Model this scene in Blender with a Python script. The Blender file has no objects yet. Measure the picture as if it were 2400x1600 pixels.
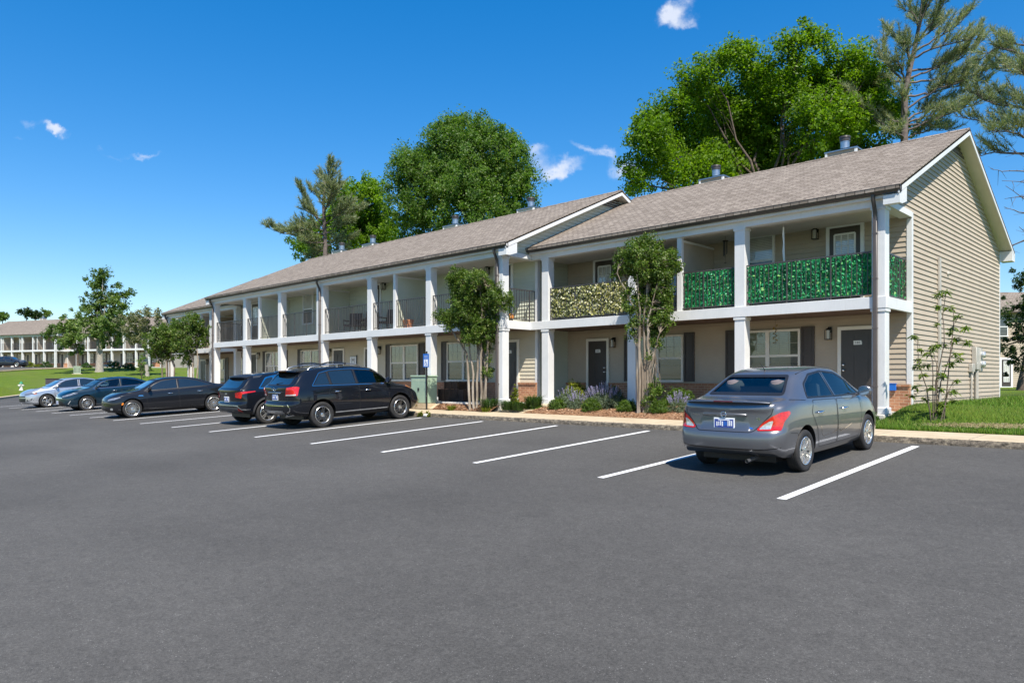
import bpy, bmesh, math, random
from mathutils import Vector, Matrix, Euler
from mathutils.bvhtree import BVHTree
from math import radians as R, sin, cos, pi, sqrt, atan2, floor

SC = bpy.context.scene
COL = SC.collection

# ---------------------------------------------------------------- camera
YAW = 0.7774
CAM = (5.386, -17.244, 0.811)
cd = bpy.data.cameras.new('camera')
cd.sensor_width = 36.0
cd.lens = 36.0 * 1701.84 / 2400
cd.shift_y = 85.08 / 2400
cd.clip_start = 0.1
cd.clip_end = 6000
cam = bpy.data.objects.new('camera', cd)
COL.objects.link(cam)
cam.location = CAM
cam.rotation_euler = (R(90), 0, YAW)
SC.camera = cam

# ---------------------------------------------------------------- sun + sky
SUN_DIR = Vector((0.606, -0.377, 1.0)).normalized()
SUN_EL = math.asin(SUN_DIR.z)
SUN_AZ = atan2(SUN_DIR.x, SUN_DIR.y)
sl = bpy.data.lights.new('sun', 'SUN')
sl.energy = 3.7
sl.angle = R(0.53)
sl.color = (1.0, 0.935, 0.83)
sun = bpy.data.objects.new('sun', sl)
COL.objects.link(sun)
sun.rotation_euler = SUN_DIR.to_track_quat('Z', 'Y').to_euler()
sun.location = (20, -20, 40)

W = bpy.data.worlds.new('World')
SC.world = W
W.use_nodes = True
wn, wl = W.node_tree.nodes, W.node_tree.links
wn.clear()
def wnode(t, **k):
    n = wn.new(t)
    for a, b in k.items(): setattr(n, a, b)
    return n
def wmath(op, a, b=None, c=None):
    n = wnode('ShaderNodeMath', operation=op)
    for i, v in enumerate((a, b, c)):
        if v is None: continue
        if isinstance(v, (int, float)): n.inputs[i].default_value = v
        else: wl.new(v, n.inputs[i])
    return n.outputs[0]
sky = wnode('ShaderNodeTexSky', sky_type='NISHITA')
sky.sun_disc = False
sky.sun_elevation = SUN_EL
sky.sun_rotation = SUN_AZ
sky.altitude = 250
sky.air_density = 1.0
sky.dust_density = 0.25
sky.ozone_density = 3.0
hsv = wnode('ShaderNodeHueSaturation')
hsv.inputs['Hue'].default_value = 0.506
hsv.inputs['Saturation'].default_value = 1.66
hsv.inputs['Value'].default_value = 1.55
gam = wnode('ShaderNodeGamma'); gam.inputs['Gamma'].default_value = 0.76
wl.new(sky.outputs[0], gam.inputs['Color']); wl.new(gam.outputs[0], hsv.inputs['Color'])
# a few small clouds, placed by their compass direction and height in the sky
tc = wnode('ShaderNodeTexCoord')
FW = (-sin(YAW), cos(YAW), 0); RT = (cos(YAW), sin(YAW), 0)
def wdot(v):
    n = wnode('ShaderNodeVectorMath', operation='DOT_PRODUCT')
    wl.new(tc.outputs['Generated'], n.inputs[0]); n.inputs[1].default_value = v
    return n.outputs['Value']
dF = wmath('MAXIMUM', wdot(FW), 0.02)
cs = wmath('DIVIDE', wdot(RT), dF)
ct = wmath('DIVIDE', wdot((0, 0, 1)), dF)
cmb = wnode('ShaderNodeCombineXYZ'); wl.new(cs, cmb.inputs[0]); wl.new(ct, cmb.inputs[1])
def wnoise(scale, detail, off):
    m = wnode('ShaderNodeVectorMath', operation='ADD'); wl.new(cmb.outputs[0], m.inputs[0]); m.inputs[1].default_value = off
    n = wnode('ShaderNodeTexNoise'); wl.new(m.outputs[0], n.inputs['Vector'])
    n.inputs['Scale'].default_value = scale; n.inputs['Detail'].default_value = detail; n.inputs['Roughness'].default_value = 0.62
    return n
nA = wnoise(26, 6, (3.1, 1.7, 0)); nB = wnoise(26, 6, (9.3, 5.1, 2)); nC = wnoise(38, 7, (0.4, 7.7, 4))
du = wmath('MULTIPLY', wmath('SUBTRACT', nA.outputs[0], 0.5), 0.05)
dv = wmath('MULTIPLY', wmath('SUBTRACT', nB.outputs[0], 0.5), 0.05)
cu = wmath('ADD', cs, du); cv = wmath('ADD', ct, dv)
CLOUDS = []   # (s, t, a, b, tilt, strength)
def cl(px, py, a, b, tilt, k):
    CLOUDS.append(((px - 1200) / 1701.84, (885.08 - py) / 1701.84, a / 1701.84, b / 1701.84, tilt, k))
cl(1592, 24, 42, 28, .45, .8); cl(1566, 44, 30, 15, .35, .6); cl(1612, 56, 24, 12, .1, .5)
cl(128, 298, 30, 12, -.42, 1.05); cl(66, 290, 22, 13, -.2, .38); cl(42, 318, 26, 8, -.2, .3)
cl(335, 366, 34, 8, .05, .55); cl(265, 362, 34, 6, 0, .3); cl(236, 346, 12, 9, -.6, .28)
cl(1262, 372, 34, 36, -.3, .50); cl(1325, 395, 56, 18, .35, .62); cl(1380, 345, 50, 11, -.25, .55); cl(1420, 365, 20, 10, -.4, .5)
cl(1475, 395, 40, 26, .1, .9); cl(1290, 410, 30, 12, .3, .5); cl(1265, 345, 22, 10, 0, .35)
tot = None
for s0, t0, a, b, th, k in CLOUDS:
    p = wmath('SUBTRACT', cu, s0); q = wmath('SUBTRACT', cv, t0)
    x = wmath('ADD', wmath('MULTIPLY', p, cos(th) / a), wmath('MULTIPLY', q, sin(th) / a))
    y = wmath('ADD', wmath('MULTIPLY', p, -sin(th) / b), wmath('MULTIPLY', q, cos(th) / b))
    r2 = wmath('ADD', wmath('MULTIPLY', x, x), wmath('MULTIPLY', y, y))
    g = wmath('MULTIPLY', wmath('EXPONENT', wmath('MULTIPLY', r2, -0.9)), k)
    tot = g if tot is None else wmath('ADD', tot, g)
den = wmath('MULTIPLY', tot, wmath('MULTIPLY_ADD', nC.outputs[0], 1.5, 0.15))
ss = wnode('ShaderNodeMapRange', interpolation_type='SMOOTHSTEP')
wl.new(den, ss.inputs[0]); ss.inputs[1].default_value = 0.16; ss.inputs[2].default_value = 0.95
gate = wmath('GREATER_THAN', wdot(FW), 0.05)
fac = wmath('MULTIPLY', wmath('MULTIPLY', ss.outputs[0], gate), 0.85)
mx = wnode('ShaderNodeMix', data_type='RGBA')
wl.new(fac, mx.inputs[0]); wl.new(hsv.outputs[0], mx.inputs[6]); mx.inputs[7].default_value = (5.2, 5.5, 6.2, 1)
bg = wnode('ShaderNodeBackground'); bg.inputs['Strength'].default_value = 0.079
wl.new(mx.outputs[2], bg.inputs['Color'])
wo = wnode('ShaderNodeOutputWorld'); wl.new(bg.outputs[0], wo.inputs['Surface'])

SC.view_settings.view_transform = 'Standard'
SC.view_settings.look = 'None'
SC.view_settings.gamma = 1.0
SC.view_settings.use_curve_mapping = False
SC.view_settings.exposure = 1.10
SC.cycles.max_bounces = 8
SC.cycles.transparent_max_bounces = 12
SC.cycles.use_denoising = True

# ---------------------------------------------------------------- helpers
def tag(o, label=None, cat=None, group=None, kind=None):
    if label: o['label'] = label
    if cat: o['category'] = cat
    if group: o['group'] = group
    if kind: o['kind'] = kind
    return o
def empty(name, loc=(0, 0, 0), rot=(0, 0, 0), label=None, cat=None, group=None):
    o = bpy.data.objects.new(name, None); COL.objects.link(o)
    o.empty_display_size = 0.2
    o.location = loc; o.rotation_euler = rot
    tag(o, label, cat, group)
    return o
def copy_tree(o, parent=None):
    c = o.copy(); COL.objects.link(c)
    if parent: c.parent = parent
    for ch in list(o.children): copy_tree(ch, c)
    return c

class MB:
    """collects faces and links them as ONE mesh object"""
    def __init__(s): s.v = []; s.f = []; s.m = []; s.sm = []
    def add(s, vs, fs, m=0, sm=False):
        o = len(s.v); s.v.extend([tuple(x) for x in vs])
        for f in fs: s.f.append(tuple(i + o for i in f)); s.m.append(m); s.sm.append(sm)
        return s
    def quad(s, a, b, c, d, m=0): return s.add([a, b, c, d], [(0, 1, 2, 3)], m)
    def poly(s, pts, m=0): return s.add(pts, [tuple(range(len(pts)))], m)
    def box(s, x0, x1, y0, y1, z0, z1, m=0):
        v = [(x0, y0, z0), (x1, y0, z0), (x1, y1, z0), (x0, y1, z0), (x0, y0, z1), (x1, y0, z1), (x1, y1, z1), (x0, y1, z1)]
        return s.add(v, [(3, 2, 1, 0), (4, 5, 6, 7), (0, 1, 5, 4), (1, 2, 6, 5), (2, 3, 7, 6), (3, 0, 4, 7)], m)
    def bbox(s, x0, x1, y0, y1, z0, z1, b=.008, m=0, sm=False):
        """box with chamfered edges"""
        b = min(b, (x1 - x0) * .45, (y1 - y0) * .45, (z1 - z0) * .45)
        vs = []; idx = {}
        for ix, (xa, xi) in enumerate(((x0, x0 + b), (x1, x1 - b))):
            for iy, (ya, yi) in enumerate(((y0, y0 + b), (y1, y1 - b))):
                for iz, (za, zi) in enumerate(((z0, z0 + b), (z1, z1 - b))):
                    idx[ix, iy, iz] = len(vs)
                    vs += [(xa, yi, zi), (xi, ya, zi), (xi, yi, za)]
        I = lambda x, y, z, k: idx[x, y, z] + k
        F = []
        for a in (0, 1):
            q = [I(a, 0, 0, 0), I(a, 1, 0, 0), I(a, 1, 1, 0), I(a, 0, 1, 0)]; F.append(q if a else q[::-1])
            q = [I(0, a, 0, 1), I(1, a, 0, 1), I(1, a, 1, 1), I(0, a, 1, 1)]; F.append(q if not a else q[::-1])
            q = [I(0, 0, a, 2), I(1, 0, a, 2), I(1, 1, a, 2), I(0, 1, a, 2)]; F.append(q if a else q[::-1])
        for a in (0, 1):
            for c in (0, 1):
                q = [I(0, a, c, 1), I(1, a, c, 1), I(1, a, c, 2), I(0, a, c, 2)]; F.append(q if (a == c) == False else q[::-1])
                q = [I(a, 0, c, 0), I(a, 1, c, 0), I(a, 1, c, 2), I(a, 0, c, 2)]; F.append(q if (a == c) else q[::-1])
                q = [I(a, c, 0, 0), I(a, c, 1, 0), I(a, c, 1, 1), I(a, c, 0, 1)]; F.append(q if (a == c) == False else q[::-1])
        for a in (0, 1):
            for c in (0, 1):
                for e in (0, 1):
                    t = [I(a, c, e, 0), I(a, c, e, 1), I(a, c, e, 2)]; F.append(t if (a + c + e) % 2 else t[::-1])
        return s.add(vs, F, m, sm)
    def obox(s, c, ax, ay, az, m=0):
        """box from centre and three half-axis vectors"""
        c = Vector(c); ax, ay, az = Vector(ax), Vector(ay), Vector(az)
        v = [c + ax * i + ay * j + az * k for k in (-1, 1) for (i, j) in ((-1, -1), (1, -1), (1, 1), (-1, 1))]
        return s.add(v, [(3, 2, 1, 0), (4, 5, 6, 7), (0, 1, 5, 4), (1, 2, 6, 5), (2, 3, 7, 6), (3, 0, 4, 7)], m)
    def tube(s, path, rad, n=8, m=0, cap=True, sm=True):
        path = [Vector(p) for p in path]
        if isinstance(rad, (int, float)): rad = [rad] * len(path)
        vs = []; fs = []; prev = None
        for i, p in enumerate(path):
            t = (path[min(i + 1, len(path) - 1)] - path[max(i - 1, 0)])
            if t.length < 1e-9: t = Vector((0, 0, 1))
            t.normalize()
            if prev is None:
                a = Vector((0, 0, 1)) if abs(t.z) < .9 else Vector((1, 0, 0))
                u = t.cross(a).normalized()
            else:
                u = (prev - t * prev.dot(t))
                u = u.normalized() if u.length > 1e-6 else t.orthogonal().normalized()
            prev = u; w = t.cross(u)
            for k in range(n):
                an = 2 * pi * k / n
                vs.append(p + (u * cos(an) + w * sin(an)) * rad[i])
        for i in range(len(path) - 1):
            for k in range(n):
                k2 = (k + 1) % n
                fs.append((i * n + k, i * n + k2, (i + 1) * n + k2, (i + 1) * n + k))
        s.add(vs, fs, m, sm)
        if cap:
            s.add([vs[k] for k in range(n)][::-1], [tuple(range(n))], m)
            s.add([vs[(len(path) - 1) * n + k] for k in range(n)], [tuple(range(n))], m)
        return s
    def lathe(s, prof, c=(0, 0, 0), axis='z', n=24, m=0, sm=True):
        """prof: list of (r, h) along the axis"""
        vs = []; fs = []; N = len(prof)
        for k in range(n):
            a = 2 * pi * k / n
            for r, h in prof:
                if axis == 'z': p = (r * cos(a), r * sin(a), h)
                elif axis == 'y': p = (r * cos(a), h, r * sin(a))
                else: p = (h, r * cos(a), r * sin(a))
                vs.append((p[0] + c[0], p[1] + c[1], p[2] + c[2]))
        for k in range(n):
            k2 = (k + 1) % n
            for i in range(N - 1):
                q = (k * N + i, k2 * N + i, k2 * N + i + 1, k * N + i + 1)
                fs.append(q if axis != 'y' else q[::-1])
        return s.add(vs, fs, m, sm)
    def prism(s, pts, axis, a0, a1, m=0):
        """extrude a 2-D outline along an axis: 'x' -> pts are (y,z); 'y' -> (x,z); 'z' -> (x,y)"""
        def P(p, a):
            return (a, p[0], p[1]) if axis == 'x' else ((p[0], a, p[1]) if axis == 'y' else (p[0], p[1], a))
        n = len(pts)
        s.add([P(p, a0) for p in pts] + [P(p, a1) for p in pts],
              [tuple(range(n))[::-1], tuple(range(n, 2 * n))] + [(i, (i + 1) % n, n + (i + 1) % n, n + i) for i in range(n)], m)
        return s
    def build(s, name, mats, parent=None, off=None, fix=True, angle=None):
        me = bpy.data.meshes.new(name)
        v = s.v
        if off is not None: v = [(a - off[0], b - off[1], c - off[2]) for a, b, c in v]
        me.from_pydata(v, [], s.f)
        if not isinstance(mats, (list, tuple)): mats = [mats]
        for mt in mats: me.materials.append(mt)
        me.polygons.foreach_set('material_index', s.m)
        me.polygons.foreach_set('use_smooth', s.sm)
        if fix:
            bm = bmesh.new(); bm.from_mesh(me); bmesh.ops.recalc_face_normals(bm, faces=bm.faces[:]); bm.to_mesh(me); bm.free()
        if angle: me.set_sharp_from_angle(angle=R(angle))
        me.update()
        o = bpy.data.objects.new(name, me); COL.objects.link(o)
        if parent: o.parent = parent
        return o

def text_geo(txt, h, mb, place, m=0, depth=0.0):
    """letters as flat faces; place(u, v) -> 3-D point; centred on 0,0"""
    cu_ = bpy.data.curves.new('t', 'FONT'); cu_.body = txt; cu_.size = h * 1.38; cu_.align_x = 'CENTER'; cu_.align_y = 'CENTER'
    cu_.resolution_u = 3
    ob = bpy.data.objects.new('t', cu_); COL.objects.link(ob)
    bpy.context.view_layer.update()
    me = bpy.data.meshes.new_from_object(ob)
    vs = [place(v.co.x, v.co.y) for v in me.vertices]
    mb.add(vs, [tuple(p.vertices) for p in me.polygons], m)
    bpy.data.objects.remove(ob); bpy.data.meshes.remove(me); bpy.data.curves.remove(cu_)

# ---------------------------------------------------------------- materials
class NT:
    def __init__(s, name):
        s.mat = bpy.data.materials.new(name); s.mat.use_nodes = True
        s.n = s.mat.node_tree.nodes; s.l = s.mat.node_tree.links
        s.b = s.n['Principled BSDF']; s._co = None
    def new(s, t, **k):
        n = s.n.new(t)
        for a, b in k.items(): setattr(n, a, b)
        return n
    def link(s, a, b): s.l.new(a, b)
    def co(s, kind='Object'):
        if s._co is None: s._co = s.new('ShaderNodeTexCoord')
        return s._co.outputs[kind]
    def pos(s):
        g = s.new('ShaderNodeNewGeometry'); return g.outputs['Position']
    def noise(s, scale, detail=4, rough=.6, vec=None, stretch=None):
        v = vec if vec is not None else s.pos()
        if stretch:
            m = s.new('ShaderNodeVectorMath', operation='MULTIPLY'); s.link(v, m.inputs[0]); m.inputs[1].default_value = stretch; v = m.outputs[0]
        n = s.new('ShaderNodeTexNoise'); n.inputs['Scale'].default_value = scale; n.inputs['Detail'].default_value = detail
        n.inputs['Roughness'].default_value = rough
        s.link(v, n.inputs['Vector'])
        return n.outputs[0]
    def ramp(s, fac, stops):
        r = s.new('ShaderNodeValToRGB'); e = r.color_ramp.elements
        while len(e) < len(stops): e.new(.5)
        for el, (p, c) in zip(e, stops):
            el.position = p; el.color = (c[0], c[1], c[2], 1) if not isinstance(c, (int, float)) else (c, c, c, 1)
        s.link(fac, r.inputs[0]); return r.outputs[0]
    def mix(s, fac, a, b, mode='MIX'):
        n = s.new('ShaderNodeMix', data_type='RGBA', blend_type=mode)
        for i, v in ((0, fac), (6, a), (7, b)):
            if isinstance(v, (int, float)): n.inputs[i].default_value = v
            elif isinstance(v, tuple): n.inputs[i].default_value = (*v[:3], 1)
            else: s.link(v, n.inputs[i])
        return n.outputs[2]
    def math(s, op, a, b=None, c=None):
        n = s.new('ShaderNodeMath', operation=op)
        for i, v in enumerate((a, b, c)):
            if v is None: continue
            if isinstance(v, (int, float)): n.inputs[i].default_value = v
            else: s.link(v, n.inputs[i])
        return n.outputs[0]
    def sep(s, v):
        n = s.new('ShaderNodeSeparateXYZ'); s.link(v, n.inputs[0]); return n.outputs
    def comb(s, x, y, z):
        n = s.new('ShaderNodeCombineXYZ')
        for i, v in enumerate((x, y, z)):
            if isinstance(v, (int, float)): n.inputs[i].default_value = v
            else: s.link(v, n.inputs[i])
        return n.outputs[0]
    def set(s, **k):
        for a, v in k.items():
            a = a.replace('_', ' ')
            if isinstance(v, (int, float)): s.b.inputs[a].default_value = v
            elif isinstance(v, tuple): s.b.inputs[a].default_value = (*v[:3], 1)
            else: s.link(v, s.b.inputs[a])
        return s
    def bump(s, h, strength=.3, dist=.01):
        b = s.new('ShaderNodeBump'); b.inputs['Strength'].default_value = strength; b.inputs['Distance'].default_value = dist
        s.link(h, b.inputs['Height']); s.link(b.outputs[0], s.b.inputs['Normal']); return s

def plain(name, c, rough=.5, metal=0., var=.12, scale=3., coat=0., bump=0., bscale=60., spec=.5):
    t = NT(name)
    n = t.noise(scale, 5)
    lo = tuple(max(0, x * (1 - var)) for x in c); hi = tuple(min(1, x * (1 + var)) for x in c)
    t.set(Base_Color=t.ramp(n, [(.3, lo), (.7, hi)]), Roughness=rough, Metallic=metal)
    t.b.inputs['Specular IOR Level'].default_value = spec
    if coat: t.set(Coat_Weight=coat, Coat_Roughness=.03)
    if bump: t.bump(t.noise(bscale, 4), bump, .004)
    return t.mat
M = {}
def mk_materials():
    # --- asphalt
    t = NT('asphalt'); p = t.pos()
    fine = t.noise(140, 3, .7, p); mid = t.noise(9, 5, .65, p); big = t.noise(.22, 4, .6, p)
    streak = t.noise(.5, 5, .6, p, (.35, 1.6, 1))
    base = t.ramp(fine, [(.30, (.048, .046, .043)), (.5, (.075, .072, .067)), (.66, (.102, .098, .092)), (.80, (.165, .16, .15))])
    sp = t.new('ShaderNodeTexVoronoi', feature='F1'); sp.inputs['Scale'].default_value = 42; t.link(p, sp.inputs['Vector'])
    speck = t.math('MULTIPLY', t.math('LESS_THAN', sp.outputs['Distance'], .17), t.math('GREATER_THAN', t.noise(7, 2, .5, p), .55))
    c = t.mix(t.math('MULTIPLY', speck, .55), base, (.27, .26, .25))
    c = t.mix(1.0, c, t.ramp(mid, [(.3, .88), (.7, 1.12)]), 'MULTIPLY')
    c = t.mix(1.0, c, t.ramp(t.noise(38, 6, .85, p), [(.34, .62), (.5, 1.0), (.66, 1.42)]), 'MULTIPLY')
    c = t.mix(1.0, c, t.ramp(big, [(.32, .84), (.68, 1.14)]), 'MULTIPLY')
    c = t.mix(1.0, c, t.ramp(streak, [(.3, .93), (.7, 1.07)]), 'MULTIPLY')
    # hairline cracks
    w1 = t.new('ShaderNodeVectorMath', operation='ADD'); t.link(p, w1.inputs[0])
    nz = t.new('ShaderNodeTexNoise'); nz.inputs['Scale'].default_value = .9; nz.inputs['Detail'].default_value = 6; t.link(p, nz.inputs['Vector'])
    sc_ = t.new('ShaderNodeVectorMath', operation='SCALE'); t.link(nz.outputs['Color'], sc_.inputs[0]); sc_.inputs['Scale'].default_value = 2.2
    t.link(sc_.outputs[0], w1.inputs[1])
    vo = t.new('ShaderNodeTexVoronoi', feature='DISTANCE_TO_EDGE'); vo.inputs['Scale'].default_value = .16; t.link(w1.outputs[0], vo.inputs['Vector'])
    crk = t.math('MULTIPLY', t.math('LESS_THAN', vo.outputs['Distance'], .0012), t.math('GREATER_THAN', t.noise(.45, 3, .5, p), .52))
    c = t.mix(t.math('MULTIPLY', crk, .16), c, (.028, .027, .026))
    st = t.ramp(t.noise(1.1, 3, .5, p), [(.66, 0), (.76, .30)])
    c = t.mix(st, c, (.035, .034, .033))
    sc2 = t.ramp(t.noise(.8, 6, .75, p, (3, .5, 1)), [(.66, 0), (.78, .22)])
    c = t.mix(sc2, c, (.16, .155, .145))
    t.set(Base_Color=c, Roughness=.88); t.b.inputs['Specular IOR Level'].default_value = .28
    t.bump(fine, .55, .006); M['asphalt'] = t.mat
    # --- painted line (worn)
    t = NT('line_paint'); n = t.noise(60, 4, .7); n2 = t.noise(6, 5, .7)
    wear = t.math('ADD', t.math('MULTIPLY', n, .6), t.math('MULTIPLY', n2, .5))
    t.set(Base_Color=t.ramp(wear, [(.26, (.16, .16, .16)), (.37, (.70, .70, .69)), (.7, (.84, .84, .83))]), Roughness=.7); M['line'] = t.mat
    # --- concrete
    t = NT('concrete'); p = t.pos()
    n = t.noise(3, 6, .65); f = t.noise(90, 3, .6)
    c = t.ramp(n, [(.3, (.40, .315, .20)), (.7, (.52, .43, .30))])
    c = t.mix(.25, c, t.ramp(f, [(.3, .3), (.7, .8)]), 'OVERLAY')
    sx = t.sep(p)
    j = t.math('LESS_THAN', t.math('ABSOLUTE', t.math('SUBTRACT', t.math('FRACT', t.math('MULTIPLY', sx[0], 1 / 1.5)), .5)), .006)
    c = t.mix(t.math('MULTIPLY', j, .75), c, (.12, .10, .08))
    t.set(Base_Color=c, Roughness=.9); t.bump(f, .3, .004); M['concrete'] = t.mat
    t = NT('kerb_face'); n = t.noise(12, 6, .75); f = t.noise(55, 4, .7)
    c = t.ramp(n, [(.30, (.05, .042, .033)), (.5, (.15, .125, .095)), (.72, (.33, .28, .20))])
    c = t.mix(.6, c, t.ramp(f, [(.3, .2), (.7, .9)]), 'OVERLAY')
    t.set(Base_Color=c, Roughness=.95); t.bump(f, .8, .02); M['kerb'] = t.mat
    # --- grass ground, mulch
    t = NT('grass_ground'); p = t.pos()
    n = t.noise(.8, 5, .65, p); f = t.noise(22, 4, .7, p); b = t.noise(.10, 4, .6, p, (1, 2, 1))
    c = t.ramp(f, [(.3, (.046, .086, .008)), (.55, (.105, .165, .013)), (.75, (.17, .215, .024))])
    c = t.mix(1.0, c, t.ramp(n, [(.3, (.78, .84, .72)), (.7, (1.2, 1.12, 1.1))]), 'MULTIPLY')
    c = t.mix(t.ramp(b, [(.45, 0), (.7, .5)]), c, (.14, .15, .04))
    t.set(Base_Color=c, Roughness=.9); t.b.inputs['Specular IOR Level'].default_value = .2; t.bump(f, 1.0, .06); M['grass_ground'] = t.mat
    t = NT('grass_blade'); g = t.new('ShaderNodeNewGeometry')
    c = t.ramp(g.outputs['Random Per Island'], [(0, (.045, .110, .008)), (.5, (.080, .170, .012)), (.92, (.14, .22, .02)), (1, (.28, .27, .09))])
    t.set(Base_Color=c, Roughness=.6); t.b.inputs['Specular IOR Level'].default_value = .25; M['blade'] = t.mat
    t = NT('mulch'); n = t.noise(46, 4, .75); n2 = t.noise(2.5, 4, .6)
    c = t.ramp(n, [(.28, (.085, .042, .020)), (.48, (.27, .135, .065)), (.62, (.44, .25, .13)), (.75, (.60, .42, .27))])
    c = t.mix(1.0, c, t.ramp(n2, [(.3, .8), (.7, 1.15)]), 'MULTIPLY')
    t.set(Base_Color=c, Roughness=.95); t.bump(n, 1.0, .04); M['mulch'] = t.mat
    t = NT('bark_chip'); g = t.new('ShaderNodeNewGeometry')
    t.set(Base_Color=t.ramp(g.outputs['Random Per Island'], [(0, (.10, .05, .025)), (.5, (.32, .16, .08)), (1, (.60, .42, .28))]), Roughness=.9); M['chip'] = t.mat
    t = NT('straw'); g = t.new('ShaderNodeNewGeometry')
    t.set(Base_Color=t.ramp(g.outputs['Random Per Island'], [(0, (.34, .26, .12)), (1, (.60, .50, .28))]), Roughness=.9); M['straw'] = t.mat
    # --- roof shingles
    t = NT('shingles'); o = t.co('Object'); s = t.sep(o)
    v = t.comb(s[0], t.math('MULTIPLY', s[1], 1.09), 0)
    br = t.new('ShaderNodeTexBrick'); t.link(v, br.inputs['Vector'])
    br.offset = .37; br.inputs['Scale'].default_value = 1.0; br.inputs['Brick Width'].default_value = .21; br.inputs['Row Height'].default_value = .135
    br.inputs['Mortar Size'].default_value = .012; br.inputs['Mortar Smooth'].default_value = .3; br.inputs['Bias'].default_value = 0
    br.inputs['Color1'].default_value = (.165, .137, .112, 1); br.inputs['Color2'].default_value = (.275, .236, .198, 1); br.inputs['Mortar'].default_value = (.080, .067, .056, 1)
    n = t.noise(.55, 5, .6, o); f = t.noise(70, 3, .6, o); n3 = t.noise(3.0, 4, .6, o, (.5, 2.2, 1))
    c = t.mix(1.0, br.outputs['Color'], t.ramp(n, [(.3, (.95, .94, .93)), (.7, (1.07, 1.065, 1.06))]), 'MULTIPLY')
    c = t.mix(1.0, c, t.ramp(n3, [(.3, .94), (.7, 1.06)]), 'MULTIPLY')
    c = t.mix(.4, c, t.ramp(f, [(.3, .25), (.7, .8)]), 'OVERLAY')
    t.set(Base_Color=c, Roughness=.95); t.b.inputs['Specular IOR Level'].default_value = .2; t.bump(br.outputs['Fac'], -.5, .01); M['shingle'] = t.mat
    # --- sidings
    def siding(name, a, b):
        t = NT(name); p = t.pos()
        n = t.noise(1.3, 5, .6, p); g = t.noise(26, 4, .6, p, (.25, .25, 3))
        c = t.ramp(n, [(.3, a), (.7, b)])
        c = t.mix(1.0, c, t.ramp(g, [(.3, .94), (.7, 1.05)]), 'MULTIPLY')
        t.set(Base_Color=c, Roughness=.6); t.b.inputs['Specular IOR Level'].default_value = .2; M[name] = t.mat
    siding('siding_tan', (.415, .345, .265), (.455, .385, .30))
    siding('siding_sage', (.52, .54, .44), (.57, .59, .485))
    siding('siding_beige', (.53, .475, .36), (.58, .52, .40))
    siding('siding_far', (.42, .37, .32), (.46, .41, .355))
    # --- paint, trims
    t = NT('white_paint'); n = t.noise(1.1, 5, .6); g = t.noise(30, 4, .7, None, (1, 1, .25)); st = t.noise(2.2, 5, .7, None, (3, 3, .35))
    c = t.ramp(n, [(.3, (.63, .635, .63)), (.7, (.71, .71, .70))])
    c = t.mix(1.0, c, t.ramp(g, [(.3, .95), (.7, 1.03)]), 'MULTIPLY')
    c = t.mix(t.ramp(st, [(.60, 0), (.82, .35)]), c, (.42, .39, .34))
    t.set(Base_Color=c, Roughness=.5); t.b.inputs['Specular IOR Level'].default_value = .35; t.bump(g, .08, .004); M['white'] = t.mat
    M['soffit'] = plain('soffit', (.62, .585, .52), .6, var=.04)
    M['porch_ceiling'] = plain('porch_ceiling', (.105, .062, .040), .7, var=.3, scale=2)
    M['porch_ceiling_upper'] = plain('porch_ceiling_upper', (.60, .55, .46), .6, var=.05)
    M['gutter'] = plain('gutter_metal', (.052, .044, .040), .38, var=.12)
    M['downspout'] = plain('downspout_metal', (.095, .080, .074), .4, var=.1)
    M['door'] = plain('door_paint', (.052, .042, .038), .38, var=.08)
    M['shutter'] = plain('shutter_paint', (.052, .039, .034), .42, var=.1)
    M['rail'] = plain('railing_paint', (.060, .055, .054), .4, var=.1)
    M['trim'] = plain('window_trim', (.72, .68, .60), .45, var=.05)
    M['wtrim'] = plain('white_trim', (.76, .76, .75), .45, var=.04)
    M['black_metal'] = plain('black_metal', (.018, .017, .017), .4, var=.1)
    M['steel'] = plain('galvanised_steel', (.46, .47, .49), .32, .9, var=.12, scale=9)
    M['chrome'] = plain('chrome', (.80, .80, .80), .08, 1.0, var=.02)
    M['lampglass'] = plain('lamp_glass', (.50, .50, .46), .1, var=.05)
    M['plate'] = plain('sign_plate', (.72, .72, .68), .4, var=.04)
    M['letter'] = plain('lettering', (.02, .02, .02), .5, var=.05)
    M['wood_slab'] = plain('slab_concrete', (.58, .545, .48), .9, var=.1, bump=.2)
    t = NT('brick'); p = t.pos(); s = t.sep(p)
    v = t.comb(t.math('ADD', s[0], s[1]), s[2], 0)
    br = t.new('ShaderNodeTexBrick'); t.link(v, br.inputs['Vector']); br.inputs['Scale'].default_value = 1
    br.inputs['Brick Width'].default_value = .205; br.inputs['Row Height'].default_value = .072; br.inputs['Mortar Size'].default_value = .0055
    br.inputs['Color1'].default_value = (.29, .120, .062, 1); br.inputs['Color2'].default_value = (.43, .20, .105, 1); br.inputs['Mortar'].default_value = (.48, .35, .23, 1)
    n = t.noise(14, 4, .7, p); c = t.mix(.35, br.outputs['Color'], t.ramp(n, [(.3, .25), (.7, .8)]), 'OVERLAY')
    t.set(Base_Color=c, Roughness=.9); t.bump(br.outputs['Fac'], -.7, .01); M['brick'] = t.mat
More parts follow.
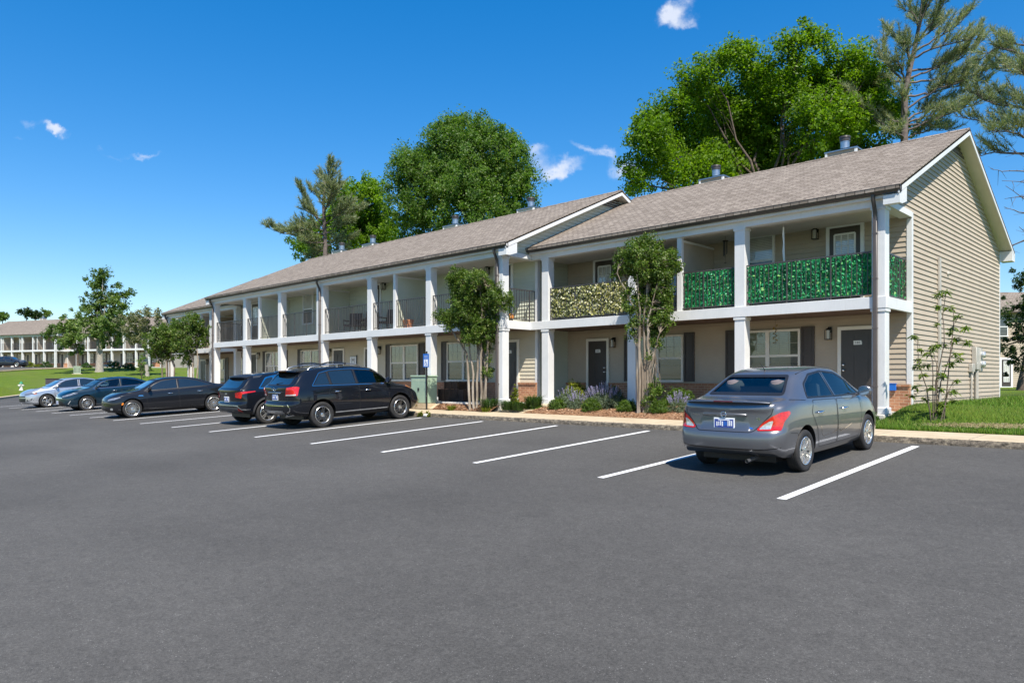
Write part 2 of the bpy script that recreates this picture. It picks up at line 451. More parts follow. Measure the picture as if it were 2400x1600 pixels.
    # --- window panes: dark glass over closed blinds, green and blue reflections painted in
    def pane(name, a, b, sl=.05, rough=.04):
        t = NT(name); p = t.pos(); s = t.sep(p)
        f = t.math('FRACT', t.math('MULTIPLY', s[2], 1 / sl))
        n = t.noise(1.6, 3, .5, p)
        c = t.ramp(f, [(.0, a), (.62, b), (.80, b), (.95, tuple(x * .35 for x in a))])
        c = t.mix(1.0, c, t.ramp(n, [(.3, .65), (.7, 1.25)]), 'MULTIPLY')
        t.set(Base_Color=c, Roughness=rough, Coat_Weight=1.0, Coat_Roughness=.01); t.b.inputs['Specular IOR Level'].default_value = .8; M[name] = t.mat
    pane('pane_upper', (.095, .115, .082), (.15, .175, .125)); pane('pane_lower', (.045, .047, .042), (.07, .07, .062), .3, .25)  # green of pane_upper is a grass reflection put into the base colour
    pane('pane_blind', (.36, .37, .34), (.56, .57, .54), .045); pane('pane_dark', (.02, .025, .03), (.035, .04, .05), .4)
    pane('pane_blue', (.05, .16, .27), (.08, .22, .34), .5)  # blue sky reflection painted as the pane's own colour
    M['muntin'] = plain('muntin', (.34, .36, .30), .5, var=.05)
    # --- foliage
    def leaf(name, stops, trans=.42, rough=.5, nscale=.35):
        t = NT(name); g = t.new('ShaderNodeNewGeometry'); p = g.outputs['Position']
        c = t.ramp(g.outputs['Random Per Island'], stops)
        n = t.noise(nscale, 3, .6, p)
        c = t.mix(1.0, c, t.ramp(n, [(.34, (.66, .72, .62)), (.66, (1.22, 1.16, 1.1))]), 'MULTIPLY')
        t.set(Base_Color=c, Roughness=rough); t.b.inputs['Specular IOR Level'].default_value = .4
        tr = t.new('ShaderNodeBsdfTranslucent'); ct_ = t.mix(1.0, c, (1.25, 1.35, .55), 'MULTIPLY'); t.link(ct_, tr.inputs[0])
        ms = t.new('ShaderNodeMixShader'); ms.inputs[0].default_value = trans
        t.link(t.b.outputs[0], ms.inputs[1]); t.link(tr.outputs[0], ms.inputs[2])
        t.link(ms.outputs[0], t.n['Material Output'].inputs[0]); M[name] = t.mat
    leaf('leaf_bright', [(0, (.085, .175, .006)), (.5, (.135, .25, .009)), (1, (.205, .325, .018))], .56)
    leaf('leaf_deep', [(0, (.062, .140, .018)), (.5, (.105, .205, .028)), (.9, (.17, .265, .06)), (1, (.31, .36, .20))], .54)
    leaf('leaf_dark', [(0, (.018, .042, .012)), (.6, (.032, .068, .018)), (1, (.06, .10, .03))])
    leaf('leaf_willow', [(0, (.12, .14, .075)), (.5, (.17, .19, .10)), (1, (.27, .25, .17))])
    leaf('leaf_hill', [(0, (.080, .140, .030)), (.5, (.120, .200, .042)), (1, (.20, .27, .075))], .4)
    leaf('leaf_myrtle', [(0, (.045, .095, .010)), (.5, (.085, .160, .018)), (.85, (.15, .22, .035)), (1, (.27, .29, .12))], .4, nscale=2.5)
    leaf('leaf_box', [(0, (.040, .085, .008)), (.6, (.085, .16, .014)), (1, (.16, .235, .03))], nscale=6)
    leaf('leaf_yellow', [(0, (.10, .14, .010)), (.6, (.20, .235, .016)), (1, (.32, .33, .04))], nscale=6)
    leaf('leaf_bush', [(0, (.030, .075, .016)), (.6, (.050, .11, .022)), (1, (.09, .16, .03))], nscale=6)
    leaf('leaf_grey', [(0, (.11, .155, .10)), (.6, (.17, .225, .155)), (1, (.24, .29, .21))], nscale=6)
    leaf('leaf_sapling', [(0, (.060, .125, .016)), (.5, (.12, .20, .028)), (1, (.23, .28, .07))], nscale=3)
    leaf('leaf_fake', [(0, (.012, .15, .080)), (.35, (.022, .31, .155)), (.75, (.055, .47, .22)), (.93, (.14, .60, .22)), (1, (.42, .74, .26))], .4, .45, 3)
    leaf('leaf_cream', [(0, (.07, .08, .015)), (.22, (.16, .16, .05)), (.45, (.36, .36, .09)), (.74, (.60, .585, .36)), (1, (.80, .77, .66))], .3, .5, 4)
    leaf('flower_purple', [(0, (.22, .20, .40)), (.6, (.36, .33, .58)), (1, (.52, .50, .70))], .2, .6, 6)
    leaf('leaf_orange', [(0, (.20, .11, .02)), (1, (.36, .26, .05))], .2, .6, 6)
    leaf('needle', [(0, (.15, .195, .125)), (.5, (.225, .28, .165)), (.85, (.31, .335, .19)), (1, (.40, .35, .22))], .35, .5, .5)
    M['bark'] = plain('bark', (.105, .078, .06), .9, var=.5, scale=7, bump=.6, bscale=20)
    M['bark_grey'] = plain('bark_grey', (.30, .27, .235), .9, var=.3, scale=6, bump=.4, bscale=18)
    M['bark_pine'] = plain('bark_pine', (.125, .10, .09), .9, var=.4, scale=6, bump=.6, bscale=14)
    t = NT('bark_myrtle'); n = t.noise(5, 5, .6, None, (1, 1, .25)); n2 = t.noise(24, 4, .7, None, (1, 1, .3))
    c = t.ramp(n, [(.30, (.105, .078, .055)), (.48, (.205, .165, .122)), (.70, (.38, .33, .265))])
    c = t.mix(.4, c, t.ramp(n2, [(.3, .3), (.7, .7)]), 'OVERLAY'); t.set(Base_Color=c, Roughness=.8); M['bark_myrtle'] = t.mat
    M['stem'] = plain('green_stem', (.11, .105, .045), .7)
    # --- cars
    def paint(name, c, metal=.0, rough=.28, flake=0.):
        t = NT(name); t.set(Base_Color=c, Metallic=metal, Roughness=rough, Coat_Weight=1.0, Coat_Roughness=.015); t.b.inputs['Specular IOR Level'].default_value = .5 if metal > .2 else .08
        n = t.noise(2.2, 3, .5); t.set(Roughness=t.ramp(n, [(.3, rough * .9), (.7, min(1, rough * 1.15))]))
        d = t.noise(1.5, 5, .7); t.b.inputs['Coat Roughness'].default_value = .02
        dust = t.ramp(d, [(.5, 0), (.85, .006 if metal < .1 else .05)]); t.set(Base_Color=t.mix(dust, c, (.25, .23, .21))); M[name] = t.mat
    paint('paint_grey', (.185, .187, .200), .72, .34); paint('paint_black', (.0065, .0080, .012), 0, .3); paint('paint_black_warm', (.010, .011, .014), 0, .3)
    paint('paint_silver', (.56, .58, .61), .7, .30); paint('paint_teal', (.003, .022, .040), .3, .3); paint('paint_navy', (.012, .018, .030), .3, .3)
    M['car_glass'] = plain('tinted_glass', (.010, .017, .022), .02, var=.1, spec=1.0, coat=1.0)
    t = NT('clear_glass'); fr = t.new('ShaderNodeFresnel'); fr.inputs[0].default_value = 1.62
    gl = t.new('ShaderNodeBsdfGlossy'); gl.inputs['Roughness'].default_value = .02; tp = t.new('ShaderNodeBsdfTransparent'); tp.inputs[0].default_value = (.52, .66, .64, 1)
    ms = t.new('ShaderNodeMixShader'); t.link(t.math('ADD', t.math('MULTIPLY', fr.outputs[0], 1.1), .04), ms.inputs[0]); t.link(tp.outputs[0], ms.inputs[1]); t.link(gl.outputs[0], ms.inputs[2])
    t.link(ms.outputs[0], t.n['Material Output'].inputs[0]); M['clear_glass'] = t.mat
    M['rubber'] = plain('tyre_rubber', (.020, .019, .019), .75, var=.3, scale=14)
    M['black_trim'] = plain('black_plastic', (.013, .013, .014), .42, var=.1)
    M['cladding'] = plain('grey_cladding', (.055, .055, .058), .6, var=.1)
    M['alloy'] = plain('alloy_silver', (.62, .61, .58), .24, .85, var=.06, scale=20)
    M['alloy_dark'] = plain('alloy_dark', (.12, .12, .125), .3, .8, var=.1, scale=20)
    M['red_lens'] = plain('red_lens', (.52, .012, .008), .08, var=.28, scale=24, coat=1.0)
    M['dark_red_lens'] = plain('dark_red_lens', (.10, .006, .006), .1, var=.1, coat=1.0)
    M['clear_lens'] = plain('clear_lens', (.55, .56, .56), .1, .35, var=.3, scale=26, coat=1.0)
    M['amber_lens'] = plain('amber_lens', (.72, .20, .02), .1, var=.15, coat=1.0)
    M['headlamp'] = plain('headlamp_lens', (.34, .35, .36), .08, .55, var=.5, scale=12, coat=1.0)
    M['interior'] = plain('car_interior', (.035, .034, .034), .8, var=.2)
    M['seat'] = plain('seat_fabric', (.15, .125, .13), .9, var=.15)
    M['plate_blue'] = plain('plate_blue', (.045, .075, .30), .4, var=.25, scale=40)
    M['blue'] = plain('sign_blue', (.012, .13, .50), .4, var=.06)
    M['sign_white'] = plain('sign_white', (.78, .80, .82), .4, var=.03)
    M['cabinet_green'] = plain('cabinet_green', (.30, .41, .30), .5, var=.07, scale=2)
    M['pedestal_green'] = plain('pedestal_green', (.36, .44, .33), .5, var=.08)
    M['hydrant_white'] = plain('hydrant_white', (.66, .63, .58), .5); M['hydrant_green'] = plain('hydrant_green', (.02, .22, .12), .45)
    M['dark_box'] = plain('dark_board', (.060, .048, .058), .6, var=.12)
    M['crate_wood'] = plain('crate_wood', (.060, .036, .024), .75, var=.45, scale=4, bump=.2)
    M['terracotta'] = plain('terracotta', (.46, .17, .07), .7, var=.1)
    M['plastic_white'] = plain('plastic_white', (.70, .68, .62), .5)
    M['orange'] = plain('orange_glaze', (.60, .24, .06), .4)
    M['meter'] = plain('meter_grey', (.40, .375, .33), .5, var=.06); M['dark_wicker'] = plain('dark_wicker', (.035, .026, .026), .7, var=.3)
mk_materials()
# ---------------------------------------------------------------- surveyed positions: photo pixel + distance -> place
import numpy as np
FWD = Vector((-sin(YAW), cos(YAW), 0)); RGT = Vector((cos(YAW), sin(YAW), 0)); CAMV = Vector(CAM); FPX = 1701.84
def at(u, v, D): return CAMV + FWD * D + RGT * ((u - 1200) / FPX * D) + Vector((0, 0, (885.08 - v) / FPX * D))
def at_y(u, y, z):
    """the point on the line of sight of column u that lies on the plane y"""
    d = FWD + RGT * ((u - 1200) / FPX); t = (y - CAM[1]) / d.y
    return Vector((CAM[0] + d.x * t, y, z)), t
def depth(p): return (Vector(p) - CAMV).dot(FWD)
# ---------------------------------------------------------------- ground
def sstep(a, b, x):
    t = max(0, min(1, (x - a) / (b - a))); return t * t * (3 - 2 * t)
def lot_z(x, y): return -.2116 + .0028 * x + .0528 * y
car_z = lot_z
KY = -2.95
def hill_z(x, y):
    s = (x + 57) * -.80 + (y + 5) * .60
    return -.56 + 2.78 * sstep(0, 52, s)
def in_lot(x, y):
    return y < KY and (x + 55.7) * .47 + (y + 6.2) * .88 < 0 or (y < KY and x > -40)
def right_z(y): return -.225 + .365 * sstep(-1.6, 2.2, y)
def ground_z(x, y):
    n = .035 * sin(x * .35 + 1) * cos(y * .31) + .02 * sin(x * .9 + y * .7)
    if in_lot(x, y): return lot_z(x, y) - .25
    zb = right_z(y) if x > -.01 else (.10 if y > 11.4 else -.45)
    if x > -.01: n *= sstep(-1.5, 3, y)
    if y < -1.615 and x > -60: return lot_z(x, y) - .1
    if x < -41.9: zb = -.20
    k = sstep(-58, -44, x); return (hill_z(x, y) + n) * (1 - k) + (zb + n) * k
def setting():
    xs = sorted(set([-230, -200, -180] + list(range(-165, -40)) + [-41.95, -41.85] + [-40 + 2 * i for i in range(20)] + [-.015, -.005] + [.5 * i for i in range(1, 30)] + [15 + 3 * i for i in range(1, 28)]))
    ys = sorted(set([-80, -60, -40, -30] + [-24 + i for i in range(21)] + [-2.96, -2.94, -1.625, -1.605] + [-1.2 + .4 * i for i in range(12)] + list(range(4, 12)) + [11.35, 11.45] + list(range(13, 75, 2)) + [80, 90, 105, 130, 170, 240]))
    V = [(x, y, ground_z(x, y)) for x in xs for y in ys]; ny = len(ys)
    F = [(i * ny + j, (i + 1) * ny + j, (i + 1) * ny + j + 1, i * ny + j + 1) for i in range(len(xs) - 1) for j in range(ny - 1)]
    m = MB(); m.add(V, F, 0, True); tag(m.build('lawn', M['grass_ground'], fix=False), kind='structure')
    # the far horizon sheet
    m = MB(); m.quad((-3000, -3000, -2.2), (3000, -3000, -2.2), (3000, 3000, -2.2), (-3000, 3000, -2.2)); tag(m.build('ground', M['grass_ground']), kind='structure')
    # car park
    P = [(75, KY), (75, -75), (-12, -75), (-12, -29.5), (-40, -14.6), (-55.7, -6.2), (-59.5, -4.2), (-61.9, KY)]
    m = MB(); m.poly([(x, y, lot_z(x, y)) for x, y in P][::-1]); tag(m.build('parking_lot', M['asphalt']), kind='structure')
    for i in range(17):
        x = 1.527 - 2.758 * i; q = [(x - .06, -8.655), (x + .06, -8.655), (x + .06, -3.293), (x - .06, -3.293)]
        m = MB(); m.poly([(a, b, lot_z(a, b) + .004) for a, b in q]); tag(m.build('parking_line', M['line']), kind='structure')
    # kerb with a worn front, and the pavement behind it
    rnd = random.Random(4); m = MB(); x = -62.0; rows = []
    while x < 75:
        near = -16 < x < 14; j = .018 if near else 0
        z = lot_z(x, KY); r = lambda k=1: (rnd.random() - .5) * j * k
        rows.append([(x, KY - .012 + r(), z - .03), (x, KY - .006 + r(1.6), z + .045 + r()), (x, KY + .004 + r(1.2), z + .085 + r(.6)), (x, KY + .022 + r(.5), z + .112 + r(.3)), (x, KY + .05, z + .122), (x, KY + .16, z + .124)])
        x += .07 if near else 1.0
    vs = [p for r_ in rows for p in r_]; fs = []; ms = []
    for i in range(len(rows) - 1):
        for k in range(5): m.add([rows[i][k], rows[i + 1][k], rows[i + 1][k + 1], rows[i][k + 1]], [(0, 1, 2, 3)], 0 if k < 3 else 1, k >= 3)
    tag(m.build('kerb', [M['kerb'], M['concrete']], fix=False), kind='structure')
    m = MB(); X = [-62 + 2 * i for i in range(69)]
    for a, b in zip(X[:-1], X[1:]):
        m.quad((a, KY + .155, lot_z(a, KY) + .1245), (b, KY + .155, lot_z(b, KY) + .1245), (b, -1.60, -.225 + .0028 * b * .5), (a, -1.60, -.225 + .0028 * a * .5))
    tag(m.build('sidewalk', M['concrete']), kind='structure')
    # planting beds with bark mulch
    def bed(name, x0, x1, prof, mat, amp=.02, seed=1, nx=.12, ny=12):
        rn = random.Random(seed); n = max(2, int((x1 - x0) / nx)); V = []; F = []
        for i in range(n + 1):
            for k in range(ny + 1):
                t = k / ny; y = prof[0][0] + (prof[1][0] - prof[0][0]) * t; z = prof[0][1] + (prof[1][1] - prof[0][1]) * t
                V.append((x0 + (x1 - x0) * i / n, y, z + sin(t * pi) * .035 + rn.uniform(-amp, amp) * (1 if 0 < k else .4)))
        for i in range(n):
            for k in range(ny): q = i * (ny + 1) + k; F.append((q, q + ny + 1, q + ny + 2, q + 1))
        mm = MB(); mm.add(V, F, 0, True); return tag(mm.build(name, mat, fix=False), kind='structure')
    bed('mulch_bed', -9.55, -.55, ((-1.61, -.235), (-.10, -.045)), M['mulch']); bed('mulch_bed', -13.55, -10.75, ((-1.80, -.235), (-1.37, -.055)), M['mulch'], .012, 2)
    bed('mulch_bed', -32.4, -14.6, ((-1.80, -.25), (-1.37, -.055)), M['mulch'], .012, 3); bed('mulch_bed', -9.2, -4.6, ((-.13, .012), (1.45, .03)), M['mulch'], .008, 4)
    bed('mulch_bed', -46, -32.4, ((-1.61, -.28), (-.10, -.20)), M['mulch'], .012, 5)
    m = MB()
    for x0, x1, y1, ya in ((-10.75, -9.55, -.11, -1.605), (-14.6, -13.55, -1.39, -1.805)):
        m.quad((x0, ya, -.232), (x1, ya, -.232), (x1, y1, -.012), (x0, y1, -.012))
    tag(m.build('walkway', M['concrete']), kind='structure')
    m = MB(); m.quad((-32.4, -1.605, -.256), (-10.75, -1.605, -.243), (-10.75, -1.80, -.235), (-32.4, -1.80, -.247)); tag(m.build('path_edge', M['concrete']), kind='structure')
    # chips on the nearest bed
    r = random.Random(8); m = MB()
    for _ in range(5200):
        x = r.uniform(-9.5, -.6) if r.random() < .8 else r.uniform(-13.5, -10.8); t = r.random()
        y, z = (-1.6 + 1.5 * t, -.235 + .19 * t + sin(t * pi) * .035 + .012) if x > -9.6 else (-1.8 + .43 * t, -.235 + .18 * t + sin(t * pi) * .035 + .012)
        a = r.uniform(0, 6.28); l = r.uniform(.015, .05); w = l * r.uniform(.25, .5); tz = r.uniform(-.4, .4)
        dx, dy = cos(a) * l, sin(a) * l; ex, ey = -sin(a) * w, cos(a) * w
        m.add([(x - dx, y - dy, z - l * tz), (x + ex, y + ey, z + .006), (x + dx, y + dy, z + l * tz), (x - ex, y - ey, z)], [(0, 1, 2, 3)])
    tag(m.build('bark_chips', M['chip'], fix=False), kind='stuff')
    # upper drive and its pale kerb, across the hill
    far = [at(-60, 893, 80), at(0, 879, 84), at(69, 870, 88), at(160, 863.5, 92), at(150, 861, 96), at(66, 862, 101), at(0, 864, 104), at(-90, 868, 104)]
    n = 8; m = MB(); A = [far[0], far[1], far[2], far[3]]; Bq = [far[7], far[6], far[5], far[4]]
    for i in range(3):
        for k in range(n):
            pts = []
            for (s_, t_) in ((i, k / n), (i + 1, k / n), (i + 1, (k + 1) / n), (i, (k + 1) / n)):
                p = A[s_].lerp(Bq[s_], t_); pts.append((p.x, p.y, ground_z(p.x, p.y) + .06))
            m.poly(pts)
    tag(m.build('upper_drive', M['asphalt']), kind='structure')
    m = MB()
    for i in range(3):
        for k in range(6):
            a = A[i].lerp(A[i + 1], k / 6); b = A[i].lerp(A[i + 1], (k + 1) / 6)
            for q in (a, b): q.z = ground_z(q.x, q.y) + .06
            n_ = Vector((b.y - a.y, a.x - b.x, 0)).normalized() * .15
            m.add([a - n_, b - n_, b + n_, a + n_] + [p + Vector((0, 0, .12)) for p in (a - n_, b - n_, b + n_, a + n_)], [(4, 5, 6, 7), (0, 1, 5, 4), (2, 3, 7, 6), (1, 2, 6, 5), (3, 0, 4, 7)])
    L_ = [(-12.0, -29.5), (-40, -14.6), (-55.7, -6.2), (-59.5, -4.2), (-62.2, KY)]
    for (a, b) in zip(L_[:-1], L_[1:]):
        n_ = Vector((b[1] - a[1], a[0] - b[0], 0)).normalized() * .18; a3, b3 = Vector((*a, lot_z(*a) - .02)), Vector((*b, lot_z(*b) - .02)); h = Vector((0, 0, .17))
        m.add([a3 - n_, b3 - n_, b3 + n_, a3 + n_] + [p + h for p in (a3 - n_, b3 - n_, b3 + n_, a3 + n_)], [(4, 5, 6, 7), (0, 1, 5, 4), (2, 3, 7, 6), (1, 2, 6, 5), (3, 0, 4, 7)])
    tag(m.build('far_kerb', M['concrete']), kind='structure')
    # straw-coloured worn patch in the right lawn
    r = random.Random(3); m = MB()
    for _ in range(2600):
        t = r.random(); c = at_y(2215 + 190 * t, -.75 + .25 * t, 0)[0]; x, y = c.x + r.gauss(0, .22), c.y + r.gauss(0, .10); z = ground_z(x, y) + .03
        a = r.uniform(0, 6.28); l = r.uniform(.03, .08)
        m.add([(x - cos(a) * l, y - sin(a) * l, z), (x + .006, y, z + .02), (x + cos(a) * l, y + sin(a) * l, z + .01), (x - .006, y, z + .012)], [(0, 1, 2, 3)])
    tag(m.build('straw', M['straw'], fix=False), kind='stuff')
    # grass blades on the right lawn
    rs = np.random.RandomState(5); N = 42000
    x = .03 + 7.5 * rs.rand(N) ** 1.2; y = -1.58 + 15 * rs.rand(N) ** 2.2; x = np.where(rs.rand(N) < .06, -.55 + .6 * rs.rand(N), x)
    bx = rs.rand(N) < .05; x = np.where(bx, -.6 + .62 * rs.rand(N), x); y = np.where(x < .03, -1.58 + 1.2 * rs.rand(N), y)
    z = np.array([right_z(b) if a > 0 else -.225 + .1 * (b + 1.6) for a, b in zip(x, y)])
    h = (.045 + .055 * rs.rand(N)); w = .004 + .004 * rs.rand(N); a = rs.rand(N) * 6.283; lx, ly = rs.randn(N) * .028, rs.randn(N) * .028
    v = np.zeros((N, 4, 3)); ca, sa = np.cos(a) * w, np.sin(a) * w
    v[:, 0] = np.stack([x - ca, y - sa, z - .01], 1); v[:, 1] = np.stack([x + ca, y + sa, z - .01], 1)
    v[:, 2] = np.stack([x + lx + ca * .2, y + ly + sa * .2, z + h], 1); v[:, 3] = np.stack([x + lx - ca * .2, y + ly - sa * .2, z + h], 1)
    tag(quads('grass', v, M['blade']), kind='stuff')
def quads(name, v, mats, parent=None, off=None, mi=None):
    """(N,4,3) array of separate little faces -> one mesh"""
    N = len(v); v = v.reshape(-1, 3).astype(np.float32)
    if off is not None: v = v - np.array(off, dtype=np.float32)
    me = bpy.data.meshes.new(name); me.vertices.add(N * 4); me.vertices.foreach_set('co', v.ravel())
    me.loops.add(N * 4); me.loops.foreach_set('vertex_index', np.arange(N * 4, dtype=np.int32))
    me.polygons.add(N); me.polygons.foreach_set('loop_start', np.arange(0, N * 4, 4, dtype=np.int32))
    for m_ in (mats if isinstance(mats, (list, tuple)) else [mats]): me.materials.append(m_)
    if mi is not None: me.polygons.foreach_set('material_index', mi.astype(np.int32))
    me.update(calc_edges=True); me.validate()
    o = bpy.data.objects.new(name, me); COL.objects.link(o)
    if parent: o.parent = parent
    return o
setting()
# ---------------------------------------------------------------- apartment blocks
ZB, ZT, ZU = 2.3585, 2.6186, 4.625      # balcony band bottom / top, underside of the upper beam
CW = 0.281; PD = 1.961                  # column width, porch depth
def laps(mb, z0, z1, seg, h=.125, out=.024, m=0):
    """horizontal lap boards; seg(z) -> list of ((x,y) start, (x,y) end, (nx,ny)) or None"""
    z = z0
    while z < z1 - .01:
        zt_ = min(z + h, z1); A, B = seg(z), seg(zt_)
        if A and B:
            for (a, b, n), (c, d, _) in zip(A, B):
                o = out; p = (a[0] + n[0] * o, a[1] + n[1] * o); q = (b[0] + n[0] * o, b[1] + n[1] * o)
                e = .002
                mb.add([(p[0], p[1], z), (q[0], q[1], z), (d[0] + n[0] * e, d[1] + n[1] * e, zt_), (c[0] + n[0] * e, c[1] + n[1] * e, zt_)], [(0, 1, 2, 3)], m)
                mb.add([(p[0], p[1], z), (q[0], q[1], z), (b[0], b[1], z), (a[0], a[1], z)], [(0, 3, 2, 1)], m)
        z += h
class Block:
    def __init__(s, name, label, group, loc=(0, 0, 0), rz=0, local=False):
        s.root = empty(name, loc, (0, 0, rz), label, 'apartment building', group)
        s.off = None if local else loc
    def b(s, mb, name, mats, parent=None, **k): return mb.build(name, mats, parent or s.root, s.off, **k)
    def column(s, x, yf, z0, z1, plinth=True, w=CW):
        m = MB(); m.bbox(x - w, x, yf, yf + w, z0, z1, .006)
        for dz in (.05,): m.box(x - w - .02, x + .02, yf - .02, yf + w + .02, z1 - .07, z1 - .004)
        if plinth: m.bbox(x - w - .035, x + .035, yf - .035, yf + w + .035, z0 + .001, z0 + .15, .012)
        s.b(m, 'column', M['white'])
    def window(s, x0, x1, z0, z1, y, double=True, mats=('pane_upper', 'pane_lower'), grid=True, frame='trim'):
        m = MB(); f = .055; d0, d1 = y - .075, y - .0
        m.box(x0, x1, d0, d1, z1 - f, z1); m.box(x0 - .02, x1 + .02, d0 - .025, d1, z0 - .02, z0 + f * .8)
        m.box(x0, x0 + f, d0, d1, z0 + f * .8, z1 - f); m.box(x1 - f, x1, d0, d1, z0 + f * .8, z1 - f)
        xm = (x0 + x1) / 2; zm = z0 + (z1 - z0) * .5
        parts = [(x0 + f, x1 - f)]
        if double: m.box(xm - .055, xm + .055, d0 + .004, d1, z0 + f * .8, z1 - f); parts = [(x0 + f, xm - .055), (xm + .055, x1 - f)]
        for a, b in parts: m.box(a, b, y - .060, y - .008, zm - .03, zm + .03)
        w = s.b(m, 'window', M[frame])
        for a, b in parts:
            for lo, hi, k, dy in ((zm + .03, z1 - f, 0, .045), (z0 + f * .8, zm - .03, 1, .030)):
                p = MB(); p.quad((a, y - dy, lo), (b, y - dy, lo), (b, y - dy, hi), (a, y - dy, hi), 0)
                if grid and k == 0:
                    for i in (1, 2): xx = a + (b - a) * i / 3; p.box(xx - .005, xx + .005, y - dy - .004, y - dy, lo, hi, 1)
                    zz = (lo + hi) / 2; p.box(a, b, y - dy - .003, y - dy, zz - .005, zz + .005, 1)
                s.b(p, 'pane', [M[mats[k]], M['muntin']], w)
        return w
    def shutter(s, x0, x1, z0, z1, y):
        m = MB(); d = y - .045; f = .045; zm = (z0 + z1) / 2
        m.box(x0, x0 + f, d, y, z0, z1); m.box(x1 - f, x1, d, y, z0, z1)
        for a, b in ((z0, z0 + .07), (zm - .04, zm + .04), (z1 - .07, z1)): m.box(x0 + f, x1 - f, d + .002, y, a, b)
        for a, b in ((z0 + .07, zm - .04), (zm + .04, z1 - .07)): m.box(x0 + f + .02, x1 - f - .02, d + .012, y, a + .03, b - .03); m.box(x0 + f, x1 - f, d + .022, y, a, b)
        s.b(m, 'shutter', M['shutter'])
    def lamp(s, x, y, zt_):
        m = MB(); z = zt_
        m.bbox(x - .05, x + .05, y - .03, y, z - .15, z + .0, .008); m.tube([(x, y - .03, z - .05), (x, y - .09, z - .01), (x, y - .12, z - .045)], .012, 6)
        m.lathe([(.004, 0), (.045, -.03), (.075, -.06), (.075, -.068)], (x, y - .12, z - .02), 'z', 8)
        for ax in (-1, 1):
            for ay in (-1, 1): m.box(x + ax * .064 - .006, x + ax * .064 + .006, y - .12 + ay * .064 - .006, y - .12 + ay * .064 + .006, z - .32, z - .08)
        m.box(x - .07, x + .07, y - .19, y - .05, z - .335, z - .32)
        g = MB(); g.lathe([(.05, -.09), (.05, -.31)], (x, y - .12, z), 'z', 10)
        o = s.b(m, 'wall_lamp', M['black_metal']); s.b(g, 'lamp_glass', M['lampglass'], o)
    def door(s, xc, y, z0, lite=False, num=None, hinge=1, trim='trim'):
        w = .76; h = 2.02; m = MB(); y0 = y - .035
        m.box(xc - w / 2, xc + w / 2, y0, y, z0, z0 + h)
        if not lite:
            for (a, b) in ((.12, .62), (.74, 1.40), (1.52, 1.88)):
                for sx in (-1, 1):
                    c = xc + sx * .175; m.box(c - .115, c + .115, y0 - .006, y0, z0 + a, z0 + b); m.box(c - .09, c + .09, y0 - .011, y0 - .006, z0 + a + .03, z0 + b - .03)
        d = s.b(m, 'door', M['door'])
        t = MB(); k = .085
        for sx in (-1, 1): t.box(xc + sx * (w / 2 + k / 2) - k / 2, xc + sx * (w / 2 + k / 2) + k / 2, y - .055, y, z0, z0 + h + k)
        t.box(xc - w / 2, xc + w / 2, y - .053, y, z0 + h, z0 + h + k); s.b(t, 'door_trim', M[trim], d)
        hx = xc - hinge * (w / 2 - .07); k = MB()
        for zz in (1.0, 1.14): k.lathe([(.026, 0), (.026, -.012), (.012, -.02), (.012, -.035), (.028, -.042), (.030, -.062), (.018, -.075), (.001, -.078)], (hx, y0, z0 + zz), 'y', 14)
        s.b(k, 'handle', M['chrome'], d)
        if lite:
            g = MB(); a, b, lo, hi = xc - .25, xc + .25, z0 + .92, z0 + 1.84
            g.quad((a, y0 - .008, lo), (b, y0 - .008, lo), (b, y0 - .008, hi), (a, y0 - .008, hi), 0)
            for i in range(4): xx = a + (b - a) * i / 3; e = .022 if i in (0, 3) else .009; g.box(xx - e, xx + e, y0 - .02, y0 - .008, lo, hi, 1)
            for i in range(4): zz = lo + (hi - lo) * i / 3; e = .022 if i in (0, 3) else .009; g.box(a, b, y0 - .019, y0 - .008, zz - e, zz + e, 1)
            s.b(g, 'pane', [M['pane_blind'], M['wtrim']], d)
        if num is not None:
            p = MB(); px, pz = xc + .03, z0 + 1.69
            p.prism([(px - .10, pz - .05), (px + .10, pz - .05), (px + .10, pz + .03), (px + .085, pz + .03), (px + .085, pz + .055), (px - .10, pz + .055)], 'y', y0 - .022, y0 - .001, 0)
            if num: text_geo(num, .058, p, lambda u, v: (px - .01 + u, y0 - .0235, pz + v), 1); s.b(p, 'number_plate', [M['plate'], M['letter']], d)
    def railing(s, x0, x1, y, zb, yd=None, step=.115):
        m = MB(); n = max(2, int(round((x1 - x0) / step))) if yd is None else max(2, int(round((yd - y) / step)))
        def P(t): return (x0 + (x1 - x0) * t, y) if yd is None else (x0, y + (yd - y) * t)
        a, b = P(0), P(1); hx = (.0, .016) if yd is None else (.016, .0)
        m.obox(((a[0] + b[0]) / 2, (a[1] + b[1]) / 2, zb + 1.03), ((b[0] - a[0]) / 2, (b[1] - a[1]) / 2, 0), (hx[0], hx[1], 0), (0, 0, .016))
        m.obox(((a[0] + b[0]) / 2, (a[1] + b[1]) / 2, zb + .07), ((b[0] - a[0]) / 2, (b[1] - a[1]) / 2, 0), (hx[0] * .8, hx[1] * .8, 0), (0, 0, .013))
        for i in range(n + 1):
            p = P(i / n); e = .008 if i % 9 else .015
            m.box(p[0] - e, p[0] + e, p[1] - e, p[1] + e, zb + .0 if i % 9 == 0 else zb + .08, zb + 1.02)
        s.b(m, 'railing', M['rail'])
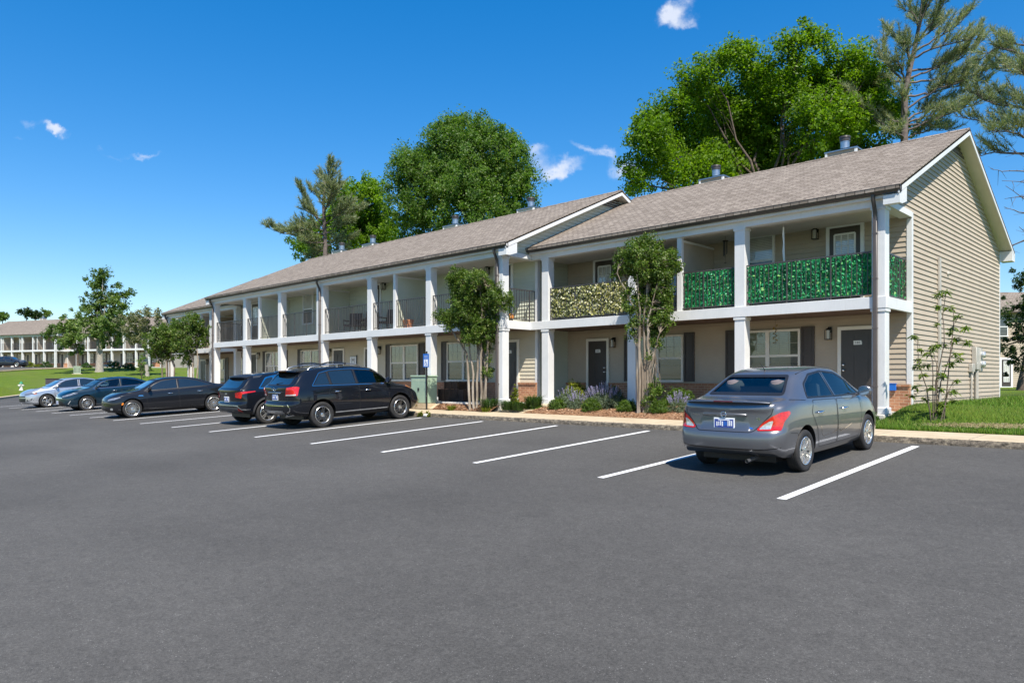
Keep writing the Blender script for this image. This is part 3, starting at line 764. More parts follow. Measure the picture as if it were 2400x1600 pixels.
    def downspout(s, x, y, zg, ye, dz=0, w=.045, z_low=.02):
        """from the gutter at (ye, zg) back to the column face at y and down"""
        m = MB(); pts = [(x, ye, zg), (x, ye, zg - .10), (x, ye + (y - ye) * .35, zg - .22), (x, y - .06, zg - .36), (x, y - .052, zg - .50)]
        m.tube(pts, w, 8, 0)
        m.bbox(x - w, x + w, y - .09, y - .012, z_low, zg - .46, .012, 1)
        for zz in (.6, 1.9, 3.0, 4.0): m.box(x - w - .004, x + w + .004, y - .094, y - .008, zz, zz + .035, 1)
        s.b(m, 'downspout', [M['gutter'], M['downspout']], angle=40)
    def chimney(s, x, y, zr, ztop, wood='siding_tan'):
        m = MB(); w, d = .46, .34; ztop -= .12
        m.box(x - w, x + w, y - d, y + d, zr, ztop, 0)
        for sx in (-1, 1):
            for sy in (-1, 1): m.box(x + sx * w - .035, x + sx * w + .035, y + sy * d - .035, y + sy * d + .035, zr, ztop - .002, 1)
        m.box(x - w - .05, x + w + .05, y - d - .05, y + d + .05, ztop, ztop + .035, 2)
        v = [(x - w - .06, y - d - .06, ztop + .05), (x + w + .06, y - d - .06, ztop + .05), (x + w + .06, y + d + .06, ztop + .05), (x - w - .06, y + d + .06, ztop + .05), (x, y, ztop + .16)]
        m.add(v, [(0, 1, 4), (1, 2, 4), (2, 3, 4), (3, 0, 4)], 2)
        c = s.b(m, 'chimney', [M[wood], M['wtrim'], M['steel']])
        p = MB(); p.lathe([(.14, ztop + .08), (.14, ztop + .34), (.15, ztop + .34), (.15, ztop + .36), (.14, ztop + .37)], (x, y, 0), 'z', 20, 0)
        p.lathe([(.14, ztop + .37), (.16, ztop + .38), (.16, ztop + .47), (.18, ztop + .48), (.17, ztop + .53), (.001, ztop + .55)], (x, y, 0), 'z', 20, 1)
        s.b(p, 'chimney_pipe', [M['steel'], M['gutter']], c, angle=40)

def make_block(B, xr, xl, yf, dz, cols, pairs, sid, gable_r=True, gable_l=True, rail_skip=(), lit=True, nums=(), spouts=(), chim=(), lo_sid=None, ground=-.35, detail=True, parts_x=(), wall_r=None, wmat=('pane_upper', 'pane_lower'), pd=PD):
    """xr / xl: right and left end faces; yf: front face of the columns; pairs: mirror lines of the flats"""
    yw = yf + pd; yr = yf + 5.80; ye = yf - .20; zr = 7.66 + dz; ze = 5.0 + dz; yb = yf + 11.30; ybe = yf + 11.75; OX = .36
    sl = (zr - ze) / (yr - ye); roofz = lambda y: zr - abs(y - yr) * sl if y <= yr else zr - (y - yr) * (zr - ze + .02) / (ybe - yr)
    zb, zt, zu = ZB + dz, ZT + dz, ZU + dz; z0 = dz
    mat = M[sid]; lmat = M[lo_sid or sid]
    # floor slab
    m = MB(); m.bbox(xl, xr + .02, yf - .12, yw + .05, z0 - .42, z0, .015); B.b(m, 'porch_slab', M['wood_slab'])
    # front wall: brick base, two storeys of boards
    doors = [p + sg * d for p in pairs for sg, d in ((1, 4.09), (-1, 4.09))]
    w = MB()
    laps(w, z0 + .66, zb + .02, lambda z: [((xl, yw), (xr, yw), (0, -1))], m=1); laps(w, zt - .02, zu + .12, lambda z: [((xl, yw), (xr, yw), (0, -1))], m=0)
    w.box(xl, xr - .001, yw + .004, yw + .15, z0, zu + .25, 1)
    B.b(w, 'front_wall', [mat, lmat])
    br = MB(); edges = sorted([(d - .47, d + .47) for d in doors]); a = xl
    for d0, d1 in edges + [(xr, xr)]:
        if d0 - a > .05:
            br.box(a, min(d0, xr - .0), yw - .085, yw + .003, z0 - .02, z0 + .60, 0); br.box(a, min(d0, xr + .015), yw - .12, yw + .002, z0 + .60, z0 + .655, 0)
        a = d1
    B.b(br, 'brick_base', M['brick'])
    # gable walls
    def gable(x, nx, full=True):
        g = MB()
        def seg(z):
            # interval in y at height z inside the gable outline
            lo = yf if z > zu + .15 else yw; hi = yb
            if z > roofz(yf) - .12:
                lo = max(lo, ye + (z + .12 - ze) / sl); hi = min(hi, yr + (zr - z - .12) / ((zr - ze + .02) / (ybe - yr)))
            if hi - lo < .05: return None
            P, Q = (x, lo), (x, hi)
            return [(P, Q, (nx, 0))] if nx > 0 else [(Q, P, (nx, 0))]
        laps(g, ground, zr - .14, seg)
        # solid behind the boards
        pts = [(yw, ground), (yb, ground), (yb, roofz(yb) - .14), (yr, zr - .14), (yf, roofz(yf) - .14), (yf, zu + .16), (yw, zu + .16)]
        g.prism(pts, 'x', min(x - nx * .004, x - nx * .14), max(x - nx * .004, x - nx * .14))
        gw = B.b(g, 'gable_wall', mat)
        xo = x + nx * .024
        for q in ((min(x, xo), max(x, xo), yw - .026, yw + .09, ground + .12, zu + .15), (min(x - nx * .09, x + nx * .022), max(x - nx * .09, x + nx * .022), yw - .03, yw - .001, z0 + .66, zu), (min(x, xo), max(x, xo), yb - .06, yb + .02, ground + .1, roofz(yb) - .2)):
            t = MB(); t.box(*q); B.b(t, 'corner_trim', M['white'])
        # rake boards, soffit and eave returns
        xo = x + nx * OX; rk = MB()
        for (ya, za, yb_, zb_) in ((ye - .02, ze - .01, yr, zr), (yr, zr, ybe + .02, roofz(ybe))):
            for X, th, dz_ in ((xo, .03, 0),):
                p = [(X, ya, za - .025), (X, yb_, zb_ - .025), (X, yb_, zb_ - .185), (X, ya, za - .185)]
                rk.add(p + [(q[0] - nx * th, q[1], q[2]) for q in p], [(0, 1, 2, 3), (7, 6, 5, 4), (0, 4, 5, 1), (1, 5, 6, 2), (2, 6, 7, 3), (3, 7, 4, 0)], 0)
            rk.add([(x, ya, za - .165), (xo - nx * .03, ya, za - .165), (xo - nx * .03, yb_, zb_ - .165), (x, yb_, zb_ - .165)], [(0, 1, 2, 3)], 1)
        # returns
        rk.prism([(ye - .0, ze - .20), (ye + .48, ze - .20 + .48 * sl), (ye + .48, ze - .30), (ye + .16, ze - .40), (ye, ze - .40)], 'x', min(x + nx * .02, xo), max(x + nx * .02, xo), 0)
        z_ = roofz(ybe); rk.prism([(ybe, z_ - .2), (yb + .0, roofz(yb) - .2), (yb + .0, z_ - .32), (ybe, z_ - .32)], 'x', min(x + nx * .02, xo), max(x + nx * .02, xo), 0)
        B.b(rk, 'rake_board', [M['white'], M['soffit']])
        if detail and full:
            v = MB(); zc = zr - .28
            pts = [(yr - 1.0, zr - .16 - 1.0 * sl), (yr, zr - .17), (yr + .45, zr - .17 - .45 * sl), (yr + .45, zr - .62), (yr - 1.0, zr - .62)]
            for k in range(5):
                z = zr - .60 + k * .085; half = (zr - .19 - z) / sl
                v.box(min(x + nx * .012, x + nx * .035), max(x + nx * .012, x + nx * .035), yr - half + .08, yr + half - .08, z, z + .05)
            B.b(v, 'gable_vent', M['shutter'])
    if gable_r: gable(xr, 1)
    if gable_l: gable(xl, -1, False)
    m = MB(); m.box(xl + .001, xr - .001, yb - .15, yb - .004, ground, ze - .1); B.b(m, 'rear_wall', mat)
    # roof
    r = MB(); xa, xb = xl - (OX if gable_l else .0), xr + (OX if gable_r else .0); th = .07
    ya, za = ye - .07, ze - .03
    r.add([(xa, ya, za), (xb, ya, za), (xb, yr, zr), (xa, yr, zr), (xa, ya, za - th), (xb, ya, za - th), (xb, yr, zr - th), (xa, yr, zr - th)],
          [(0, 1, 2, 3), (7, 6, 5, 4), (0, 4, 5, 1), (1, 5, 6, 2), (0, 3, 7, 4)], 0)
    zq = roofz(ybe)
    r.add([(xa, ybe, zq), (xb, ybe, zq), (xb, yr, zr), (xa, yr, zr), (xa, ybe, zq - th), (xb, ybe, zq - th), (xb, yr, zr - th), (xa, yr, zr - th)],
          [(3, 2, 1, 0), (4, 5, 6, 7), (0, 1, 5, 4), (2, 6, 5, 1), (4, 7, 3, 0)], 0)
    n = max(2, int((xb - xa) / .28)); 
    for i in range(n):
        a = xa + (xb - xa) * i / n; b = xa + (xb - xa) * (i + 1) / n; zz = zr + .010 + .006 * (i % 2)
        r.add([(a, yr - .15, zr - .15 * sl + .012), (b, yr - .15, zr - .15 * sl + .008), (b, yr, zz + .012), (a, yr, zz + .018), (b, yr + .15, zr - .15 * sl + .008), (a, yr + .15, zr - .15 * sl + .012)], [(0, 1, 2, 3), (3, 2, 4, 5)], 0)
    B.b(r, 'roof', M['shingle'], fix=False)
    # eave: fascia, soffit, gutter
    f = MB(); f.box(xa + .03, xb - .03, yf - .125, yf - .10, zu + .15, ze - .05, 0); f.box(xa + .03, xb - .03, yf - .10, yf + .02, zu + .15, zu + .17, 0)
    B.b(f, 'fascia', M['white'])
    g = MB(); prof = [(yf - .128, ze - .035), (yf - .128, ze - .165), (yf - .20, ze - .165), (yf - .235, ze - .12), (yf - .245, ze - .045), (yf - .275, ze - .03), (yf - .275, ze - .018), (yf - .235, ze - .018), (yf - .225, ze - .06), (yf - .20, ze - .145), (yf - .145, ze - .145), (yf - .145, ze - .035)]
    g.prism(prof, 'x', xa - .02, xb + .02); B.b(g, 'gutter', M['gutter'])
    # upper beam, ceilings, balcony
    bm_ = MB(); bm_.box(xl + .01, xr, yf + .0, yf + .26, zu, zu + .155); 
    if gable_r: bm_.box(xr - .24, xr + .004, yf + .26, yw - .03, zu + .02, zu + .165); bm_.box(xr + .004, xr + .03, yf - .0, yw - .03, zu + .02, zu + .16)
    B.b(bm_, 'beam', [M['soffit'] if False else M['white']])
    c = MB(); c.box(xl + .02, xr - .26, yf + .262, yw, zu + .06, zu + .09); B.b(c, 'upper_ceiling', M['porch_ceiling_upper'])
    bd = MB(); bd.bbox(xl, xr + .03, yf - .03, yf + .03, zb, zt, .006)
    if gable_r: bd.bbox(xr - .03, xr + .031, yf + .03, yw - .03, zb + .001, zt - .001, .006)
    if gable_l: bd.bbox(xl - .031, xl + .03, yf + .03, yw - .03, zb + .001, zt - .001, .006)
    if detail: bd.box(xl + (xr - xl) * .72, xl + (xr - xl) * .722, yf - .0315, yf - .02, zb, zt)
    B.b(bd, 'balcony_band', M['white'])
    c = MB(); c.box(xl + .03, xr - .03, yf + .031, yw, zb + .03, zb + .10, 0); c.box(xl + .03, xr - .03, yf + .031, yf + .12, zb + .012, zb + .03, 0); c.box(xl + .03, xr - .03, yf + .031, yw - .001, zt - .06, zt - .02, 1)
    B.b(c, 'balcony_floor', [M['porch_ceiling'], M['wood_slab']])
    # columns and railings
    for x in cols:
        B.column(x, yf, z0, zb); B.column(x, yf, zt, zu, False)
    if gable_r and detail: pass
    cs_ = sorted(cols)
    for i in range(len(cs_) - 1):
        if i not in rail_skip: B.railing(cs_[i] + .0, cs_[i + 1] - CW, yf + .10, zt)
    if gable_r: B.railing(xr - .12, xr - .12, yf + CW, zt, yw - .03)
    if gable_l: B.railing(xl + .12, xl + .12, yf + CW, zt, yw - .03)
    # flats
    k = 0
    for p in pairs:
        for sg in (1, -1):
            wy = yw - .012
            num = nums[k] if k < len(nums) else None; k += 1
            B.door(p + sg * 4.09, wy, z0, False, num, sg); B.lamp(p + sg * 3.42, wy, z0 + 2.12)
            xc = p + sg * 1.765; B.window(xc - .90, xc + .90, z0 + .70, z0 + 2.11, wy, True, wmat)
            for e in (-1, 1): a = xc + e * (.92 + .17); B.shutter(a - .17, a + .17, z0 + .70, z0 + 2.16, wy)
            B.door(p + sg * 3.80, wy, zt, True, None, sg, 'wtrim'); B.lamp(p + sg * 3.08, wy, z0 + 4.74)
            xc = p + sg * 1.50; B.window(xc - .46, xc + .46, zt + .70, zt + 2.11, wy, False, ('pane_blind', 'pane_lower') if k % 2 else ('pane_blue', 'pane_dark'), False, 'wtrim')
    for x in parts_x:
        q = MB(); q.box(x - .045, x + .045, yf + .16, yw - .02, zt - .01, zu - .12, 0); q.box(x - .07, x + .07, yf + .05, yf + .16, zt - .01, zu, 1); q.box(x - .055, x + .055, yf + .16, yw - .02, zu - .12, zu - .06, 1)
        B.b(q, 'partition', [mat, M['white']])
    for x, yy in spouts: B.downspout(x, yf, ze - .15, yf - .19)
    for x in chim: B.chimney(x, yr + 1.35, roofz(yr + 1.35) - .3, zr + .56, sid)
def build_main():
    g3 = 'two-storey apartment blocks along the car park'
    B = Block('apartment_building', 'nearest tan two-storey block with green balcony screens and a sunlit gable end', g3, (-5.3, 5.9, 0))
    make_block(B, 0, -10.72, 0, 0, [0, -3.313, -6.64, -9.969], [-5.32], 'siding_tan', True, False, nums=('144', '145'), spouts=[(-.19, 0)], chim=(-3.45, -8.05), parts_x=(-5.24,), ground=-.12, pd=1.86)
    # gable end: conduit chase, bib, meter boxes
    c = MB(); c.bbox(.016, .075, 4.03, 4.16, .15, 3.95, .01); B.b(c, 'conduit_cover', M['meter'])
    mt = MB(); mt.bbox(.016, .15, 7.55, 7.95, 1.05, 1.72, .015); mt.bbox(.016, .12, 7.20, 7.52, .98, 1.22, .01); mt.bbox(.016, .15, 7.98, 8.30, 1.0, 1.70, .012)
    mt.tube([(.06, 7.35, 1.0), (.06, 7.35, .1)], .025, 8); mt.tube([(.08, 7.85, 1.06), (.08, 7.85, .1)], .055, 8); mt.tube([(.05, 7.62, 1.05), (.05, 7.5, .8), (.05, 7.38, .55)], .018, 6)
    mo = B.b(mt, 'meter_box', M['meter'], angle=40)
    for zz in (1.22, 1.50):
        k = MB(); k.lathe([(.10, .15), (.10, .19), (.085, .25), (.001, .26)], (0, 8.14, zz), 'x', 18); B.b(k, 'electric_meter', M['clear_lens'], mo)
    hb = MB(); hb.lathe([(.06, .016), (.055, .04), (.02, .05), (.02, .09), (.001, .09)], (0, 5.0, 3.62), 'x', 12); B.b(hb, 'wall_fitting', M['meter'])

    B = Block('apartment_building', 'middle sage two-storey block standing forward of the nearest tan one', g3, (-21.4, 4.6, 0))
    make_block(B, -10.734, -32.13, -1.283, 0, [-10.734, -14.27, -17.84, -21.317, -24.88, -28.35, -31.834], [-16.1, -26.75], 'siding_sage', True, True, nums=('146', '', '', ''), spouts=[(-10.93, 0), (-21.50, 0), (-32.0, 0)], chim=(-16.2, -21.2, -28.1, -31.2), parts_x=(-16.45, -21.85, -27.1), lo_sid='siding_beige', pd=1.62)
    B = Block('apartment_building', 'last tan two-storey block beyond the sage one, half behind the trees', g3, (-37.0, 5.9, 0))
    make_block(B, -32.14, -41.78, 0, -.13, [-32.2, -35.3, -38.4, -41.5], [-36.95], 'siding_tan', False, True, nums=('', ''), spouts=[(-41.68, 0)], chim=(-35.5,), parts_x=(-36.9,))
build_main()
def build_far():
    g = 'far apartment blocks on the rise at the left'
    a = atan2(.379, .925); p = at(129, 859.5, 106.4); z = 2.34
    B = Block('apartment_building', 'far pale block at the left edge, the forward one of the two on the rise', g, (p.x, p.y, z), a, True); B.root.scale = (.71, 1, 1)
    make_block(B, 0, -27, 0, 0, [0, -3.36, -6.72, -10.08, -13.44, -16.8, -20.2, -23.5, -26.9], [-5.6, -16.4], 'siding_far', True, True, detail=False, chim=(-2.2, -11.5, -18.0), parts_x=(-5.6, -11.0, -16.4), ground=-2.5, wmat=('pane_dark', 'pane_lower'))
    B = Block('apartment_building', 'far pale block behind the lawn trees, set back from its neighbour at the left edge', g, (p.x, p.y, z), a, True); B.root.scale = (.71, 1, 1)
    make_block(B, 23.9, .02, 1.45, 0, [23.9, 20.5, 17.15, 13.8, 10.4, 7.05, 3.7], [6.0, 17.4], 'siding_far', True, False, detail=False, chim=(9.0, 18.5), parts_x=(6.0, 12.0, 17.4), ground=-2.5, wmat=('pane_dark', 'pane_lower'))
    # building seen past the right-hand corner
    p = at(2360, 905, 53); p.z = .12
    B = Block('apartment_building', 'pale sided building with a gridded glass door, glimpsed past the right-hand corner', None, tuple(p), YAW, True)
    w = MB(); laps(w, -.3, 5.6, lambda z: [((-4, 0), (12, 0), (0, -1))], .16); w.box(-4, 12, .01, 8, -.4, 5.6); B.b(w, 'front_wall', M['siding_tan'])
    r = MB(); r.prism([(-.5, 5.5), (4, 7.4), (8.5, 5.5), (8.5, 5.4), (4, 7.28), (-.5, 5.4)], 'x', -4.4, 12.4); B.b(r, 'roof', M['shingle'])
    f = MB(); f.box(-.58, .40, -.06, 0, -.02, 2.16); d = B.b(f, 'door', M['wtrim'])
    q = MB(); q.box(-.42, .24, -.08, -.06, .08, 2.02, 0); 
    for i in range(4): x = -.30 + .14 * i; q.box(x - .012, x + .012, -.095, -.08, .40, 1.90, 2)
    for i in range(6): z_ = .40 + .30 * i; q.box(-.30, .12, -.094, -.08, z_ - .012, z_ + .012, 2)
    q.quad((-.30, -.083, .40), (.12, -.083, .40), (.12, -.083, 1.90), (-.30, -.083, 1.90), 1); B.b(q, 'door_leaf', [M['door'], M['pane_blind'], M['wtrim']], d)
    for x0, x1, z0, z1 in ((-.9, .02, 3.72, 5.1), (1.6, 3.2, .9, 2.2), (1.6, 3.2, 3.72, 5.1)): B.window(x0, x1, z0, z1, -.012, x1 - x0 > 1.2, ('pane_dark', 'pane_lower'), False, 'wtrim')
build_far()
# ---------------------------------------------------------------- trees and plants
def leaf_faces(C, Rd, cnt, size, rs, up=.5, centre=None, outw=.5, asp=.55, droop=0.):
    """diamond leaves scattered through clusters: C (K,3) centres, Rd (K,) or (K,3) radii, cnt leaves each"""
    C = np.asarray(C, float); K = len(C); Rd = np.asarray(Rd, float)
    if Rd.ndim == 0: Rd = np.full(K, float(Rd))
    if Rd.ndim == 1: Rd = np.repeat(Rd[:, None], 3, 1)
    idx = np.repeat(np.arange(K), cnt); N = len(idx)
    d = rs.randn(N, 3); d /= np.linalg.norm(d, axis=1)[:, None]; r = rs.rand(N) ** .45
    P = C[idx] + d * r[:, None] * Rd[idx]
    n = rs.randn(N, 3); n /= np.linalg.norm(n, axis=1)[:, None]
    n[:, 2] += up
    if centre is not None:
        o = P - np.asarray(centre); o /= np.linalg.norm(o, axis=1)[:, None] + 1e-6; n += o * outw
    n /= np.linalg.norm(n, axis=1)[:, None]
    t = rs.randn(N, 3); t[:, 2] -= droop; t -= n * np.sum(t * n, 1)[:, None]; t /= np.linalg.norm(t, axis=1)[:, None] + 1e-9
    b = np.cross(n, t); s = size * (.6 + .8 * rs.rand(N))
    v = np.zeros((N, 4, 3)); L = t * s[:, None]; Wv = b * (s * asp)[:, None]
    v[:, 0] = P - L * .5; v[:, 1] = P + Wv * .5 - L * .05; v[:, 2] = P + L * .55 - n * (s * .12)[:, None]; v[:, 3] = P - Wv * .5 - L * .05
    return v
def lobe_pts(c, r, n, rs, inner=.30, jit=.20):
    d = rs.randn(n, 3); d /= np.linalg.norm(d, axis=1)[:, None]
    return np.asarray(c) + d * (inner + (1.0 - inner) * rs.rand(n) ** .6)[:, None] * np.asarray(r) + rs.randn(n, 3) * np.asarray(r) * jit
def lobes_from(px, org, sc, D, rs, spread, fill=0):
    """(x, y, r) measured on an enlarged view of the photo -> world lobes at distance D"""
    out = []
    for (x, y, r) in px:
        dd = rs.uniform(-spread, spread); rm = r / sc * D / FPX
        out.append((np.array(at(org[0] + x / sc, org[1] + y / sc, D)) + np.array(FWD) * dd, rm))
    if fill:
        n0 = len(out)
        for _ in range(fill):
            i, j = rs.randint(n0), rs.randint(n0); a, b = out[i], out[j]
            if np.linalg.norm(a[0] - b[0]) < 2.2 * (a[1] + b[1]): out.append(((a[0] + b[0]) / 2 + np.array(FWD) * rs.uniform(-1, 1), min(a[1], b[1]) * .9))
    return out
def bend(a, b, rs, k=.12, n=4):
    a, b = Vector(a), Vector(b); L = (b - a).length; P = []
    for i in range(n + 1):
        t = i / n; w = sin(pi * t) * k * L
        P.append(a.lerp(b, t) + Vector((rs.uniform(-1, 1), rs.uniform(-1, 1), rs.uniform(-.3, .8))) * w * (1 if 0 < i < n else 0) * .6)
    return P
def broadleaf(name, label, lobes, base, fork, tr, leafmat, barkmat, rs, cl_r, per_m2, leaves, size, cat='tree', group=None, limbs=True, up=.5, twig=.35):
    base = Vector(base); fork = Vector(fork)
    root = empty(name, base, (0, 0, 0), label, cat, group)
    t = MB(); mid = base.lerp(fork, .5) + Vector((rs.uniform(-.2, .2), rs.uniform(-.2, .2), 0)) * tr
    t.tube([base - Vector((0, 0, .3)), base + Vector((0, 0, .25)), mid, fork], [tr * 1.5, tr * 1.12, tr * .9, tr * .72], 12)
    trunk = None
    C = []; allc = np.mean([l[0] for l in lobes], 0)
    for c, r in lobes:
        n = max(5, int(4 * pi * r * r * per_m2)); pts = lobe_pts(c, (r, r, r * .92), n, rs); C.append(pts)
        if limbs and (rs.rand() < .6 or len(lobes) < 14):
            cc = Vector(c) - Vector((0, 0, r * .45)); P = bend(fork, cc, rs, .14, 5); rad = tr * .24
            t.tube(P, [rad * (1 - .78 * i / 5) + .012 for i in range(6)], 7, cap=False)
            for q in pts[:: max(5, len(pts) // 9)]:
                P2 = bend(P[3] if rs.rand() < .5 else P[5], q, rs, .12, 3); t.tube(P2, [rad * .22, rad * .15, rad * .09, .008], 5, cap=False)
    trunk = t.build('trunk', M[barkmat], root, base, fix=False)
    C = np.concatenate(C); v = leaf_faces(C, cl_r * (.45 + .75 * rs.rand(len(C)) ** 1.5), leaves, size, rs, up, allc - np.array([0, 0, 1.5]), .6)
    quads('crown', v, M[leafmat], root, base)
    return root, len(v)
def needles(P, Dr, rs, n=14, L=.2, w=.012, spread=.62):
    """tufts of needles at P pointing along Dr"""
    P = np.repeat(np.asarray(P), n, 0); Dr = np.repeat(np.asarray(Dr), n, 0); N = len(P)
    d = Dr + rs.randn(N, 3) * spread; d /= np.linalg.norm(d, axis=1)[:, None]
    s = rs.randn(N, 3); s -= d * np.sum(s * d, 1)[:, None]; s /= np.linalg.norm(s, axis=1)[:, None]; l = L * (.7 + .6 * rs.rand(N)); v = np.zeros((N, 4, 3))
    v[:, 0] = P - s * w; v[:, 1] = P + s * w; v[:, 2] = P + d * l[:, None] + s * w * .3; v[:, 3] = P + d * l[:, None] - s * w * .3
    return v
def pine(name, label, org, sc, D, trunk_px, limbs, base_z, rs, tr=.22, seg=.22, twl=.75, nn=13, nl=.2, nw=.013, bare=.25, dead=(), group=None, upk=.85):
    W_ = lambda p, dd=0: at(org[0] + p[0] / sc, org[1] + p[1] / sc, D) + FWD * dd
    T = [W_(p) for p in trunk_px]; b = Vector((T[0].x, T[0].y, base_z))
    root = empty(name, b, (0, 0, 0), label, 'tree', group)
    m = MB(); pts = [b - Vector((0, 0, .3))] + T; m.tube(pts, [tr * 1.3] + [tr * (1 - .82 * i / (len(T) - 1)) + .02 for i in range(len(T))], 10)
    TP = []; TD = []
    for li, L in enumerate(limbs):
        dd = rs.uniform(-1, 1) * D * .045; n = len(L); path = [W_(p, dd * i / (n - 1)) for i, p in enumerate(L)]
        dense = []
        for a, c in zip(path[:-1], path[1:]):
            k = max(2, int((c - a).length / .25))
            for i in range(k): dense.append(a.lerp(c, i / k) + Vector((rs.uniform(-.04, .04), rs.uniform(-.04, .04), rs.uniform(-.04, .04))))
        dense.append(path[-1]); tot = len(dense)
        m.tube(dense, [max(.012, tr * .36 * (1 - i / tot) ** .8) for i in range(tot)], 6, cap=False)
        acc = 0
        for i in range(1, tot):
            t = i / tot
            if t < bare: continue
            acc += (dense[i] - dense[i - 1]).length
            while acc > seg:
                acc -= seg; ax = (dense[i] - dense[i - 1]).normalized(); side = ax.cross(Vector((0, 0, 1)))
                side = side.normalized() if side.length > .1 else Vector((1, 0, 0))
                for s in (-1, 1, 0):
                    if rs.rand() < .22: continue
                    l = twl * (1.15 - t * .55) * rs.uniform(.35, 1.5); dv = (ax * rs.uniform(.5, 1.0) + side * s * rs.uniform(.3, 1.2) + Vector((0, 0, upk * rs.uniform(.3, 1.3)))).normalized()
                    q = dense[i] + dv * l; m.tube([dense[i], dense[i] + dv * l * .5, q], [.012, .009, .005], 4, cap=False)
                    kk = max(2, int(l / .13))
                    for j in range(kk):
                        u_ = (j + 1) / kk
                        if u_ < .25: continue
                        TP.append(dense[i] + dv * l * u_); TD.append(dv * .8 + Vector((0, 0, .35)))
        TP.append(path[-1]); TD.append((path[-1] - path[-2]).normalized())
    for L in dead:
        dd = rs.uniform(-1, 1) * D * .04; path = [W_(p, dd * i / (len(L) - 1)) for i, p in enumerate(L)]; P = []
        for a, c in zip(path[:-1], path[1:]): P += bend(a, c, rs, .08, 3)[:-1]
        P.append(path[-1]); n = len(P); m.tube(P, [max(.010, tr * .22 * (1 - i / n)) for i in range(n)], 5, cap=False)
        for i in range(1, n - 1):
            q = P[i] + Vector((rs.uniform(-1, 1), rs.uniform(-1, 1), rs.uniform(-1, .4))) * .6; m.tube([P[i], q], [.012, .004], 4, cap=False)
    m.build('trunk', M['bark_pine'], root, b, fix=False)
    v = needles(np.array(TP), np.array(TD), rs, nn, nl, nw); quads('crown', v, M['needle'], root, b)
    return len(v)

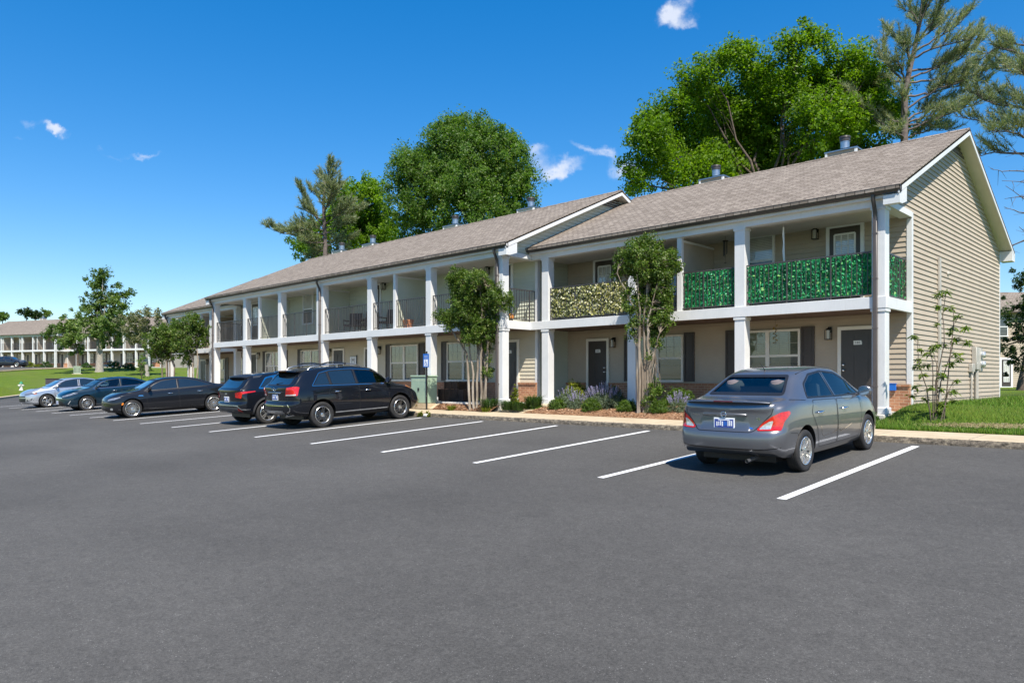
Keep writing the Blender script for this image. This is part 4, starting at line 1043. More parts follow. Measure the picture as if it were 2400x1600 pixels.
def trees():
    G = 'trees behind the apartment blocks'; cnt = {}
    rs = np.random.RandomState(11)
    D = 46; px = [(230, 1150, 130), (320, 900, 150), (380, 720, 105), (560, 850, 210), (660, 420, 105), (680, 620, 160), (870, 330, 95), (1000, 240, 95), (1000, 500, 200), (900, 800, 230), (1190, 370, 105), (1425, 170, 85), (1400, 380, 195), (1250, 700, 240), (1600, 240, 85), (1640, 450, 200), (1560, 800, 240), (1790, 340, 110), (1850, 560, 200), (1985, 460, 95), (2040, 600, 115), (1850, 850, 210), (2130, 760, 120), (1090, 330, 140), (790, 430, 130), (1300, 320, 140), (1520, 330, 150), (1720, 410, 130), (1930, 700, 170), (560, 620, 130), (430, 820, 140), (1150, 850, 190), (900, 950, 190), (1350, 900, 200), (1100, 600, 190), (1150, 1000, 220), (1450, 1050, 190), (800, 1080, 190), (500, 1100, 170), (2050, 900, 150)]
    b = at(1790, 900, D); b.z = .1; f = at(1790, 520, D)
    cnt['big'] = broadleaf('broadleaf_tree', 'tallest spreading bright green tree above the near roof', lobes_from(px, (1400, 60), 3.136, D, rs, 2.6, 26), b, f, .42, 'leaf_bright', 'bark', rs, .72, 2.0, 74, .19, group=G)[1]
    D = 58; px = [(1640, 330, 190), (1400, 440, 190), (1880, 430, 190), (1270, 620, 170), (1650, 600, 340), (2010, 620, 180), (1260, 850, 190), (1650, 850, 350), (2060, 800, 150), (1300, 1000, 200), (1900, 950, 230), (1540, 200, 80), (1690, 180, 75), (1900, 270, 70), (2090, 430, 80), (1190, 480, 75), (1270, 430, 115), (1180, 580, 110), (1420, 260, 110), (1560, 190, 95), (1790, 240, 110), (1990, 370, 120), (2100, 530, 100), (2140, 690, 90), (1130, 730, 80), (1640, 480, 250)]
    b = at(1100, 900, D); b.z = .1; f = at(1120, 470, D)
    cnt['dome'] = broadleaf('broadleaf_tree', 'rounded dome of dense green leaves above the middle roof', lobes_from(px, (600, 240), 3.36, D, rs, 2.0, 14), b, f, .36, 'leaf_deep', 'bark_grey', rs, .70, 1.8, 74, .18, group=G, up=.35)[1]
    D = 65; px = [(905, 690, 95), (930, 800, 150), (725, 720, 85), (760, 830, 120), (640, 860, 100), (420, 1030, 90), (800, 950, 180), (980, 950, 150), (500, 960, 85), (690, 950, 140), (330, 1110, 60), (1010, 1080, 130), (480, 1150, 150), (870, 1080, 150)]
    b = at(850, 900, D); b.z = .1; f = at(850, 520, D)
    cnt['mid'] = broadleaf('broadleaf_tree', 'smaller yellow-green tree between the left pine and the dome-shaped tree', lobes_from(px, (600, 240), 3.36, D, rs, 2.0), b, f, .28, 'leaf_bright', 'bark', rs, .6, 2.0, 64, .22, group=G)[1]
    # pines
    D = 56; T = [(545, 1250), (545, 1080), (535, 900), (530, 760), (560, 640), (600, 570)]
    Lm = [[(540, 1000), (440, 860), (350, 690)], [(560, 640), (590, 590), (625, 530)], [(550, 660), (520, 610), (480, 565)], [(535, 820), (480, 740), (430, 700)], [(535, 800), (620, 740), (690, 690)], [(540, 900), (650, 860), (770, 800)], [(540, 860), (600, 830), (660, 760)], [(540, 930), (470, 900), (420, 880)], [(545, 990), (620, 960), (720, 930)], [(545, 1010), (480, 990), (420, 1010)], [(545, 1100), (610, 1070), (700, 1050)], [(545, 1070), (490, 1090), (400, 1110)], [(535, 840), (560, 790), (600, 730)], [(545, 960), (640, 930), (770, 860)], [(545, 1080), (400, 1060), (200, 1030), (90, 985)], [(545, 1050), (430, 1020), (340, 1060)], [(545, 1130), (600, 1120), (650, 1150)], [(545, 1160), (450, 1170), (380, 1200)], [(545, 1030), (620, 1000), (680, 960)], [(540, 760), (500, 680), (470, 600)], [(545, 1110), (500, 1120), (430, 1130)], [(545, 1180), (580, 1190), (630, 1190)], [(530, 720), (590, 690), (640, 620)]]
    cnt['pineL'] = pine('pine_tree', 'ragged pine with a long low limb reaching left over the roof', (600, 240), 3.36, D, T, Lm, .1, np.random.RandomState(2), .16, .18, 1.0, 12, .30, .017, .2, group=G)
    D = 42; T = [(735, 1700), (735, 1480), (738, 1200), (742, 1000), (765, 880), (800, 720), (832, 600), (858, 460), (885, 330), (915, 150), (930, 0), (935, -60)]
    Lm = [[(735, 1330), (660, 1270), (560, 1210), (520, 1150)], [(735, 1340), (930, 1270), (1130, 1250), (1300, 1200)], [(745, 1310), (900, 1210), (1180, 1110), (1500, 960)], [(745, 1190), (900, 1080), (1060, 990), (1400, 900), (1560, 830)], [(742, 900), (640, 800), (500, 760)], [(740, 890), (600, 730), (510, 620), (530, 450)], [(770, 850), (1000, 780), (1300, 640), (1500, 380)], [(790, 760), (1150, 720), (1500, 560), (1650, 390)], [(760, 900), (1200, 860), (1500, 760), (1690, 620)], [(815, 640), (780, 380), (735, 190)], [(855, 480), (860, 250), (890, 20)], [(865, 450), (980, 300), (1050, 150), (1110, 20)], [(868, 450), (1100, 280), (1230, 180), (1270, 80)], [(845, 560), (1050, 450), (1250, 330), (1320, 210)], [(745, 1050), (1000, 1010), (1300, 930), (1620, 890)], [(745, 1350), (900, 1360), (1000, 1390)], [(738, 1500), (900, 1420), (1150, 1340), (1400, 1310)], [(735, 1420), (1000, 1330), (1300, 1230), (1560, 1130)], [(800, 720), (700, 640), (640, 590)], [(760, 880), (680, 830), (600, 850)], [(738, 1260), (660, 1150), (600, 1110)], [(890, 320), (940, 200), (990, 60)], [(820, 640), (950, 590), (1150, 560), (1300, 580)], [(735, 1380), (560, 1340), (420, 1180), (280, 1000), (300, 850)], [(735, 1500), (620, 1480), (520, 1500)], [(900, 250), (830, 120), (780, 100)]]
    cnt['pineR'] = pine('pine_tree', 'tall open pine with upswept right-hand limbs rising behind the gable', (1960, 0), 4.611, D, T, Lm, .1, np.random.RandomState(4), .19, .17, .98, 11, .28, .0125, .22, group=G)
    D = 33; T = [(2220, 3200), (2230, 2400), (2220, 1600), (2215, 900), (2230, 300), (2240, 50)]
    Lm = [[(2215, 620), (2050, 540), (1850, 440), (1750, 520)], [(2215, 500), (2060, 420), (1990, 320)], [(2215, 700), (2100, 640), (1960, 620)], [(2220, 980), (2050, 900), (1850, 880), (1780, 860)], [(2220, 1200), (2000, 1130), (1800, 1080), (1600, 930)], [(2220, 1400), (1950, 1290), (1750, 1250), (1500, 1150)], [(2220, 1550), (1900, 1490), (1700, 1490), (1480, 1540)], [(2215, 820), (2080, 780), (1900, 720)], [(2220, 1080), (2060, 1040), (1960, 1010)], [(2220, 1300), (2080, 1260), (1900, 1230)], [(2220, 1460), (2090, 1440), (1850, 1400)], [(2220, 1650), (2000, 1640), (1800, 1600), (1620, 1650)], [(2220, 1120), (2350, 1050), (2500, 1000)], [(2220, 800), (2350, 700), (2500, 640)], [(2220, 1500), (2360, 1450), (2520, 1400)]]
    dead = [[(2220, 1960), (2000, 1870), (1700, 1890), (1540, 1880)], [(2220, 2050), (2000, 2010), (1650, 2010)], [(2220, 2240), (2000, 2200), (1700, 2060)], [(2220, 2320), (1980, 2290), (1830, 2230)], [(2220, 2500), (2000, 2620), (1700, 2760), (1600, 2800)], [(2220, 2150), (2050, 2110), (1900, 2120)], [(2220, 1800), (2000, 1760), (1750, 1690)], [(2220, 2600), (2050, 2560), (1880, 2480)]]
    cnt['pineE'] = pine('pine_tree', 'nearest pine at the right edge with bare dead lower branches', (1960, 0), 4.611, D, T, Lm, .1, np.random.RandomState(6), .20, .17, .90, 11, .26, .0105, .25, dead, group=G)
    D = 41; px = [(2412, 690, 52), (2450, 770, 85), (2385, 800, 45), (2425, 640, 42), (2372, 735, 32), (2395, 850, 30), (2362, 800, 22)]
    b = at(2394, 918, D); b.z = .15; f = at(2412, 800, D)
    cnt['dark'] = broadleaf('broadleaf_tree', 'small dark shade tree with a leaning trunk at the right edge', lobes_from(px, (0, 0), 1, D, rs, 1.0), b, f, .2, 'leaf_dark', 'bark', rs, .30, 1.6, 60, .14, group=G)[1]
    # the hill at the left
    D = 86; px = [(850, 215, 95), (960, 180, 75), (1060, 300, 90), (1000, 420, 140), (800, 450, 120), (860, 590, 180), (1090, 520, 105), (1010, 700, 150), (1060, 620, 110), (720, 640, 90), (900, 330, 110)]
    b = at(233, 856, D); b.z = ground_z(b.x, b.y); f = at(232, 800, D); GH = 'trees on the far lawn'
    cnt['hill'] = broadleaf('broadleaf_tree', 'tall loose-crowned tree with a pale trunk on the left lawn', lobes_from(px, (0, 600), 3.92, D, rs, 2), b, f, .40, 'leaf_hill', 'bark_grey', rs, .5, 1.4, 46, .24, group=GH)[1]
    D = 82; px = [(560, 720, 85), (660, 800, 100), (720, 730, 90), (510, 650, 60), (690, 650, 60), (720, 860, 50)]
    b = at(183, 846, D); b.z = ground_z(b.x, b.y); f = at(181, 815, D)
    cnt['hill2'] = broadleaf('broadleaf_tree', 'low spreading tree just left of the tall loose-crowned one', lobes_from(px, (0, 600), 3.92, D, rs, 1.5), b, f, .16, 'leaf_hill', 'bark', rs, .45, 1.6, 44, .22, group=GH)[1]
    D = 80; px = [(1240, 610, 110), (1370, 550, 95), (1300, 700, 140), (1430, 640, 90), (1420, 530, 50), (1200, 720, 80)]
    b = at(345, 860, D); b.z = ground_z(b.x, b.y); f = at(342, 810, D)
    cnt['willow'] = broadleaf('broadleaf_tree', 'grey-green feathery tree left of the last block', lobes_from(px, (0, 600), 3.92, D, rs, 1.5), b, f, .2, 'leaf_willow', 'bark_grey', rs, .5, 1.2, 46, .22, group=GH)[1]
    D = 66; px = [(1260, 960, 40), (1300, 1010, 60), (1330, 960, 35), (1290, 920, 30), (1310, 1080, 50)]
    b = at(332, 893, D); b.z = ground_z(b.x, b.y); f = b + Vector((0, 0, .8))
    broadleaf('young_tree', 'thin bright sapling standing on the left lawn', lobes_from(px, (0, 600), 3.92, D, rs, .5), b, f, .04, 'leaf_hill', 'bark', rs, .25, .8, 14, .16, group=GH)
    # trees beyond the far building
    for k, (u, v, r, D, kind, lab) in enumerate([(62, 731, 13, 150, 'needle', 'tiny dark pine seen over the far roof between its chimneys'), (103, 736, 12, 160, 'leaf_hill', 'low tree top showing behind the far roof right of the tiny pine'), (6, 742, 9, 150, 'leaf_hill', 'tree top at the left edge behind the far roof'), (84, 738, 9, 158, 'leaf_dark', 'dark tuft of crown over the far roof beside the chimney')]):
        c = at(u, v, D); rm = r * D / FPX; b = Vector((c.x, c.y, 2.0)); lb = [(np.array(c) + np.array(RGT) * rm * o + np.array([0, 0, rm * q]), rm * .55) for o, q in ((-.8, -.1), (0, .35), (.8, .0), (.2, -.4))]
        broadleaf('distant_tree', lab, lb, b, c - Vector((0, 0, rm * .9)), .12, kind if kind != 'needle' else 'leaf_dark', 'bark', rs, .8, .12, 30, .5, group='tree tops beyond the far building')
    return cnt

def stems(root, paths, off, rs, r0, r1, mat='bark_myrtle'):
    for P in paths:
        m = MB(); Q = []
        for a, c in zip(P[:-1], P[1:]):
            for i in range(3): Q.append(a.lerp(c, i / 3) + Vector((rs.uniform(-1, 1), rs.uniform(-1, 1), 0)) * r0 * .55)
        Q.append(P[-1]); n = len(Q); m.tube(Q, [r0 + (r1 - r0) * i / (n - 1) for i in range(n)], 8); m.build('stem', M[mat], root, off, fix=False)
def myrtle(label, org, sc, u, y, z, paths, lobes, rs, leaf=.052, dens=34, per=60, r0=.042, group='crape myrtles along the pavement', sp=.45, clr=.16):
    b, D = at_y(u, y, z); root = empty('crape_myrtle', b, (0, 0, 0), label, 'small tree', group)
    W_ = lambda p, dd=0.: at(org[0] + p[0] / sc, org[1] + p[1] / sc, D) + FWD * dd
    ps = []
    for P in paths:
        dd = rs.uniform(-.35, .35); n = len(P); ps.append([W_(p, dd * i / (n - 1)) for i, p in enumerate(P)])
        ps[-1][0].z = min(ps[-1][0].z, z + .02) - .06
    stems(root, ps, b, rs, r0, .012)
    C = []; tw = MB()
    for (x, yy, r, *k) in lobes:
        rm = r * 1.12 / sc * D / FPX; c = np.array(W_((x, yy))) + np.array(FWD) * rs.uniform(-sp, sp) * min(1, rm * 2.0); n = max(3, int(4 * pi * rm * rm * dens * (k[0] if k else 1)))
        q = lobe_pts(c, (rm, rm, rm), n, rs, .25, .24); C.append(q)
        best = min((p for P in ps for p in P[2:]), key=lambda p: (Vector(c) - p).length)
        for e in q[::2]: tw.tube(bend(best, e, rs, .12, 3), [.012, .009, .006, .003], 4, cap=False)
    C = np.concatenate(C); tw.build('twig_sprays', M['bark_myrtle'], root, b, fix=False)
    v = leaf_faces(C, clr * (.45 + .8 * rs.rand(len(C)) ** 1.4), per, leaf, rs, .5, np.mean(C, 0), .5, .62); quads('crown', v, M['leaf_myrtle'], root, b)
    return len(v)
def shrub(name, label, p, r, mat, rs, n=150, per=24, leaf=.035, group='shrubs in the mulch bed', cat='shrub', inner=.5, spike=None):
    b = Vector(p); root = empty(name, b, (0, 0, 0), label, cat, group)
    d = rs.randn(n, 3); d /= np.linalg.norm(d, axis=1)[:, None]; d[:, 2] = np.abs(d[:, 2]) * 1.0 - .1
    C = np.array(b) + np.array([0, 0, r[2] * .1]) + d * (inner + (1 - inner) * rs.rand(n) ** .5)[:, None] * np.array(r) * (1 + .12 * rs.randn(n))[:, None]
    m = MB()
    for c in C[::4]: m.tube([b + Vector((0, 0, -.04)), b.lerp(Vector(c), .5) + Vector((0, 0, .02)), Vector(c)], [.008, .006, .003], 4, cap=False)
    m.build('stems', M['stem'], root, b, fix=False)
    v = leaf_faces(C, min(r) * .22, per, leaf, rs, .6, np.array(b), .6); quads('leaves', v, M[mat], root, b)
    if spike:
        Nn, hh = spike; fl = []; sm = MB()
        for _ in range(Nn):
            a = rs.rand() * 6.28; rr = rs.rand() ** .5; s = Vector((cos(a) * rr * r[0] * .75, sin(a) * rr * r[1] * .75, r[2] * (1 - .5 * rr * rr))) + b
            dv = Vector((cos(a) * rr * .55, sin(a) * rr * .55, 1)).normalized(); e = s + dv * hh * rs.uniform(.7, 1.2); sm.tube([s, e], [.003, .002], 4, cap=False)
            for j in range(7): fl.append(np.array(s.lerp(e, .35 + .65 * j / 6)))
        sm.build('flower_stalk', M['leaf_grey'], root, b, fix=False)
        quads('blossom', leaf_faces(np.array(fl), .016, 7, .020, rs, .3), M['flower_purple'], root, b)
    return root
def grass_clump(label, p, r, h, rs, n=260, mat='leaf_bush', group='clumps of strap-leaved plants'):
    b = Vector(p); v = np.zeros((n * 2, 4, 3))
    for i in range(n):
        a = rs.rand() * 6.28; q = rs.rand() ** .5; x, y = cos(a) * r * q * .55, sin(a) * r * q * .55; hh = h * rs.uniform(.6, 1.1); o = rs.uniform(.25, .9) * r; w = .007
        P0, P1, P2 = np.array([x, y, -.03]), np.array([x + cos(a) * o * .35, y + sin(a) * o * .35, hh * .75]), np.array([x + cos(a) * o, y + sin(a) * o, hh * rs.uniform(.55, 1)])
        s = np.array([-sin(a), cos(a), 0]) * w
        v[2 * i] = [P0 - s, P0 + s, P1 + s, P1 - s]; v[2 * i + 1] = [P1 - s, P1 + s, P2 + s * .2, P2 - s * .2]
    o = quads('strap_plant', v, M[mat]); o.location = b
    return tag(o, label, 'plant', group)

def plants():
    rs = np.random.RandomState(21); cnt = {}
    O, S_ = (1380, 540), 3.733
    P2 = [[(512, 1560), (512, 1200), (508, 1000), (500, 850), (530, 700), (540, 640), (572, 500)], [(472, 1560), (460, 1200), (432, 1000), (440, 850), (405, 700), (340, 590), (290, 480), (240, 380)], [(430, 1520), (432, 1100), (402, 900), (372, 780), (352, 650), (345, 430)], [(520, 1400), (530, 1200), (560, 1060), (580, 1000), (600, 900)], [(506, 1000), (480, 800), (490, 680), (505, 500), (500, 350)], [(436, 900), (440, 760), (420, 560), (400, 400)], [(540, 640), (510, 600), (520, 480), (540, 330)]]
    L2 = [(500, 190, 120), (420, 260, 110), (600, 230, 110), (330, 290, 95), (690, 290, 90), (530, 360, 130), (640, 420, 80), (610, 640, 95), (640, 790, 70), (560, 560, 80), (500, 95, 45), (445, 90, 30), (300, 210, 45), (730, 210, 45), (270, 370, 40), (390, 920, 45, .5), (600, 880, 40, .6), (365, 840, 30, .5), (550, 1380, 50, .6), (575, 1300, 35, .4), (510, 1480, 50, .6), (580, 1420, 45, .6), (660, 700, 50), (590, 740, 60), (690, 350, 60), (470, 420, 60), (470, 520, 60), (420, 610, 45), (560, 690, 65), (620, 560, 75), (600, 820, 60), (540, 900, 35), (660, 620, 60), (440, 780, 30), (380, 700, 35), (650, 850, 45), (350, 560, 45), (330, 680, 35), (470, 650, 45), (560, 800, 55), (620, 720, 65), (680, 540, 60), (570, 960, 40), (520, 1080, 28, .5), (600, 1000, 30, .6), (390, 820, 35)]
    cnt['m2'] = myrtle('tall crape myrtle with several pale trunks, before the cream balcony screen', O, S_, 1512, -.95, -.12, P2, L2, rs)
    O, S_ = (1000, 540), 3.408
    P1 = [[(375, 1400), (370, 1150), (335, 920), (310, 760), (280, 560)], [(398, 1400), (410, 1100), (402, 900), (385, 700), (370, 520)], [(430, 1400), (440, 1000), (430, 850), (440, 650), (430, 480)], [(452, 1390), (470, 1050), (482, 880), (550, 730), (600, 610)], [(350, 1150), (320, 980), (230, 850), (170, 760), (125, 690)], [(470, 1050), (490, 850), (500, 650), (480, 450)]]
    L1 = [(250, 430, 90), (215, 390, 50), (390, 420, 90), (480, 470, 90), (560, 560, 90), (330, 540, 110), (430, 620, 120), (570, 640, 70), (130, 680, 50), (200, 715, 60), (350, 770, 90), (450, 790, 80), (620, 580, 45), (300, 650, 80), (405, 360, 45), (290, 370, 40), (500, 720, 70), (250, 560, 60), (480, 1130, 50, .6), (490, 1030, 30, .6), (530, 760, 45), (540, 480, 50), (380, 860, 55), (410, 840, 60), (330, 850, 50), (500, 840, 50), (250, 650, 60), (570, 710, 50), (480, 930, 35), (600, 560, 45)]
    cnt['m1'] = myrtle('shorter crape myrtle with fanned trunks, at the step between the tan and sage blocks', O, S_, 1118, -1.62, -.17, P1, L1, rs)
    O, S_ = (0, 600), 3.92
    PA = [[(1510, 1110), (1490, 1000), (1440, 900), (1430, 800)], [(1540, 1110), (1530, 980), (1510, 850), (1500, 760)], [(1565, 1110), (1570, 980), (1590, 880), (1600, 780)], [(1585, 1105), (1600, 1000), (1560, 900), (1540, 720)]]
    LA = [(1430, 810, 90), (1520, 710, 90), (1590, 760, 90), (1480, 880, 80), (1390, 880, 55), (1540, 850, 80), (1470, 760, 80), (1610, 680, 60), (1640, 860, 40)]
    cnt['ma'] = myrtle('leftmost crape myrtle, a wide low bush of trunks before the last tan block', O, S_, 395, -1.2, -.28, PA, LA, rs, .085, 14, 44, .05, clr=.22)
    PB = [[(1745, 1090), (1735, 980), (1700, 880), (1650, 780)], [(1775, 1090), (1775, 960), (1740, 860), (1740, 700)], [(1805, 1090), (1815, 950), (1800, 850), (1790, 680)]]
    LB = [(1670, 690, 80), (1780, 620, 75), (1820, 700, 75), (1720, 780, 85), (1700, 880, 60), (1830, 790, 50), (1710, 950, 45), (1740, 620, 60), (1780, 560, 30)]
    cnt['mb'] = myrtle('crape myrtle at the left end of the sage block, right of the leftmost one', O, S_, 456, -1.2, -.28, PB, LB, rs, .085, 14, 44, .05, clr=.2)
    # sapling by the gable wall: thin stems with whorls of long leaves
    O, S_ = (1900, 600), 3.408; b, D = at_y(2190, -.15, 0); b.z = ground_z(b.x, b.y)
    root = empty('young_tree', b, (0, 0, 0), 'thin sapling with tiers of drooping leaves before the sunlit gable wall', 'small tree')
    W_ = lambda p, dd=0.: at(O[0] + p[0] / S_, O[1] + p[1] / S_, D) + FWD * dd
    paths = [[(1000, 1290), (1020, 1000), (1055, 700), (1068, 480), (1066, 300)], [(1010, 1290), (1060, 1000), (1120, 800), (1170, 640)], [(990, 1290), (990, 1000), (975, 850), (960, 720)], [(950, 1290), (915, 1060), (870, 850), (845, 650)], [(1020, 1290), (1080, 1080), (1140, 1000)], [(1030, 1000), (1000, 860), (1000, 770)], [(1060, 700), (1120, 560), (1150, 420)]]
    ps = [[W_(p, rs.uniform(-.1, .1)) for p in P] for P in paths]
    for P in ps: P[0].z = b.z - .03
    stems(root, ps, b, rs, .014, .005, 'bark')
    wh = [(1068, 285, 80), (1040, 300, 60), (1150, 405, 55), (1020, 400, 45), (1130, 490, 45), (1200, 575, 55), (1130, 575, 55), (1160, 660, 60), (1200, 690, 45), (1080, 700, 45), (840, 640, 45), (850, 745, 38), (960, 715, 50), (940, 740, 40), (1000, 770, 55), (1110, 780, 45), (870, 880, 50), (850, 830, 40), (960, 870, 45), (1090, 860, 45), (1170, 820, 38), (860, 950, 45), (990, 940, 50), (1100, 960, 50), (1150, 990, 38), (850, 1040, 45), (930, 1050, 45), (1060, 1060, 50), (1120, 1080, 45), (840, 1115, 38), (940, 1140, 45), (1140, 1155, 50), (1050, 1180, 55), (1180, 1080, 30), (1040, 540, 30), (1060, 620, 35), (1020, 1240, 50), (1060, 1240, 45)]
    fs = []; tw = MB()
    for x, yy, r in wh:
        c = W_((x, yy), rs.uniform(-.25, .25)); rm = r / S_ * D / FPX; best = min((p for P in ps for p in P[1:]), key=lambda p: (c - p).length); tw.tube([best, c], [.005, .003], 4, cap=False)
        for k in range(24):
            a = rs.rand() * 6.28; el = rs.uniform(-.7, .35); d = np.array([cos(a) * cos(el), sin(a) * cos(el), sin(el)]); l = rm * rs.uniform(.6, 1.25); s = np.cross(d, [0, 0, 1]); s /= np.linalg.norm(s); w = .021
            p0 = np.array(c) + rs.randn(3) * .02; fs.append([p0, p0 + d * l * .5 + s * w, p0 + d * l - np.array([0, 0, l * .25]), p0 + d * l * .5 - s * w])
    tw.build('twig_sprays', M['stem'], root, b, fix=False); quads('crown', np.array(fs), M['leaf_sapling'], root, b)
    # the bed: second number is the place across the bed
    def P_(u, y):
        t = (y + 1.6) / 1.5; p = at_y(u, y, 0)[0]; p.z = (-.235 + .19 * t + sin(max(0, min(1, t)) * pi) * .03) if y < -.12 else .03
        return p
    GB = 'clipped box shrubs at the front of the bed'
    for u, y, w, h, lab in ((1306, -.85, .27, .30, 'low box shrub at the left end of the bed, beside the white column'), (1385, -.95, .28, .34, 'box shrub in front of the big lavender'), (1470, -.80, .28, .30, 'box shrub just left of the tall crape myrtle'), (1545, -.80, .31, .34, 'box shrub just right of the tall crape myrtle')):
        shrub('box_shrub', lab, P_(u, y), (w, w, h), 'leaf_box', rs, 210, 26, .030, GB)
    shrub('shrub', 'yellow-green shrub standing against the brick behind the lavender', P_(1351, .75), (.42, .40, .62), 'leaf_yellow', rs, 260, 26, .045); shrub('shrub', 'dark green shrub against the brick just right of the dark door behind the largest lavender', P_(1437, .60), (.36, .34, .50), 'leaf_bush', rs, 260, 26, .035)
    shrub('shrub', 'round light green shrub under the right window, left of the grey car', P_(1592, .55), (.44, .38, .48), 'leaf_box', rs, 280, 26, .042)
    shrub('lavender_bush', 'grey-green lavender without flowers left of the flowering one', P_(1334, -.40), (.46, .36, .42), 'leaf_grey', rs, 260, 26, .032, 'lavender in the bed', spike=(16, .22))
    shrub('lavender_bush', 'largest lavender, full of purple flower spikes', P_(1414, -.42), (.62, .42, .42), 'leaf_grey', rs, 300, 24, .030, 'lavender in the bed', spike=(95, .30)); shrub('lavender_bush', 'small purple lavender squeezed between two box shrubs', P_(1354, -.70), (.28, .26, .28), 'leaf_grey', rs, 120, 20, .028, 'lavender in the bed', spike=(36, .24))
    shrub('lavender_bush', 'small purple lavender beside the tail of the grey car', P_(1592, -.55), (.32, .28, .28), 'leaf_grey', rs, 130, 20, .028, 'lavender in the bed', spike=(36, .26))
    shrub('shrub', 'dark low shrub under the front wing of the grey car at the corner column', P_(2030, -.5), (.25, .22, .22), 'leaf_bush', rs, 90, 22, .03)
    p = at_y(1251, -.85, -.14)[0]; grass_clump('large strap-leaved clump before the left white column', p, .42, .46, rs, 420); shrub('shrub', 'low green mound under the strap-leaved clump by the walkway', p + Vector((-.1, .0, .0)), (.40, .30, .20), 'leaf_box', rs, 150, 24, .035)
    for u, y, r, h, lab in ((1147, -1.55, .40, .36, 'strap-leaved clump right of the shorter crape myrtle'), (1190, -1.5, .34, .30, 'strap-leaved clump before the end column of the sage block'), (1215, -1.5, .30, .28, 'strap-leaved clump nearest the walkway')): grass_clump(lab, at_y(u, y, -.14)[0], r, h, rs, 260)
    shrub('shrub', 'narrow upright shrub before the door at the step between the two nearest blocks', at_y(1207, -1.42, -.08)[0], (.14, .14, .62), 'leaf_yellow', rs, 110, 24, .04)
    shrub('shrub', 'orange-tinged shrub beside the accessible parking sign', at_y(984, -1.70, -.17)[0], (.26, .22, .42), 'leaf_orange', rs, 150, 24, .036)
    for u, y, lab in ((1058, -1.78, 'tuft of weeds at the pavement edge left of the shorter crape myrtle'), (1140, -1.78, 'tuft of weeds at the pavement edge under the shorter crape myrtle')): grass_clump(lab, at_y(u, y, -.23)[0], .22, .16, rs, 110, 'leaf_yellow', 'weeds at the pavement edge')
    for u, lab in ((985, 'weed growing at the kerb foot left of the fallen can'), (1003, 'weed growing at the kerb foot right of the fallen can')):
        p = at_y(u, KY - .06, 0)[0]; p.z = lot_z(p.x, p.y); shrub('weed', lab, p, (.10, .08, .18), 'leaf_yellow', rs, 40, 16, .035, 'weeds at the kerb', 'weed')
    # low planting along the far building
    for u, v, D, r, mat, lab in ((70, 856, 103, .9, 'leaf_yellow', 'yellow shrub by the far building, right of the dark car'), (90, 856, 104, .55, 'leaf_yellow', 'small yellow shrub left of the fourth far column'), (107, 855, 104, 1.0, 'leaf_bush', 'green shrub under the far window'), (203, 855, 97, .8, 'leaf_bush', 'green shrub left of the pale trunk on the far lawn'), (268, 855, 92, 1.0, 'leaf_bush', 'green shrub right of the motorcycle'), (302, 854, 91, .9, 'leaf_bush', 'green shrub left of the far dark door'), (342, 856, 88, .9, 'leaf_bush', 'green shrub at the right end of the far building')):
        p = at(u, v, D); p.z = ground_z(p.x, p.y); shrub('shrub', lab, p, (r, r * .8, r * .9), mat, rs, 60, 16, .16, 'shrubs along the far building')
    return cnt
print('TREES', trees(), 'PLANTS', plants())
# ---------------------------------------------------------------- cars
def pchip(keys):
    keys = sorted(keys); xs = [k[0] for k in keys]; ys = [k[1] for k in keys]; n = len(xs)
    d = [(ys[i + 1] - ys[i]) / (xs[i + 1] - xs[i]) for i in range(n - 1)]
    m = [0] * n
    for i in range(n):
        if i == 0: m[i] = d[0]
        elif i == n - 1: m[i] = d[-1]
        elif d[i - 1] * d[i] <= 0: m[i] = 0
        else: m[i] = 2 * d[i - 1] * d[i] / (d[i - 1] + d[i])
    def f(x):
        if x <= xs[0]: return ys[0]
        if x >= xs[-1]: return ys[-1]
        i = 0
        while xs[i + 1] < x: i += 1
        h = xs[i + 1] - xs[i]; t = (x - xs[i]) / h
        return ((2 * t ** 3 - 3 * t * t + 1) * ys[i] + (t ** 3 - 2 * t * t + t) * h * m[i]
                + (-2 * t ** 3 + 3 * t * t) * ys[i + 1] + (t ** 3 - t * t) * h * m[i + 1])
    return f
def crom(P, sub):
    out = []
    for i in range(len(P) - 1):
        p0 = P[max(i - 1, 0)]; p1 = P[i]; p2 = P[i + 1]; p3 = P[min(i + 2, len(P) - 1)]
        for k in range(sub):
            t = k / sub
            out.append(tuple(.5 * ((2 * p1[j]) + (-p0[j] + p2[j]) * t + (2 * p0[j] - 5 * p1[j] + 4 * p2[j] - p3[j]) * t * t
                                   + (-p0[j] + 3 * p1[j] - 3 * p2[j] + p3[j]) * t ** 3) for j in range(2)))
    out.append(P[-1]); return out
def rpoly(pts, r=.03, n=4):
    """round the corners of an outline"""
    out = []; N = len(pts)
    for i in range(N):
        a, b, c = Vector(pts[i - 1]), Vector(pts[i]), Vector(pts[(i + 1) % N])
        da, dc = (a - b), (c - b); rr = min(r, da.length * .45, dc.length * .45)
        s, e = b + da.normalized() * rr, b + dc.normalized() * rr
        for k in range(n + 1):
            t = k / n; out.append(tuple((s * (1 - t) ** 2 + b * 2 * t * (1 - t) + e * t * t)))
    return out
def inset(pts, d):
    N = len(pts); A = sum(pts[i][0] * pts[(i + 1) % N][1] - pts[(i + 1) % N][0] * pts[i][1] for i in range(N)); sg = 1 if A > 0 else -1
    out = []
    for i in range(N):
        a, b, c = Vector(pts[i - 1]), Vector(pts[i]), Vector(pts[(i + 1) % N])
        t = (c - a).normalized(); nrm = Vector((-t.y, t.x)) * sg
        out.append(tuple(b + nrm * d))
    return out
